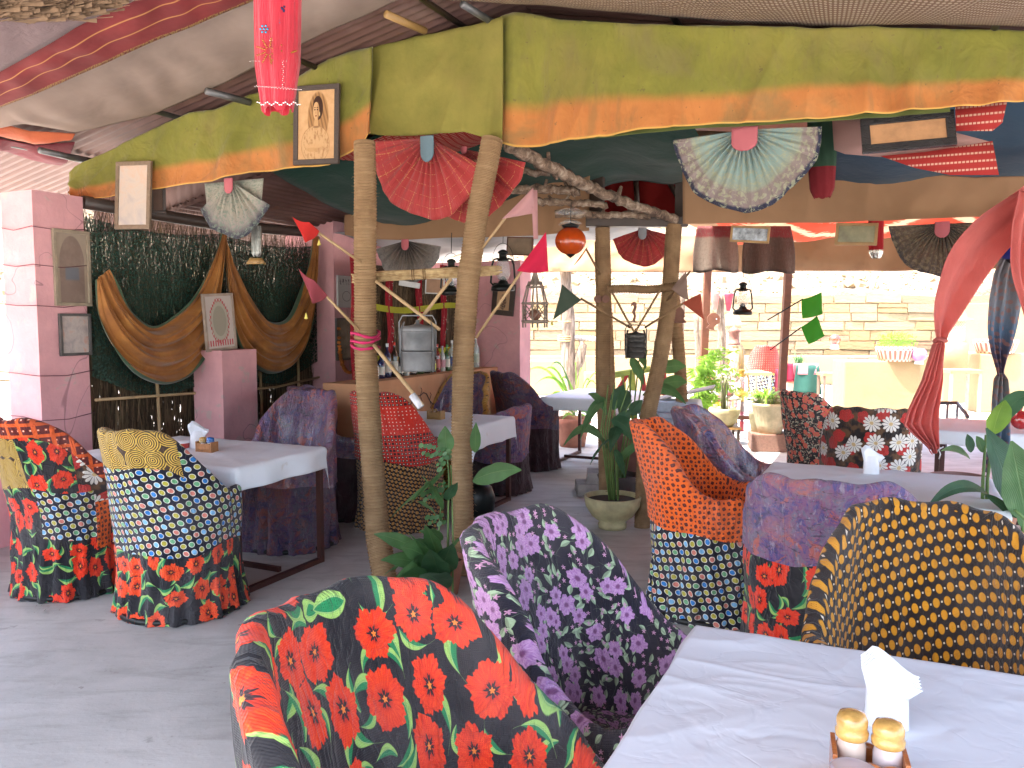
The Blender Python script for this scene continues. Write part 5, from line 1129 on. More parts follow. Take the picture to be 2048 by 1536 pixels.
# ------------------------------------------------------------------ framed pictures
def picture(c4, d4, fw, fm, pm, label, nm='wall_picture', glass=False, lift=.012):
    """c4: the four outer corners in the photograph, clockwise from the upper left; d4: their distances"""
    q = [P(x, y, d) for (x, y), d in zip(c4, d4)]; c = sum(q, Vector())/4; w = ((q[1]-q[0]).length+(q[2]-q[3]).length)/2; h = ((q[3]-q[0]).length+(q[2]-q[1]).length)/2
    X = ((q[1]-q[0])+(q[2]-q[3])).normalized(); Z = ((q[0]-q[3])+(q[1]-q[2])).normalized(); Y = Z.cross(X).normalized(); Z = X.cross(Y); Rm = Matrix((X, Y, Z)).transposed()
    t = thing(nm, label, 'picture', c-Z*h/2); L = lambda x, y, z: c+Rm @ Vector((x, y, z))
    for (cx, cz, sx, sz) in ((0, h/2-fw/2, w, fw), (0, -h/2+fw/2, w, fw), (-w/2+fw/2, 0, fw, h-2*fw), (w/2-fw/2, 0, fw, h-2*fw)):
        b = MB(); b.box(L(cx, 0, cz), (sx, .022, sz), M_=Rm); b.build('frame_bar', fm, t, bevel=.003)
    b = MB(); b.add([L(x, -.004, z) for x, z in ((-w/2+fw*.8, -h/2+fw*.8), (w/2-fw*.8, -h/2+fw*.8), (w/2-fw*.8, h/2-fw*.8), (-w/2+fw*.8, h/2-fw*.8))], [(0, 1, 2, 3)], [(0, 0), (1, 0), (1, 1), (0, 1)], False); b.build('picture', pm, t)
    return t
port = M('lady_print'); x, y = port.uv(); v = port.ob(); n = port.noise(v, 30, 4, .6)
def ell(cx, cy_, rx, ry, w=.06):
    return soft((((x-cx)/rx)*((x-cx)/rx)+((y-cy_)/ry)*((y-cy_)/ry)).f('SQRT'), 1, w)
c = port.ramp(n, [(.3, (.47, .27, .12)), (.7, (.56, .34, .17))]); sep = (.22, .09, .025); ink = (.035, .012, .006); skin = (.50, .30, .14)
vv = ell(.55, .60, .27, .36)*(soft(.28-y, 0, .03))
vst = soft(((x*70+y*30).f('SINE')), -.2, .3); c = port.mix(vv*.8, c, (.30, .15, .05)); c = port.mix(vv*vst*.6, c, (.12, .05, .02))
bod = ell(.48, .22, .37, .27, .03); sh = port.noise(port.vec(x*9, y*5), 2, 4, .65); c = port.mix(bod, c, (.50, .31, .15)); c = port.mix(bod*sh.step(.48, .62, 0, .65), c, sep)
c = port.mix(soft((ell(.48, .22, .37, .27, .10)-.5).f('ABSOLUTE'), .12, .1)*.6, c, sep)
c = port.mix(ell(.54, .735, .135, .17, .03), c, ink); c = port.mix(ell(.50, .52, .055, .10, .05), c, (.46, .27, .12)); c = port.mix(ell(.495, .695, .082, .125, .03), c, skin)
c = port.mix(ell(.45, .20, .22, .035, .2)*.8, c, skin); c = port.mix(ell(.40, .15, .16, .03, .2)*.8, c, (.42, .24, .10)); c = port.mix(ell(.545, .69, .03, .12, .4)*.5, c, sep)
for ex in (.462, .528): c = port.mix(ell(ex, .712, .020, .010, .3), c, ink); c = port.mix(ell(ex, .742, .026, .005, .4), c, ink)
c = port.mix(ell(.492, .625, .024, .010, .3), c, (.16, .03, .01)); c = port.mix(ell(.486, .670, .008, .02, .4)*.6, c, sep); c = port.mix(ell(.585, .65, .012, .03, .3), c, (.6, .45, .2))
c = port.mix(ell(.50, .47, .09, .015, .3)*.7, c, (.14, .06, .02))
port.set(c, rough=.35)
picture([(596, 172), (682, 168), (676, 326), (580, 332)], [5.19, 5.10, 5.10, 5.19], .032, plain('carved_dark_frame', (.06, .04, .03), .45, scale=90, bumpd=.006), port.mat, 'sepia portrait print of a veiled lady in a dark carved frame')
pale = M('pale_print'); v = pale.ob(); x, y = pale.uv(); n = pale.noise(v, 8, 5, .65, .6); c = pale.ramp(n+y*.2, [(.35, (.40, .37, .36)), (.6, (.52, .45, .38)), (.8, (.56, .40, .30))]); pale.set(c, rough=.15, coat=.6)
picture([(232, 324), (305, 322), (299, 458), (232, 459)], [5.58, 5.50, 5.48, 5.56], .028, plain('grey_wood_frame', (.20, .14, .09), .5, scale=40), pale.mat, 'faded pale picture in a narrow brown frame on the left valance end')
picture([(300, 372), (331, 370), (332, 430), (300, 424)], [5.62, 5.66, 5.66, 5.62], .02, WOODD, plain('dark_board', (.10, .055, .035)), 'back of a dark frame half hidden behind the faded pale picture')
picture([(1722, 236), (1910, 222), (1911, 288), (1723, 310)], [4.25, 4.15, 4.1, 4.2], .042, plain('black_carved_frame', (.015, .012, .012), .25, scale=30, bumpd=.02, coat=.5), plain('bare_board', (.46, .24, .11), .8), 'empty board in a thick black carved frame tucked under the orange hem')
picture([(1460, 452), (1541, 452), (1538, 489), (1462, 482)], [6.0, 5.9, 5.9, 6.0], .016, WOODM, plain('mirror_spotted', (.34, .37, .40), .2, .3, var=.35, scale=20), 'spotted grey mirror in a thin wooden frame under the brown valance')
picture([(1671, 446), (1756, 446), (1755, 491), (1670, 490)], [5.7, 5.6, 5.6, 5.7], .020, WOODM, plain('greenish_print', (.26, .24, .12), .25, var=.3, scale=6), 'greenish picture in a wooden frame under the brown valance')
picture([(1014, 474), (1066, 474), (1066, 512), (1014, 510)], [7.0, 6.9, 6.9, 7.0], .010, BROWNP, plain('tan_board', (.24, .17, .11)), 'plain tan board hanging behind the pink pennant')
# small pictures over the bar
whs = plain('white_board', (.55, .55, .55)); 
picture([(798, 560), (840, 566), (840, 578), (798, 570)], [6.9]*4, .006, whs, whs, 'thin white panel peeping under the straw bundle')
picture([(850, 556), (890, 556), (888, 590), (851, 586)], [6.9]*4, .010, plain('whitewood', (.5, .5, .48)), plain('tan_print', (.30, .17, .10)), 'brown print in a white frame behind the crossed sticks')
picture([(904, 556), (930, 556), (930, 582), (906, 580)], [6.9]*4, .008, whs, plain('pink_print', (.45, .28, .30)), 'pinkish print left of the leaning rope-wrapped post')
dk = P(1008, 602, 8.6)
hor = M('horse_print'); x, y = hor.uv(); hor.set(hor.mix(soft((((x-.5)/.22)*((x-.5)/.22)+((y-.4)/.33)*((y-.4)/.33)).f('SQRT'), 1, .1)*hor.noise(hor.vec(x*9, y*9), 2, 3).step(.4, .5), (.46, .30, .17), (.06, .03, .02)), rough=.3)
fp = [BB(px, py, 3.47) for px, py in ((985, 568), (1028, 570), (1027, 635), (986, 626))]
picture([(985, 566), (1030, 568), (1028, 634), (985, 628)], [p.y for p in fp], .055, WOODD, hor.mat, 'dark framed print of a dark figure on the pink end wall')
# pictures on the pillars: they lie on the pillar's room side
def onpillar(name, a, b0, b1, z0, z1, fw, fm, pm, label, extra=None):
    t = thing(name, label, 'picture', B(a, (b0+b1)/2, z0))
    for (bb0, bb1, zz0, zz1) in ((b0, b1, z1-fw, z1), (b0, b1, z0, z0+fw), (b0, b0+fw, z0+fw, z1-fw), (b1-fw, b1, z0+fw, z1-fw)):
        b = MB(); b.bbox(a, a+.022, bb0, bb1, zz0, zz1); b.build('frame_bar', fm, t, bevel=.002)
    b = MB(); b.add([B(a+.010, b0+fw*.9, z0+fw*.9), B(a+.010, b1-fw*.9, z0+fw*.9), B(a+.010, b1-fw*.9, z1-fw*.9), B(a+.010, b0+fw*.9, z1-fw*.9)], [(0, 1, 2, 3)], [(0, 0), (1, 0), (1, 1), (0, 1)], False); b.build('picture', pm, t)
    return t
arch = M('arch_print'); x, y = arch.uv(); v = arch.ob(); n = arch.noise(v, 12, 4, .6)
am = soft((x-.5).f('ABSOLUTE'), .40, .02)*soft((((x-.5)/.42)*((x-.5)/.42)+((y-.5)/.46)*((y-.5)/.46)).f('SQRT'), 1.0, .03).mx(soft(y, .5, .01)*soft((x-.5).f('ABSOLUTE'), .40, .02))
c = arch.mix(am, (.33, .27, .20), (.20, .14, .11)); c = arch.mix(n.step(.4, .7, 0, .5), c, (.28, .22, .17)); c = arch.mix(soft((x-.5).f('ABSOLUTE'), .22, .03)*soft((y-.42).f('ABSOLUTE'), .09, .02), c, (.13, .14, .16)); arch.set(c, rough=.5)
bs = [AB(BA(px, 500, -2.94))[1] for px in (103, 177)]
onpillar('wall_picture', -2.937, bs[0], bs[1]-.005, 1.60, 2.10, .022, plain('plaster_frame', (.34, .28, .20)), arch.mat, 'upper faded brown picture with an arched border on the tall pillar')
low = M('low_print'); x, y = low.uv(); v = low.ob(); n = low.noise(v, 14, 4, .6, .5); c = low.ramp(n, [(.35, (.30, .26, .26)), (.55, (.42, .36, .33)), (.75, (.48, .22, .17))]); low.set(c, rough=.2, coat=.5)
onpillar('wall_picture', -2.937, bs[0]+.02, bs[1]-.02, 1.27, 1.55, .018, plain('grey_black_frame', (.10, .09, .085)), low.mat, 'lower small picture of pale figures under glass on the tall pillar')
cal = M('calendar_print'); x, y = cal.uv(); g = soft((((x-.1)*6).mod(1)-.5).f('ABSOLUTE'), .28, .05)*soft((y-.82).f('ABSOLUTE'), .10, .01); v = cal.ob(); c = cal.mix(g*cal.noise(v, 60, 3).step(.4, .6), (.62, .60, .58), (.12, .10, .12)); c = cal.mix(soft((((x-.55)/.25)*((x-.55)/.25)+((y-.35)/.16)*((y-.35)/.16)).f('SQRT')-1, .04, .03)*soft(1-(((x-.55)/.25)*((x-.55)/.25)+((y-.35)/.16)*((y-.35)/.16)).f('SQRT'), .05, .02), c, (.15, .12, .12)); cal.set(c, rough=.6)
pb_ = [AB(BA(px, 580, -2.735))[1] for px in (672, 706)]
onpillar('poster', -2.732, pb_[0], pb_[1], 1.62, 1.92, .006, whs, cal.mat, 'white printed sheet with a drawing above the garlanded mirror')
t = onpillar('wall_mirror', -2.732, pb_[0]-.03, pb_[1]+.06, 1.12, 1.52, .018, plain('grey_black_frame', (.10, .09, .085)), plain('old_mirror', (.33, .31, .25), .12, .5, var=.2), 'arched grey mirror draped with a marigold garland')
gl = thing('marigold_garland', 'orange and brown marigold garland hanging over the arched mirror', 'garland', B(-2.70, sum(pb_)/2, 1.0)); b = MB()
for k in range(46):
    u = k/45; a = pi*u; bb = lerp(pb_[0]-.02, pb_[1]+.04, .5-.5*cos(a)); zz = 1.42-.42*sin(a)**.6; b.lathe([(0, -.016), (.015, -.010), (.020, 0), (.015, .010), (0, .016)], B(-2.695, bb, zz)+Vector((rnd.uniform(-.004, .004), 0, 0)), 7, ripple=lambda a, z: .2*sin(a*3+z*300))
b.build('marigolds', plain('marigold', (.55, .16, .02), .8, var=.4, scale=8), gl, kind='stuff')
# little shrine frame leaning on the pedestal
sp = B(-2.70, .60, 1.275)
shr = M('shrine_print'); x, y = shr.uv(); v = shr.ob(); q_ = (((x-.5)/.34)*((x-.5)/.34)+((y-.52)/.40)*((y-.52)/.40)).f('SQRT'); c = shr.mix(soft(q_, 1.0, .02), (.48, .42, .38), (.36, .33, .26)); c = shr.mix(soft((q_-1.0).f('ABSOLUTE'), .09, .03)*(((x*60).f('SINE')*(y*60).f('SINE')) > 0), c, (.40, .04, .05)); c = shr.mix(soft(y, .16, .01)*((x*70).f('SINE') > 0)*soft(.05-y, 0, .01), c, (.42, .03, .05)); c = shr.mix(soft(q_, .72, .02), c, (.27, .25, .19)); shr.set(c, rough=.4)
sf = [BA(px, py, -2.74) for px, py in ((408, 586), (462, 582), (478, 702), (412, 702))]
picture([(404, 590), (460, 584), (477, 698), (412, 703)], [sf[0].y-.0, sf[1].y, sf[2].y, sf[3].y], .022, plain('grey_wood_frame', (.20, .14, .09)) if False else plain('weathered_wood', (.38, .30, .24)), shr.mat, 'tilted shrine frame with red and white arch on the pink pedestal', nm='shrine_frame')
# ------------------------------------------------------------------ bottles on the bar
def bottle(px, py_top, col, label, h=.28, r=.034, cap=(.6, .6, .6), al=.75, lab=(.7, .68, .6)):
    q = BA(px, 742, -1.97); q.z = 1.0; t = thing('bottle', label, 'bottle', q, 0, 'bottles on the bar counter')
    b = MB(); b.lathe([(0, 0), (r, .002), (r*1.02, .01), (r, h*.58), (r*.8, h*.68), (r*.34, h*.78), (r*.32, h*.95)], n=16); b.build('glass_body', glassm('bottle_%02d%02d%02d' % tuple(int(k*99) for k in col), col, al), t, world=False)
    b = MB(); b.lathe([(r*.36, h*.90), (r*.38, h), (0, h)], n=12); b.build('cap', plain('cap_%02d%02d%02d' % tuple(int(k*99) for k in cap), cap, .35), t, world=False)
    b = MB(); b.lathe([(r*1.035, h*.16), (r*1.03, h*.46)], n=16); b.build('paper_label', plain('label_%02d%02d%02d' % tuple(int(k*99) for k in lab), lab, .7), t, world=False)
nv, dkc, grc, clr, redc = (.01, .02, .09), (.02, .015, .012), (.03, .12, .03), (.5, .55, .52), (.25, .02, .02)
for args in ((750, 0, clr, 'short clear bottle at the left end of the bar', .18), (762, 0, nv, 'squat dark blue bottle with white cap at the left of the bar', .22), (775, 0, nv, 'tall blue bottle with pale label beside the near left post', .30), (789, 0, dkc, 'tall dark bottle with red neck on the bar', .31, .032, (.6, .05, .03)), (800, 0, dkc, 'short brown bottle with light label beside the red necked one', .20, .034, (.1, .1, .1)), (812, 0, clr, 'small clear bottle behind the big tiffin', .16),
             (826, 0, dkc, 'black flat bottle under the big tiffin', .15, .036, (.02, .02, .02)), (840, 0, grc, 'low green bottle under the big tiffin', .16, .034, (.1, .1, .05)), (853, 0, dkc, 'second black bottle under the big tiffin', .17, .036, (.02, .02, .02)), (866, 0, grc, 'green bottle with yellow label right of the big tiffin', .19, .03, (.05, .2, .05), .75, (.5, .5, .1)), (875, 0, redc, 'slim bottle with red and white label on the bar', .27, .028, (.6, .08, .05), .7, (.6, .2, .2)), (885, 0, clr, 'slim clear bottle with pink label', .25, .028, (.4, .4, .45), .5, (.55, .3, .35)),
             (894, 0, grc, 'tall green bottle left of the big clear one', .26, .03, (.1, .3, .1)), (904, 0, clr, 'big clear bottle with blue label beside the leaning post', .30, .036, (.7, .7, .7), .45, (.15, .2, .45)), (952, 0, clr, 'tall pale green bottle right of the leaning post', .33, .036, (.75, .75, .75), .5, (.5, .6, .5))): bottle(*args[:3], *args[3:])
t = thing('magazine_stack', 'stack of magazines and books at the right end of the bar', 'books', BA(982, 742, -1.97)); q0 = BA(980, 735, -1.95)
for k in range(7):
    b = MB(); b.box((q0.x, q0.y, 1.006+k*.013+.006), (.16+.02*(k % 2), .22, .011), -TH+.1*sin(k*3)); b.build('book' if k > 4 else 'magazine', plain('paper_%d' % (k % 3), [(.5, .45, .38), (.35, .2, .12), (.6, .58, .55)][k % 3]), t)
# ------------------------------------------------------------------ tiffins, lanterns, wicker cradle
STEEL = plain('dull_steel', (.17, .175, .18), .5, .35, var=.2, scale=7)
def tiffin(c, r, h, tiers, label, m=STEEL):
    t = thing('tiffin_carrier', label, 'tiffin', c); th_ = h/tiers
    for k in range(tiers):
        b = MB(); z0 = k*th_; b.lathe([(0, z0+.001), (r*.94, z0+.001), (r*.97, z0+.01), (r, z0+th_*.90), (r*1.025, z0+th_*.93), (r*1.03, z0+th_*.99), (r*.97, z0+th_*.995)], n=32); b.build('tier', m, t, world=False)
    b = MB(); b.lathe([(r*1.0, h), (r*1.02, h+.012), (r*.9, h+.026), (r*.3, h+.034), (r*.12, h+.04), (r*.12, h+.06), (0, h+.062)], n=32); b.build('lid', m, t, world=False)
    b = MB()
    for s in (-1, 1):
        for a in (-.45, .45): b.tube([(s*r*1.06*cos(a), r*1.06*sin(a), -.004), (s*r*1.07*cos(a), r*1.07*sin(a), h+.01), (s*r*.9*cos(a), r*.9*sin(a)*.5, h+.05)], .0035, 6)
    b.tube([(-r*1.08, 0, h*.35), (-r*1.10, 0, h+.05), (-r*.9, 0, h+.085), (r*.9, 0, h+.085), (r*1.10, 0, h+.05), (r*1.08, 0, h*.35)], .0045, 7); b.build('carrying_strap', m, t, world=False)
q = P(836, 742, 4.62); tiffin(q, .093, .225, 2, 'large grey steel tiffin carrier hanging between the near rope-wrapped posts')
q = P(1271, 716, 5.9); tiffin(q, .070, .150, 4, 'small dark tiffin carrier hanging between the second posts', plain('dark_steel', (.07, .065, .06), .45, .5))
stick(P(836, 662, 4.62)+Vector((0, 0, .0)), P(868, 642, 4.66), 'thin wire hook holding the large tiffin', .003, BLACKM)
def oil_lantern(c, s, label, m=BLACKM, glass=CLEAR):
    t = thing('oil_lantern', label, 'lantern', c)
    def pt(nm, prof, m_, n=20): b = MB(); b.lathe([(r*s, z*s) for r, z in prof], n=n); b.build(nm, m_, t, world=False)
    pt('fuel_tank', [(0, 0), (.07, 0), (.078, .006), (.076, .028), (.058, .042), (.034, .050), (.030, .062), (.022, .068)], m); pt('burner', [(.020, .062), (.024, .078), (.014, .09), (.004, .095)], m)
    pt('glass_globe', [(.030, .072), (.047, .105), (.050, .13), (.040, .175), (.030, .195)], glass)
    pt('top_cap', [(.036, .194), (.038, .206), (.026, .216), (.026, .240), (.036, .246), (.030, .258), (.012, .268), (0, .27)], m)
    for sx in (-1, 1): b = MB(); b.tube([Vector((sx*.060, 0, .035))*s, Vector((sx*.080, 0, .055))*s, Vector((sx*.070, 0, .17))*s, Vector((sx*.058, 0, .205))*s, Vector((sx*.030, 0, .212))*s], .0065*s, 8); b.build('side_tube', m, t, world=False)
    b = MB(); b.tube([Vector((.07*cos(a), 0, .19+.12*sin(a)))*s for a in [pi*k/14 for k in range(15)]], .0018*s, 5); b.build('bail_handle', m, t, world=False)
    b = MB(); b.tube([Vector((0, 0, .31))*s, Vector((.004, 0, .46))*s], .003, 5); b.build('hanging_chain', m, t, world=False)
    return t
oil_lantern(P(1485, 630, 7.6), 1.12, 'black hurricane oil lantern hanging in the bright opening')
oil_lantern(P(903, 590, 6.2), 1.0, 'dark oil lantern hanging over the bar left of the leaning post')
oil_lantern(P(1006, 582, 6.8), 1.25, 'dark oil lantern with bright glass by the pink end wall')
def globe(c, r, m, label, ribs=20, cap=BLACKM):
    t = thing('globe_lantern', label, 'lantern', c-Vector((0, 0, r*1.15)))
    b = MB(); b.lathe([(r*sin(a)*1.03+.0005, -r*.95*cos(a)) for a in [pi*(k+.6)/18 for k in range(17)]], c, 80, ripple=lambda a, z: .022*abs(sin(a*ribs/2))); b.build('ribbed_glass', m, t)
    b = MB(); b.lathe([(r*.48, r*.86), (r*.60, r*1.0), (r*.62, r*1.05), (r*.2, r*1.2), (0, r*1.2)], c, 24); b.build('top_cap', cap, t)
    b = MB(); b.lathe([(0, -r*1.16), (r*.10, -r*1.1), (r*.3, -r*.95), (r*.35, -r*.88)], c, 16); b.build('bottom_finial', cap, t)
    b = MB(); b.tube([c+Vector((0, 0, r*1.2)), c+Vector((.003, 0, r*2.6))], .003, 5); b.build('hanging_chain', cap, t); return t
def ball(nm, col, tr): m = M(nm); m.set(col, rough=.12, coat=.8, spec=.8); m.translucent(tr, col); return m.mat
globe(P(1141, 482, 5.3), .093, ball('orange_glass', (.62, .10, .012), .45), 'orange ribbed glass globe lantern hanging under the branches')
globe(P(2022, 492, 4.9), .088, ball('blue_glass', (.01, .02, .22), .3), 'deep blue glass globe lantern behind the coral curtain')
# glass shades hung above the orange globe
for k, (px, py) in enumerate(((1141, 422), (1141, 446))):
    q = P(px, py, 5.3); b = MB(); b.lathe([(.10-.02*k, -.012), (.06, .008), (.02, .02)], q, 24); b.build('glass_reflector', CLEAR, tag=(('upper' if k == 0 else 'lower')+' flared glass shade above the orange globe lantern', 'glass shade'))
wcr = thing('wicker_cradle', 'little grey brown wicker swing with a clay ball inside by the pink end wall', 'wicker ornament', P(1070, 650, 6.4)); wm = plain('old_wicker', (.30, .24, .20), .8)
W = lambda x, y, z: P(1070, 650, 6.4)+Vector((x, y, z))*.98
for (z, r) in ((.03, .10), (.17, .10), (.30, .065)):
    b = MB(); b.tube([W(r*cos(a), r*sin(a), z+.004*sin(a*6)) for a in [2*pi*k/24 for k in range(25)]], .009, 6); b.build('wicker_ring', wm, wcr)
for k in range(6):
    a = k*pi/3+.3; b = MB(); b.tube([W(.10*cos(a), .10*sin(a), -.02), W(.10*cos(a), .10*sin(a), .17), W(.065*cos(a), .065*sin(a), .30), W(.05*cos(a), .05*sin(a), .34)], .007, 5); b.build('wicker_rod', wm, wcr)
for k in range(6):
    a = k*pi/3+.3; a2 = a+pi/3; b = MB(); b.tube([W(.10*cos(a), .10*sin(a), .04), W(.10*cos(a2), .10*sin(a2), .16)], .004, 5); b.tube([W(.10*cos(a2), .10*sin(a2), .04), W(.10*cos(a), .10*sin(a), .16)], .004, 5); b.build('wicker_lattice', wm, wcr)
b = MB(); b.lathe([(0, 0), (.10, .002), (.10, .02), (0, .02)], W(0, 0, .012), 20); b.build('base_plate', wm, wcr)
b = MB(); b.lathe([(.045, .31), (.030, .35), (.016, .40), (.024, .43), (.020, .44), (0, .44)], W(0, 0, 0), 14); b.tube([W(0, 0, .44), W(0, 0, .60)], .003, 4); b.build('cone_top', wm, wcr)
b = MB(); b.lathe([(.048*sin(a), .08-.042*cos(a)) for a in [pi*k/12 for k in range(13)]], W(0, 0, 0), 18); b.build('clay_ball', plain('clay', (.34, .16, .11)), wcr)
# ------------------------------------------------------------------ wooden cut-outs on the posts
def cutout(pts, d, label, th_=.018, m=plain('cutout_wood', (.17, .07, .04), .6), nm='wooden_cutout', eye=None):
    q = [P(x, y, d) for x, y in pts]; n = len(q); b = MB(); f = [p+Vector((0, -th_/2, 0)) for p in q]; k = [p+Vector((0, th_/2, 0)) for p in q]
    b.add(f+k, [tuple(range(n)), tuple(range(2*n-1, n-1, -1))]+[(i, i+n, (i+1) % n+n, (i+1) % n) for i in range(n)], None, False); t = thing(nm, label, 'wooden ornament', min(q, key=lambda p: p.z)); b.build('board', m, t)
    if eye: b = MB(); b.lathe([(0, 0), (.008, 0)], P(*eye, d-th_/2-.002), 10, M_=Matrix.Rotation(pi/2, 3, 'X')); b.build('eye', WHITEC, t)
def circ(cx, cy_, r, a0, a1, n=10): return [(cx+r*cos(radians(lerp(a0, a1, k/n))), cy_+r*sin(radians(lerp(a0, a1, k/n)))) for k in range(n+1)]
cutout(circ(1354, 628, 15, 160, 370, 12)+[(1370, 633), (1366, 637), (1372, 643), (1340, 645), (1338, 640)], 7.35, 'round headed wooden bird board behind the bent post')
cutout([(1322, 641), (1372, 643), (1371, 646), (1323, 645)], 7.3, 'thin shelf board under the wooden bird', th_=.05)
cutout(circ(1427, 639, 13, 130, 330, 12)+[(1441, 637), (1439, 641), (1440, 645), (1432, 650), (1427, 655), (1429, 661), (1420, 659), (1413, 656)], 9.5, 'wooden fish shaped board on the brown frame post', eye=(1433, 638))
cutout([(1263, 606), (1268, 603), (1273, 606), (1273, 616), (1270, 624), (1272, 632), (1270, 642), (1276, 646), (1258, 643), (1265, 641), (1268, 632), (1264, 624), (1268, 614), (1266, 610), (1262, 613)], 5.9, 'carved wooden seahorse like hook above the small tiffin')
cutout(circ(1196, 598, 8, 0, 360, 12)[:-1], 6.05, 'left round wooden knob on the dark straight post', th_=.04)
cutout(circ(1211, 598, 8, 0, 360, 12)[:-1], 6.02, 'right round wooden knob on the dark straight post', th_=.04)
b = MB(); rr = random.Random(4)
for k in range(240):
    u = rr.random(); c = P(lerp(1336, 1356, u), lerp(598, 640, u), 7.45); d = Vector((rr.uniform(-1, 1), rr.uniform(-1, 1), rr.uniform(-1, .6))).normalized()*.06; w = Vector((.004, 0, .003)); b.add([c-w, c+w, c+d], [(0, 1, 2)], None, False)
b.build('feather_bundle', plain('dark_feather', (.03, .035, .03)), tag=('dark feathery bundle hanging behind the wooden bird board', 'feathers'), kind=None)
# ------------------------------------------------------------------ curtains on the right
def curtain(rows, d, m, label, fold=.03, nf=7, nu=60, nv=70, seed=0, trim=None):
    """rows: (y, x left, x right) down the cloth"""
    t = thing('curtain', label, 'curtain', P((rows[-1][1]+rows[-1][2])/2, rows[-1][0], d)); ys = [r[0] for r in rows]
    def fn(u, v):
        y = lerp(ys[0], ys[-1], v); xl = pl([(r[0], r[1]) for r in rows], y); xr = pl([(r[0], r[2]) for r in rows], y); w = xr-xl
        sw = min(1, w/40); p = P(lerp(xl, xr, u), y+(6*sin(u*9+seed) if v > .97 else 0), d); f = fold*sin(u*nf*2*pi+seed+v*2)*(.35+.65*(1-sw*.5))*min(1, w/22)
        return p+Vector((0, f+.06*sin(pi*u)*min(1, w/80), 0)), (u*w/100, v*5)
    b = MB(); b.grid(fn, nu, nv); b.build('cloth', m, t, solid=.002); return t
coral = M('coral_cloth'); v = coral.pos(); x, y = coral.uv(); c = coral.ramp(coral.noise(v, 4, 3), [(.3, (.66, .16, .14)), (.7, (.78, .24, .21))]); coral.set(c, rough=.75, sheen=.2); coral.bump(coral.noise(coral.vec(x*8, y*.8), 4, 3, .6, .4), .02, .6); coral.translucent(.5, c)
def smooth_rows(rows, n=24):
    out = []; ys = [r[0] for r in rows]
    for k in range(n+1):
        y = lerp(ys[0], ys[-1], k/n)
        acc = [0, 0]; wsum = 0
        for dy in (-14, -7, 0, 7, 14):
            yy = max(ys[0], min(ys[-1], y+dy)); acc[0] += pl([(r[0], r[1]) for r in rows], yy); acc[1] += pl([(r[0], r[2]) for r in rows], yy); wsum += 1
        out.append((y, acc[0]/wsum, acc[1]/wsum))
    return out
curtain(smooth_rows([(300, 2130, 2230), (380, 2040, 2160), (430, 1962, 2090), (480, 1915, 2030), (520, 1893, 1995), (560, 1882, 1965), (600, 1872, 1940), (640, 1870, 1915), (665, 1874, 1896), (682, 1876, 1886)]), 4.55, coral.mat, 'coral curtain swept down from the upper right to its knot', nf=1.6, fold=.022)
curtain([(678, 1877, 1886), (690, 1868, 1890), (760, 1845, 1888), (820, 1815, 1878), (850, 1806, 1876), (872, 1828, 1876), (892, 1852, 1876), (903, 1862, 1876)], 4.55, coral.mat, 'coral curtain tail fanning out below the knot', nf=4, fold=.03, seed=2)
b = MB(); b.tube([P(1881, 680, 4.53)+Vector((.028*cos(a), .028*sin(a), .006*sin(a*2))) for a in [2*pi*k/20 for k in range(21)]], .010, 8); b.build('curtain_knot', coral.mat, tag=('twisted knot binding the coral curtain', 'knot'))
curtain(smooth_rows([(380, 2040, 2140), (450, 2026, 2120), (520, 2024, 2110), (560, 2030, 2110), (600, 2044, 2110), (660, 2060, 2110)]), 4.45, coral.mat, 'second coral curtain edge at the right border', nf=3)
flo = M('blue_floral_cloth'); v = flo.pos(); x, y = flo.uv(); c = flo.ramp(y/5, [(0, (.20, .18, .17)), (.45, (.20, .22, .25)), (.65, (.08, .14, .22)), (.8, (.05, .05, .09)), (1, (.10, .06, .09))]); cc = flo.cells(x*9, y*3.2, .8); c = flo.mix(soft(cc['r'], .28, .08)*.6, c, (.34, .14, .10)); flo.set(c, rough=.8); flo.bump(flo.noise(flo.vec(x*9, y*.8), 4, 3), .02, .6); flo.translucent(.3, c)
curtain(smooth_rows([(500, 2010, 2050), (540, 1990, 2040), (600, 1980, 2046), (660, 1977, 2036), (700, 1983, 2024), (735, 1994, 2010), (750, 1997, 2007)]), 5.0, flo.mat, 'grey blue curtain with reddish flowers above its tie', nf=3, fold=.02)
curtain([(746, 1997, 2007), (760, 1990, 2016), (800, 1986, 2022), (860, 1984, 2024), (900, 1978, 2024), (940, 1966, 2022)], 5.0, flo.mat, 'dark lower half of the grey blue curtain below its tie', nf=3, fold=.025)
# ------------------------------------------------------------------ plants
def blade(base, tip, w, droop=.3, side=None, nu=4, nv=14, wave=.0, cup=.25, stem=0.0, point=1.0):
    base, tip = Vector(base), Vector(tip); d = tip-base; L = d.length; up = Vector((0, 0, 1)); mid = base+d*.5+up*L*droop; s = side or d.cross(up).normalized()
    path = [base*(1-t)**2+mid*2*t*(1-t)+tip*t*t for t in [k/nv for k in range(nv+1)]]
    def fn(u, v):
        i = min(nv, int(round(v*nv))); p = path[i]; T = (path[min(nv, i+1)]-path[max(0, i-1)]).normalized(); sd_ = (s-T*s.dot(T)).normalized(); nrm = sd_.cross(T)
        vv = max(0, (v-stem)/(1-stem)); ww = w*(sin(pi*min(1, vv**.75*.97+.015))**.8*(1 if vv < .55 else (1-((vv-.55)/.45)**2*(.35*point)))) if v >= stem else .003
        x = (u-.5)*2; return p+sd_*(ww*x)+nrm*(cup*ww*abs(x)+wave*sin(v*17+x*2)*abs(x)*ww), (u, v)
    b = MB(); b.grid(fn, nu, nv); return b
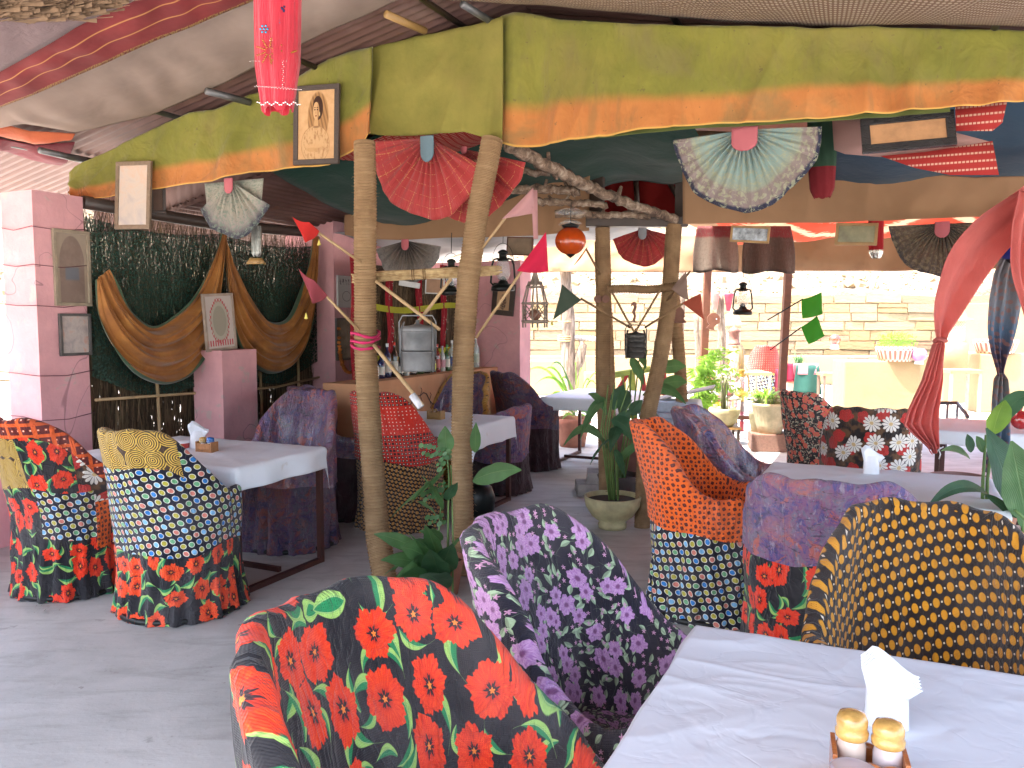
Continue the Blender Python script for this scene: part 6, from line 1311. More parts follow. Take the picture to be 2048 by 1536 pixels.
def leafplant(t, items, m=LEAF, wave=.12, solid=False):
    for it in items:
        base, tip, w = it[:3]; dr = it[3] if len(it) > 3 else .25; mm = it[4] if len(it) > 4 and it[4] else m; side = it[5] if len(it) > 5 else None
        blade(base, tip, w, dr, side=side, wave=wave).build('leaf', mm, t)
def stems(t, pts_list, r=.008, m=STEM):
    for pts in pts_list: b = MB(); b.tube([Vector(p) for p in pts], lambda k: r*(1-.4*k), 7); b.build('stem', m, t)
def pot(label, c, prof, m, cat='pot', rim=None, ripple=None, name='plant_pot', soil=True, n=32):
    t = thing(name, label, cat, c); b = MB(); H = max(z for r, z in prof); R = prof[-1][0]
    b.lathe(prof+[(R*.93, prof[-1][1]), (R*.88, H*.80)], n=n, ripple=ripple); b.build('pot_body', m, t, world=False)
    if soil: b = MB(); b.lathe([(R*.9, H*.86), (R*.5, H*.885), (0, H*.87)], n=20); b.build('soil_fill', SOIL, t, world=False)
    return t
CAMF = Vector((0, -1, 0))
# climbing plant between the near posts
t = thing('potted_plant', 'leafy green plant with tall stems growing between the near rope-wrapped posts', 'plant', G(880, 1190)); D = 4.35
S0 = P(890, 1230, D)
stems(t, [[S0, P(895, 1100, D), P(898, 960, D), P(893, 890, D)], [P(905, 1230, D), P(906, 1080, D), P(902, 930, D+.05)], [P(880, 1230, D), P(876, 1100, D), P(880, 1030, D), P(888, 960, D)], [P(898, 1230, D+.05), P(896, 1000, D+.1), P(900, 980, D+.1)], [P(870, 1230, D), P(866, 1150, D), P(820, 1115, D-.1)]], .006)
SX = Vector((1, 0, 0)); SZ = Vector((0, 0, 1)); SM = Vector((.7, 0, .7)); SN = Vector((-.7, 0, .7))
leafplant(t, [(P(888, 945, D), P(782, 1035, D-.25), .050, .12, None, SM), (P(893, 935, D), P(818, 1010, D-.2), .045, .1, None, SM), (P(945, 962, D+.1), P(1043, 940, D-.1), .055, .12, None, Vector((.1, .3, .9))), (P(893, 905, D), P(890, 852, D-.05), .045, .05, None, SX),
              (P(950, 905, D+.12), P(952, 845, D+.05), .030, .05, None, SX), (P(885, 1045, D), P(834, 1003, D-.1), .035, .15, None, SN), (P(836, 1100, D-.1), P(748, 1068, D-.2), .040, .10, None, Vector((.2, 0, 1))), (P(820, 1112, D-.1), P(768, 1150, D-.2), .035, .1, None, SM),
              (P(870, 1130, D), P(800, 1095, D-.3), .075, .12, None, Vector((.1, .3, 1))), (P(872, 1140, D), P(790, 1158, D-.35), .075, .15, None, Vector((.2, .4, .8))), (P(880, 1150, D), P(905, 1088, D-.2), .07, .1, LEAFD, SX), (P(880, 1160, D), P(860, 1098, D-.35), .075, .05, LEAFD, SX), (P(880, 1170, D), P(770, 1180, D-.4), .07, .15, LEAF, Vector((.2, .5, .6))), (P(890, 1180, D), P(840, 1150, D-.45), .08, .1, LEAFD, Vector((.8, 0, .5))),
              (P(892, 1000, D), P(915, 965, D-.1), .03, .1, LEAFD, SX), (P(870, 1150, D), P(815, 1065, D-.25), .06, .1, LEAF, SN), (P(880, 1130, D), P(850, 1050, D-.2), .045, .1, LEAF, SX), (P(885, 1020, D), P(842, 950, D-.15), .035, .12, None, SN), (P(868, 1140, D), P(762, 1120, D-.3), .05, .12, LEAF, Vector((.1, .4, .9))), (P(880, 1110, D), P(930, 1070, D-.1), .04, .1, LEAF, SM), (P(885, 1080, D), P(838, 1062, D-.2), .03, .15, None, SM)])
rr = random.Random(6); b = MB()                       # small round leaflets
for (x0, y0, x1, y1, n) in ((898, 905, 838, 900, 14), (892, 968, 842, 1000, 12), (884, 985, 850, 975, 8), (880, 1105, 820, 1112, 12), (878, 1075, 850, 1125, 8), (900, 900, 872, 940, 8), (888, 1040, 850, 1040, 8)):
    for k in range(n):
        u = k/n; c = P(lerp(x0, x1, u), lerp(y0, y1, u)+rr.uniform(-3, 3), D-.1*u); s = 1 if k % 2 else -1; r = rr.uniform(.012, .019); cc = c+Vector((0, 0, s*r*1.1))
        nn = Vector((rr.uniform(-.5, .5), -1, rr.uniform(-.3, .8))).normalized(); xx = nn.orthogonal().normalized(); yy = nn.cross(xx)
        b.add([cc]+[cc+xx*r*cos(a)+yy*r*.75*sin(a) for a in [2*pi*j/7 for j in range(7)]], [(0, 1+j, 1+(j+1) % 7) for j in range(7)], [(.3, .3)]*8)
b.build('small_leaflets', LEAF, t, kind='stuff')
pot('plain clay pot holding the tall leafy plant between the near posts', G(880, 1185), [(0, 0), (.10, 0), (.13, .18), (.145, .2)], TERRA)
# bowl planter with canna
bc = G(1228, 1062); bc = Vector((bc.x, bc.y+.10, 0)); H = .235
pot('wide cream painted bowl planter beside the second posts', bc, [(0, 0), (.10, 0), (.105, .03), (.09, .045), (.15, .09), (.195, .16), (.208, .235)], CREAMP, name='bowl_planter')
t = thing('canna_plant', 'tall canna with long dark leaves growing in the cream bowl', 'plant', bc+Vector((0, 0, .2))); c0 = bc+Vector((0, 0, .19)); Dc = c0.y
stems(t, [[c0+Vector((.012*k, .01*k*(-1)**k, 0)), P(1212+k*5, 860, Dc+.02*k), P(1222+k*6+(18 if k > 2 else 0), 800-30*(k % 2), Dc-.05)] for k in range(-2, 5)], .007)
leafplant(t, [(P(1214, 830, Dc), P(1176, 788, Dc-.2), .035, .25, None, Vector((.2, .3, 1))), (P(1212, 800, Dc), P(1160, 880, Dc-.3), .035, .35, None, Vector((.1, .6, .8))), (P(1216, 900, Dc), P(1127, 892, Dc-.35), .035, .55, None, Vector((.1, .6, .8))), (P(1222, 840, Dc), P(1282, 900, Dc-.2), .055, .35, LEAFD, Vector((.3, .2, .9))),
              (P(1220, 880, Dc), P(1180, 930, Dc-.25), .032, .3, LEAFD, SM), (P(1226, 820, Dc), P(1248, 770, Dc+.1), .05, .15, LEAFD, SX), (P(1230, 860, Dc), P(1262, 820, Dc), .05, .15, LEAFD, SX), (P(1234, 930, Dc), P(1300, 888, Dc-.1), .03, .35, None, SN), (P(1228, 900, Dc), P(1250, 955, Dc-.2), .03, .2, LEAFD, SM), (P(1240, 850, Dc), P(1220, 905, Dc-.25), .045, .3, LEAFD, SX)], m=LEAF)
# second canna in dark pot behind
pc_ = Vector((bc.x+.13, 6.55, 0)); pot('dark grey pot with tall leaves behind the cream bowl', pc_, [(0, 0), (.13, 0), (.16, .22), (.175, .26), (.17, .27)], plain('dark_clay', (.07, .05, .045)))
t = thing('canna_plant', 'tall canna with broad light leaves reaching above the small tiffin', 'plant', pc_+Vector((0, 0, .24))); q0 = pc_+Vector((0, 0, .22))
stems(t, [[q0+Vector((k*.02, 0, 0)), P(1258+k*6, 850, 6.5), P(1262+k*16, 740-20*k, 6.5)] for k in (-1, 0, 1, 2)], .009)
leafplant(t, [(P(1318, 738, 6.4), P(1372, 733, 6.2), .055, .10, LEAF, Vector((0, .2, 1))), (P(1324, 768, 6.4), P(1374, 764, 6.2), .055, .08, LEAF, Vector((0, .2, 1))), (P(1262, 715, 6.4), P(1288, 770, 6.3), .040, .15, LEAF, SX), (P(1280, 705, 6.4), P(1292, 738, 6.3), .03, .15, LEAF, SX), (P(1285, 790, 6.4), P(1372, 808, 6.0), .045, .35, LEAF, Vector((0, .6, .7))), (P(1290, 830, 6.4), P(1326, 842, 6.1), .03, .2, LEAFD, SN), (P(1260, 830, 6.4), P(1285, 800, 6.4), .05, .1, LEAFD, SX), (P(1262, 870, 6.4), P(1300, 920, 6.2), .04, .3, LEAFD, SN), (P(1255, 780, 6.4), P(1240, 840, 6.2), .05, .2, LEAFD, SX)])
pot('tall brown bucket planter behind the second posts', P(1250, 905, 7.1)*1.0 if False else Vector((1.02, 7.15, .18)), [(0, 0), (.12, 0), (.155, .33), (.16, .35)], plain('brown_bucket', (.18, .08, .06)))
for k, (px, py, w, lab) in enumerate(((1186, 976, .30, 'grey flat stone block left under the rope-wrapped post'), (1212, 962, .34, 'grey stone block stacked above the lower stone by the posts'), (1246, 968, .36, 'long grey stone block behind the cream bowl'))):
    q = P(px, py, 7.1); b = MB(); b.box((q.x, 7.1+.02*k, .05+.0*k if k != 1 else .145), (w, .28, .095), -.1*k, taper=.97); b.build('stone_block', plain('grey_stone', (.33, .30, .28), .9, bumpd=.01), tag=(lab, 'stone'), bevel=.006)
# big leaf plant on the right
Dr = 3.3; t = thing('potted_plant', 'large leaved plant with glossy green leaves at the right edge', 'plant', G(2040, 1240)); 
stems(t, [[P(2055, 1240, Dr), P(2046, 1060, Dr), P(2040, 960, Dr)], [P(1972, 1080, Dr+.2), P(1975, 960, Dr+.2), P(1990, 850, Dr+.2)], [P(1964, 1080, Dr+.2), P(1966, 960, Dr+.2), P(1972, 870, Dr+.2)], [P(2060, 1240, Dr), P(2052, 1040, Dr-.1), P(2030, 1020, Dr-.1)]], .009)
leafplant(t, [(P(2040, 1035, Dr), P(1972, 856, Dr+.1), .098, .06, LEAFD, Vector((.9, .2, -.3))), (P(2052, 1035, Dr-.05), P(2022, 882, Dr-.15), .088, .05, LEAF, Vector((1, .1, -.1))), (P(1975, 988, Dr), P(1852, 1018, Dr-.15), .030, .30, LEAFD, Vector((0, .8, .6))), (P(2035, 1035, Dr), P(1965, 985, Dr), .026, .0, LEAFD, Vector((0, .5, .8))), (P(1940, 918, Dr+.2), P(1882, 902, Dr), .018, .15, LEAF, Vector((0, .5, .8))), (P(1942, 905, Dr+.2), P(1934, 868, Dr+.2), .02, .15, LEAFD, SX), (P(1966, 905, Dr+.2), P(1952, 872, Dr+.2), .02, .2, LEAF, SX), (P(1985, 870, Dr+.2), P(2010, 800, Dr+.1), .05, .2, LEAFY, SX), (P(1990, 860, Dr+.2), P(2070, 790, Dr), .04, .35, LEAFD, SN), (P(2050, 1060, Dr), P(2080, 960, Dr), .07, .1, LEAF, SX), (P(2030, 1060, Dr), P(2052, 1110, Dr-.2), .05, .1, LEAFD, SX)], wave=.05)
pot('terracotta pot at the right edge behind the yellow dotted chair', P(2000, 1055, Dr+.15)*1.0 if False else Vector((2.02, 3.55, .42)), [(0, 0), (.12, 0), (.16, .24), (.175, .26), (.175, .29)], TERRA)
b = MB(); b.box((2.02, 3.55, .21), (.34, .34, .42), -TH); b.build('brick_stand', plain('brown_brick', (.22, .12, .08), .85, scale=30, bumpd=.01), tag=('brown brick stand carrying the terracotta pot at the right edge', 'plant stand'))
pot('brownish clay pot with leafy stems beside the right table', P(1940, 975, 4.4)*1.0 if False else Vector((2.50, 4.55, .42)), [(0, 0), (.08, 0), (.12, .12), (.15, .20), (.155, .22)], plain('brown_clay', (.25, .14, .12)))
b = MB(); b.tube([Vector((2.50, 4.55, 0)), Vector((2.50, 4.55, .42))], .06, 10); b.build('wooden_stand', WOODD, tag=('dark round stand under the brownish clay pot', 'plant stand'))
for k, (px, py, r) in enumerate(((2030, 812, .035), (2042, 840, .045), (2022, 826, .03))):
    q = P(px, py, 3.9); b = MB(); b.lathe([(r*sin(a), -r*cos(a)) for a in [pi*j/10 for j in range(11)]], q, 16); b.build('red_bauble', ball('red_bauble_%d' % k, (.40, .02, .02), .2), tag=(('upper small', 'largest lowest', 'middle leftmost')[k]+' red glass bauble hanging by the grey blue curtain', 'bauble'))
# spider lily pots by the small table
t = thing('lily_plant', 'bright strap leaved lily behind the sunlit cloth by the plants', 'plant', P(1130, 870, 10.2)*1.0); lb = Vector((.78, 9.9, .33))
its = []
for (x, y) in ((1045, 752), (1070, 770), (1085, 745), (1100, 735), (1180, 765), (1192, 770), (1165, 740), (1150, 730), (1205, 750), (1120, 760), (1095, 800), (1185, 845), (1190, 880), (1080, 850), (1110, 880), (1150, 785)):
    its.append((lb+Vector((rnd.uniform(-.04, .04), 0, 0)), P(x, y, 9.8+rnd.uniform(-.2, .2)), .022+.008*rnd.random(), .75, LEAFY if rnd.random() < .7 else LEAF, Vector((.2, .7, .5))))
leafplant(t, its, m=LEAFY); pot('terracotta pot of the strap leaved lily under the sunlit cloth', Vector((.72, 9.75, 0)), [(0, 0), (.15, 0), (.20, .26), (.225, .28), (.225, .34)], TERRA)
# ------------------------------------------------------------------ brown frame of the opening and things outside
fr = thing('opening_frame', 'brown painted metal frame standing in the bright opening', 'frame', P(1480, 838, 10.5)); Df = 10.5
for (x0, y0, x1, y1, nm_) in ((1416, 530, 1402, 836, 'post'), (1577, 530, 1560, 840, 'post')):
    b = MB(); b.bar(P(x0, y0, Df), P(x1, y1, Df), .085, .085); b.build(nm_, BROWNP, fr)
b = MB(); b.bar(P(1380, 831, Df), P(1562, 838, Df), .05, .06, up=Vector((0, 1, 0))); b.build('bottom_rail', BROWNP, fr)
for (px, y0, y1, r, lab, dd) in ((1130, 530, 760, .10, 'tall grey forked tree trunk bound with rope left of the second posts', 12.0), (1440, 590, 770, .07, 'thin pale tree trunk right of the brown frame post', 13.0), (1362, 520, 640, .05, 'thin grey trunk behind the pale brown pennant', 13.2), (1392, 630, 800, .045, 'reddish sticks trunk left of the brown frame post', 12.5)):
    t = thing('tree_trunk', lab, 'tree trunk', P(px, y1+30, dd)); zb = 0; p0 = P(px+ (6 if px == 1130 else 0), y1, dd); p1 = P(px, y0, dd); base = Vector((p0.x, dd, 0)); pts = [base, p0, p0.lerp(p1, .5)+Vector((.03, 0, 0)), p1]
    path = []
    for a, b_ in zip(pts, pts[1:]): path += [a.lerp(b_, k/8)+Vector((.02*nz(k*.5, px), 0, 0)) for k in range(8)]
    path.append(pts[-1]); b = MB(); b.tube(path, [r*(1.15-.35*i/len(path))*(1+.15*nz(i*.4, px)) for i in range(len(path))], 14); b.build('trunk', bark, t)
    if px == 1130:
        b = MB(); b.tube([P(1143, 770, dd), P(1158, 720, dd), P(1166, 690, dd), P(1160, 680, dd)], [.05, .09, .06, .02], 10); b.build('limb', bark, t)
        for py in (642, 672, 676, 680):
            c = P(1131, py, dd); b = MB(); b.tube([c+Vector((.105*cos(a), .105*sin(a), .01*sin(a))) for a in [2*pi*k/16 for k in range(17)]], .012, 6); b.build('rope_binding', straw, t)
b = MB(); rpts = [P(1140+ (1200-1140)*k/30, 674+ 4*(k/30), 12.0) for k in range(31)]; b.tube(rpts, lambda u: .035+.008*sin(u*60), 10); b.build('thick_rope', plain('grey_rope', (.42, .40, .38)), tag=('thick pale rope stretched from the forked trunk', 'rope'))
# parapets, blocks and little stone domes
def block(px0, px1, py0, py1, d, dep, m, label, name='parapet_wall', z0=-.03):
    p, q = P(px0, py0, d), P(px1, py0, d); b = MB(); b.box(((p.x+q.x)/2, d+dep/2, (p.z+z0)/2), (abs(q.x-p.x), dep, p.z-z0), 0); return b.build(name, m, tag=(label, 'wall'), bevel=.02)
cp = cream_plaster
block(600, 2600, 712, 0, 19.2, .3, cp, 'long low cream parapet in front of the stone retaining wall')
block(1060, 1172, 766-45, 0, 16.5, .35, cp, 'cream block left of the forked tree trunk')
block(1690, 1843, 722, 0, 12.8, .5, cp, 'big cream block carrying the woven basket planter')
block(1888, 1962, 705, 0, 15.0, .4, cp, 'cream stepped wall right of the coral curtain')
block(1960, 2400, 708, 0, 13.5, .4, cp, 'cream wall under the right woven basket')
block(1895, 2600, 606, 0, 18.3, .3, cp, 'tall plain cream wall behind the curtains at the right')
block(1170, 1330, 745, 0, 16.0, .3, cp, 'cream parapet behind the red and green trellis')
def dome(px, pyb, d, s, label):
    q = P(px, pyb, d); t = thing('stone_lantern', label, 'stone lantern', q); lat = M('jali_%d' % px); x, y = lat.uv(); cc = lat.cells(x*26+y*7, y*7-x*26, 0); lat.set(lat.mix(soft(cc['r'], .3, .05), (.62, .52, .36), (.26, .2, .12)), rough=.9)
    b = MB(); b.lathe([(.17*s, 0), (.17*s, .34*s)], n=6); b.build('lattice_drum', lat.mat, t, world=False)
    b = MB(); b.lathe([(.27*s, .34*s), (.27*s, .38*s), (.17*s, .40*s), (.16*s, .46*s), (.11*s, .54*s), (.03*s, .58*s), (.015*s, .64*s), (0, .65*s)], n=24); b.build('dome_cap', cp, t, world=False)
    b = MB(); b.lathe([(0, -.5*s), (.24*s, -.5*s), (.24*s, -.06*s), (.20*s, 0), (0, 0)], n=6); b.build('base_block', cp, t, world=False)
dome(1462, 690, 14.0, .95, 'small cream stone lantern with lattice and dome behind the oil lantern')
dome(1910, 682, 13.5, .95, 'small cream stone lantern with lattice right of the coral knot')
def weave_basket(px, py, w, d, label, plant=True):
    q = P(px, py, d); R = w/FPX*d/2; bm_ = M('basket_%d' % px); x, y = bm_.uv(); wv = ((x*150).f('SINE')*(y*16).f('SINE')); bm_.set(bm_.mix(wv.step(-.2, .2), (.30, .13, .10), (.62, .50, .42)), rough=.8); bm_.bump(wv, .02, .6)
    pot(label, q, [(0, 0), (R*.82, 0), (R, .16), (R*1.03, .20), (R*1.0, .22)], bm_.mat, cat='basket', name='basket_planter')
    if plant:
        t = thing('basket_plant', 'airy yellow green seedlings growing in the woven basket on the cream block', 'plant', q+Vector((0, 0, .2))); b = MB()
        for k in range(420):
            a = rnd.uniform(0, 6.28); rr_ = R*sqrt(rnd.random())*.9; c = q+Vector((rr_*cos(a), rr_*.6*sin(a), .2)); h = rnd.uniform(.05, .30)*(1-.4*rr_/R); tp_ = c+Vector((rnd.uniform(-.08, .08), rnd.uniform(-.05, .05), h)); w_ = Vector((.012, 0, .006)); b.add([tp_-w_, tp_+w_, tp_+Vector((0, 0, .022))], [(0, 1, 2)], [(.2, .2)]*3, False)
            if k % 3 == 0: b.add([c, c+Vector((.003, 0, 0)), tp_], [(0, 1, 2)], [(.2, .2)]*3, False)
        b.build('seedlings', LEAFY, t, kind='stuff')
weave_basket(1790, 722, 74, 12.95, 'pink and white woven basket planter on the big cream block'); weave_basket(1990, 706, 80, 13.7, 'woven basket at the right behind the grey blue curtain', False)
t = thing('globe_lamp', 'red ball lamp on a white foot on the far parapet', 'lamp', P(1669, 703, 17)); q = P(1669, 698, 17); b = MB(); b.lathe([(.115*sin(a), .20-.10*cos(a)) for a in [pi*k/12 for k in range(13)]], q, 20); b.build('red_ball', ball('red_ball', (.75, .05, .02), .2), t); b = MB(); b.lathe([(0, 0), (.09, 0), (.07, .09), (0, .10)], q, 16); b.build('foot', WHITEC, t)
t = thing('purple_pot', 'small ribbed purple pot on a white foot beside the coral curtain tail', 'pot', P(1838, 722, 12.7)); q = P(1838, 728, 12.7); b = MB(); b.lathe([(.06, .05), (.10, .09), (.105, .15), (.09, .21), (.05, .24), (0, .24)], q, 24, ripple=lambda a, z: .04*abs(sin(a*6))); b.build('ribbed_body', plain('purple_glaze', (.40, .18, .40), .3), t); b = MB(); b.lathe([(0, 0), (.07, 0), (.06, .05), (0, .05)], q, 16); b.build('foot', WHITEC, t)
# post lamp and other ornaments outside
t = thing('post_lamp', 'rope wound post with a little brown lantern on top outside the frame', 'lamp', Vector((P(1468, 700, 12).x, 12, 0))); q = P(1468, 690, 12); b = MB(); b.tube([Vector((q.x, 12, -.03)), q+Vector((0, 0, -.02))], lambda u: .075+.004*sin(u*300), 14); b.build('pole', straw, t)
b = MB(); b.lathe([(0, 0), (.09, 0), (.09, .03), (.075, .04), (.075, .18), (.10, .19), (.06, .24), (.015, .27), (.015, .31), (0, .315)], q, 6); b.build('lantern_head', plain('rust_metal', (.24, .11, .08), .6), t)
# bright oil lanterns and painted posts in a row
colr = [(.55, .10, .12), (.62, .55, .5), (.60, .36, .06), (.40, .14, .2), (.65, .62, .60), (.55, .12, .14), (.3, .26, .24)]
for k, px in enumerate((1400, 1412, 1424, 1436, 1449, 1460, 1472, 1484)):
    q0, q1 = P(px, 832+(k % 3)*6, 11.2+.08*(k % 3)), P(px+2*sin(k), 752-8*(k % 2), 11.2+.08*(k % 3)); q0 = Vector((q0.x, q0.y, -.03)); t = thing('striped_post', ('leftmost', 'second', 'third', 'fourth', 'fifth', 'sixth', 'seventh', 'rightmost')[k]+' of the low striped posts in the row behind the brown frame', 'post', q0, 0, 'low striped posts outside'); n = 6
    for j in range(n): b = MB(); b.tube([q0.lerp(q1, j/n), q0.lerp(q1, (j+.98)/n)], .030-.003*(j % 2), 8); b.build('band', plain('post_paint_%d' % ((j*3+k) % 7), colr[(j*3+k) % 7]), t)
for k, (px, py, s, c, lab) in enumerate(((1430, 815, 1.35, (.55, .30, .03), 'yellow oil lantern hanging lowest in the row of striped posts'), (1452, 785, 1.2, (.36, .33, .30), 'grey oil lantern in the middle of the striped posts'), (1468, 800, 1.35, (.45, .38, .28), 'tan oil lantern between the striped posts'), (1482, 792, 1.35, (.55, .34, .04), 'yellow oil lantern nearest the terrace chair'), (1410, 760, 1.1, (.52, .3, .05), 'small ochre oil lantern among the bamboo leaves'))):
    oil_lantern(P(px, py, 11.0), s, lab, plain('lantern_paint_%d' % k, c, .5))
# bamboo shrub by the frame
t = thing('bamboo_shrub', 'bright yellow green feathery shrub around the brown frame post', 'shrub', Vector((P(1405, 800, 10.2).x, 10.2, 0))); b = MB(); bs_ = MB()
for k in range(34):
    tip = P(rnd.uniform(1368, 1478), rnd.uniform(700, 815), 10.2+rnd.uniform(-.3, .3)); base = Vector((P(1400, 850, 10.2).x+rnd.uniform(-.1, .1), 10.2, .3)); path = bez(base, Vector((base.x, base.y, tip.z+.15)), tip, 10); bs_.tube(path, .003, 4)
    for j in range(3, 11):
        for s in range(4):
            c = path[j]; d = Vector((rnd.uniform(-1, 1), rnd.uniform(-.6, .6), rnd.uniform(-.9, .25))).normalized()*rnd.uniform(.06, .13); w = d.cross(Vector((0, 1, .2))).normalized()*.011; m_ = c+d*.45; b.add([c, m_+w, c+d, m_-w], [(0, 1, 2, 3)], [(.2, .2)]*4, False)
b.build('foliage', LEAFY, t, kind='stuff'); bs_.build('twigs', STEM, t, kind='stuff')
# fern and grasses in pots
def grass_plant(c, n, h, spread, m, label, w=.010, name='fern', z=0):
    t = thing(name, label, 'plant', c); b = MB()
    for k in range(n):
        a = rnd.uniform(0, 6.28); r = spread*rnd.uniform(.3, 1); tip = Vector(c)+Vector((r*cos(a), r*sin(a), h*rnd.uniform(.5, 1.1)*(1-.4*r/spread))); mid = Vector(c)+Vector((r*.4*cos(a), r*.4*sin(a), h*1.1)); pts = bez(Vector(c)+Vector((rnd.uniform(-.04, .04), 0, 0)), mid, tip, 5); sd = Vector((-sin(a), cos(a), 0))*w
        b.add([p+sd*s*(1-i/5.2) for i, p in enumerate(pts) for s in (-1, 1)], [(2*i, 2*i+1, 2*i+3, 2*i+2) for i in range(5)], [(.2, .2)]*12)
    b.build('blades', m, t, kind='stuff'); return t
fc = G(1545, 903); fluted = plain('fluted_cream', (.55, .47, .28), .75)
b = MB(); b.box((fc.x, fc.y+.12, .10), (.44, .34, .20), -.15); b.build('brick_plinth', plain('brown_block', (.22, .12, .085), .85, scale=40, bumpd=.01), tag=('brown brick block under the fluted cream pot', 'plinth'), bevel=.01)
fz = fc+Vector((0, .12, .20)); pot('fluted cream pot with dry grasses on a brown block', fz, [(0, 0), (.13, 0), (.155, .10), (.20, .30), (.215, .32), (.215, .35)], fluted, ripple=lambda a, z: .028*abs(sin(a*13)) if z > .02 else 0, n=104)
grass_plant(fz+Vector((0, 0, .31)), 260, .12, .26, plain('dry_green', (.26, .28, .12)), 'dry grey green ground cover spilling over the fluted pot', .004, 'dry_grass')
f2 = Vector((P(1510, 850, 10.0).x, 9.6, 0)); pot('smooth cream pot half hidden left of the fluted pot', f2, [(0, 0), (.13, 0), (.19, .40), (.20, .42)], CREAMP)
grass_plant(f2+Vector((0, 0, .4)), 90, .34, .42, LEAFY, 'bright green fern leaves behind the fluted pot', .022)
f3 = Vector((P(1600, 850, 9.4).x, 9.4, 0)); pot('yellow cream pot half hidden right of the fluted pot', f3, [(0, 0), (.10, 0), (.15, .30), (.16, .32)], CREAMP)
f4 = Vector((P(1448, 862, 9.9).x, 9.9, .22)); pot('round yellow cream pot on a small stool behind the plastic wrapped chair', f4, [(0, 0), (.10, 0), (.14, .05), (.185, .16), (.19, .20), (.18, .22)], CREAMP)
st_ = thing('low_stool', 'low dark stool under the round yellow cream pot', 'stool', Vector((f4.x, f4.y, 0))); b = MB(); b.box((f4.x, f4.y, .205), (.34, .3, .025)); b.build('seat', WOODM, st_)
for sx in (-1, 1):
    for sy in (-1, 1): b = MB(); b.box((f4.x+sx*.14, f4.y+sy*.12, .095), (.03, .03, .19)); b.build('leg', WOODD, st_)
grass_plant(f4+Vector((0, 0, .2)), 16, .5, .14, plain('thorn_green', (.16, .17, .08)), 'upright thorny stems in the round yellow cream pot', .012, 'cactus_stems')
aq = Vector((P(1597, 760, 15).x, 15, 0)); pot('terracotta planter box with spiky aloe on the terrace', aq+Vector((0, 0, .35)), [(0, 0), (.24, 0), (.28, .18), (.30, .20)], TERRA); grass_plant(aq+Vector((0, 0, .5)), 50, .42, .28, LEAF, 'spiky aloe leaves in the terracotta planter on the terrace', .016, 'aloe')
b = MB(); b.box((aq.x, aq.y, .165), (.5, .35, .37)); b.build('plant_bench', plain('pink_wood', (.42, .22, .18)), tag=('low reddish bench under the terracotta planter on the terrace', 'bench'))
# side tables, rails, boxes outside
def stool(px, py, d, w, h, label, top=cp, m=BLACKM):
    q = P(px, py, d); t = thing('side_table', label, 'side table', Vector((q.x, d, 0))); b = MB(); b.box((q.x, d, q.z), (w, w*.8, .05)); b.build('tabletop', top, t)
    for sx in (-1, 1):
        for sy in (-1, 1): b = MB(); b.box((q.x+sx*(w/2-.03), d+sy*(w*.4-.03), (q.z-.03)/2), (.035, .035, q.z-.02)); b.build('leg', m, t)
stool(1664, 748, 14.2, .42, .6, 'tall steel side table left of the big cream block', m=plain('brown_steel', (.20, .13, .10)))
stool(1920, 742, 12.2, .48, .6, 'thin framed side table right of the coral curtain', m=plain('pale_steel', (.42, .36, .30)))
stool(1470, 745, 13.8, 1.0, .6, 'pale long side table behind the striped posts', m=plain('pale_steel', (.42, .36, .30)))
t = thing('hand_rail', 'dark metal hand rail beyond the far right table', 'railing', P(1930, 850, 10)); b = MB(); b.tube([P(1850, 806, 9.5), P(1915, 806, 9.5), P(1936, 834, 9.0)], .022, 8); b.build('rail', GREYM, t)
for (x, y, d) in ((1895, 806, 9.5), (1915, 806, 9.5)): b = MB(); q = P(x, y, d); b.tube([q, Vector((q.x, q.y, 0))], .014, 8); b.build('upright', GREYM, t)
b = MB(); q = P(1725, 717, 15); b.box((q.x, 15.2, q.z-.2), (.34, .3, .45)); b.build('chair_back', plain('red_cloth_far', (.55, .06, .04)), tag=('red rounded chair back peeping over the big cream block', 'chair'), bevel=.06)
for k, (px, py, w, h, c, lab) in enumerate(((1615, 760, .20, .26, (.03, .11, .09), 'teal cloth hanging beside the aloe planter'), (1612, 738, .22, .10, (.45, .25, .28), 'pink cloth hanging above the teal cloth'), (1582, 745, .07, .16, (.30, .02, .05), 'crimson cloth corner right behind the frame post'), (1556, 770, .05, .28, (.22, .03, .06), 'crimson strip of cloth beside the terrace chair'))):
    q = P(px, py, 14.4); b = MB(); b.grid(lambda u, v: q+Vector(((u-.5)*w*2*(1+.3*v), .02*sin(u*9), (.5-v)*h*2)), 16, 6); b.build('hung_cloth', cloth('hung_%d' % k, c), tag=(lab, 'cloth'), solid=.004)
# blue white cool box
t = thing('cool_box', 'pale blue plastic cool box behind the orange spotted chair', 'cool box', Vector((1.52, 7.7, 0))); pbm = plain('pale_blue_plastic', (.42, .48, .58), .4)
b = MB(); b.box((1.52, 7.75, .30), (.50, .42, .60), -.3, taper=1.06); b.build('box_body', pbm, t, bevel=.02)
b = MB(); b.box((1.52, 7.75, .625), (.58, .50, .05), -.3); b.build('rim', pbm, t, bevel=.012)
b = MB(); b.box((1.54, 7.75, .70), (.50, .42, .10), -.3, taper=.9); b.build('lid', pbm, t, bevel=.015)
b = MB(); b.box((1.62, 7.85, .80), (.62, .4, .012), M_=Euler((.0, -.24, -.3)).to_matrix()); b.build('open_flap', plain('pale_grey_board', (.45, .45, .42)), t)
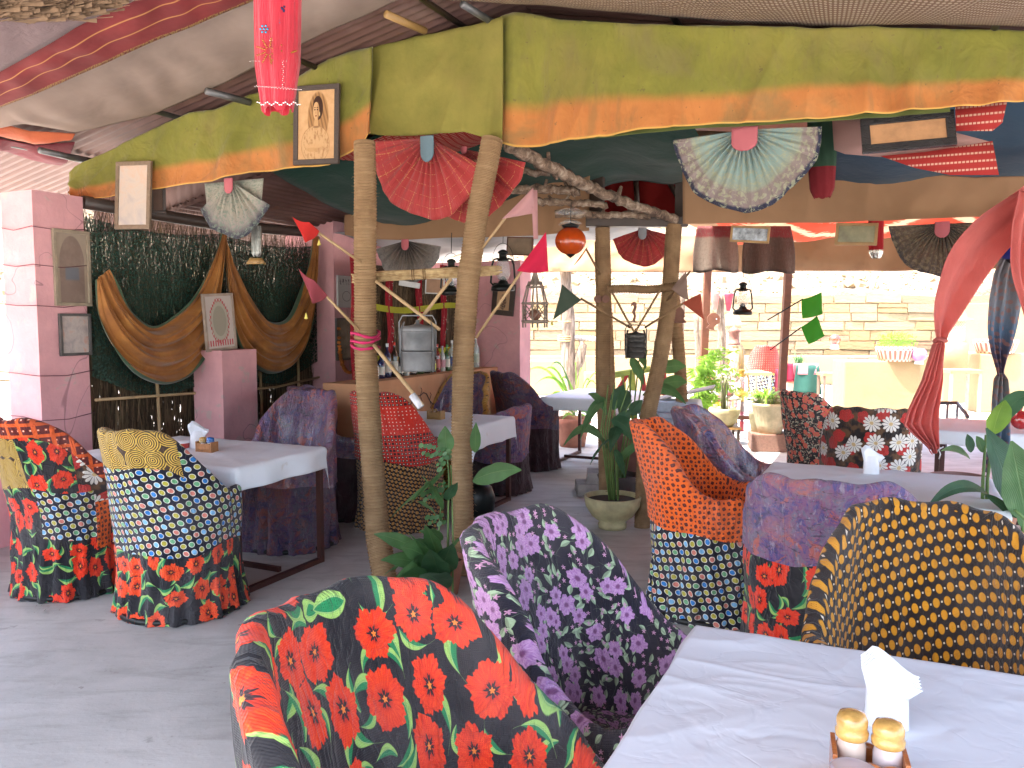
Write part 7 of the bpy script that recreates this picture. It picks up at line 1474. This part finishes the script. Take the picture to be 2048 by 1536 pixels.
# painted red and green trellis
t = thing('trellis', 'crooked trellis of yellow green and red painted sticks', 'trellis', Vector((1.7, 9.5, 0))); yg = plain('yellow_green_paint', (.30, .36, .06)); rdp = plain('red_paint', (.38, .03, .03))
for (x0, y0, x1, y1, m_, nm_, r) in ((1228, 750, 1300, 738, yg, 'top_bar', .035), (1262, 740, 1270, 860, yg, 'upright', .038), (1256, 745, 1230, 790, rdp, 'brace', .025), (1245, 745, 1248, 790, yg, 'brace', .022), (1283, 745, 1290, 800, rdp, 'brace', .028), (1242, 800, 1345, 778, rdp, 'lower_bar', .038), (1325, 735, 1330, 790, rdp, 'upright', .032), (1270, 800, 1248, 860, yg, 'brace', .022), (1305, 740, 1312, 800, yg, 'brace', .024), (1262, 860, 1262, 905, yg, 'foot', .034)):
    b = MB(); b.tube([P(x0, y0, 9.0), P((x0+x1)/2+1, (y0+y1)/2, 9.0), P(x1, y1, 9.0)], r, 8); b.build(nm_, m_, t)
# grey round tub by the near right post
t = thing('black_tub', 'black round metal tub on the floor under the table behind the leaning post', 'tub', G(960, 1050)); b = MB(); b.lathe([(0, 0), (.09, 0), (.12, .05), (.125, .15), (.10, .22), (.06, .25), (0, .255)], G(958, 1030), 28); b.build('tub_body', BLACKM, t)
# flower pots on the thin trunk outside
for (px, py, lab) in ((1430, 620, 'pale pink hanging flower pot left of the thin trunk'), (1457, 622, 'crimson hanging flower pot right of the thin trunk')):
    q = P(px, py, 12.9); t = pot(lab, q, [(0, 0), (.03, 0), (.07, .25), (.075, .27)], plain('pot_%d' % px, (.60, .25, .22) if px == 1430 else (.45, .05, .09)), name='hanging_pot')
# dry leaves and specks on the floor
b = MB()
for k in range(70):
    a_, b_ = rnd.uniform(-2.8, 3.5), rnd.uniform(-2.5, 5); q = B(a_, b_, .004); r = rnd.uniform(.004, .014); an = rnd.uniform(0, 6.28); b.add([q+Vector((r*cos(an+k2*2.1), r*.6*sin(an+k2*2.1), .002+.003*rnd.random())) for k2 in range(3)], [(0, 1, 2)], None, False)
for k in range(26): q = G(rnd.uniform(60, 118), rnd.uniform(1205, 1228), .006); r = rnd.uniform(.006, .016); b.add([q, q+Vector((r, 0, .01)), q+Vector((0, r, .004))], [(0, 1, 2)], None, False)
b.build('floor_litter', plain('dry_litter', (.16, .13, .09)), kind='stuff')
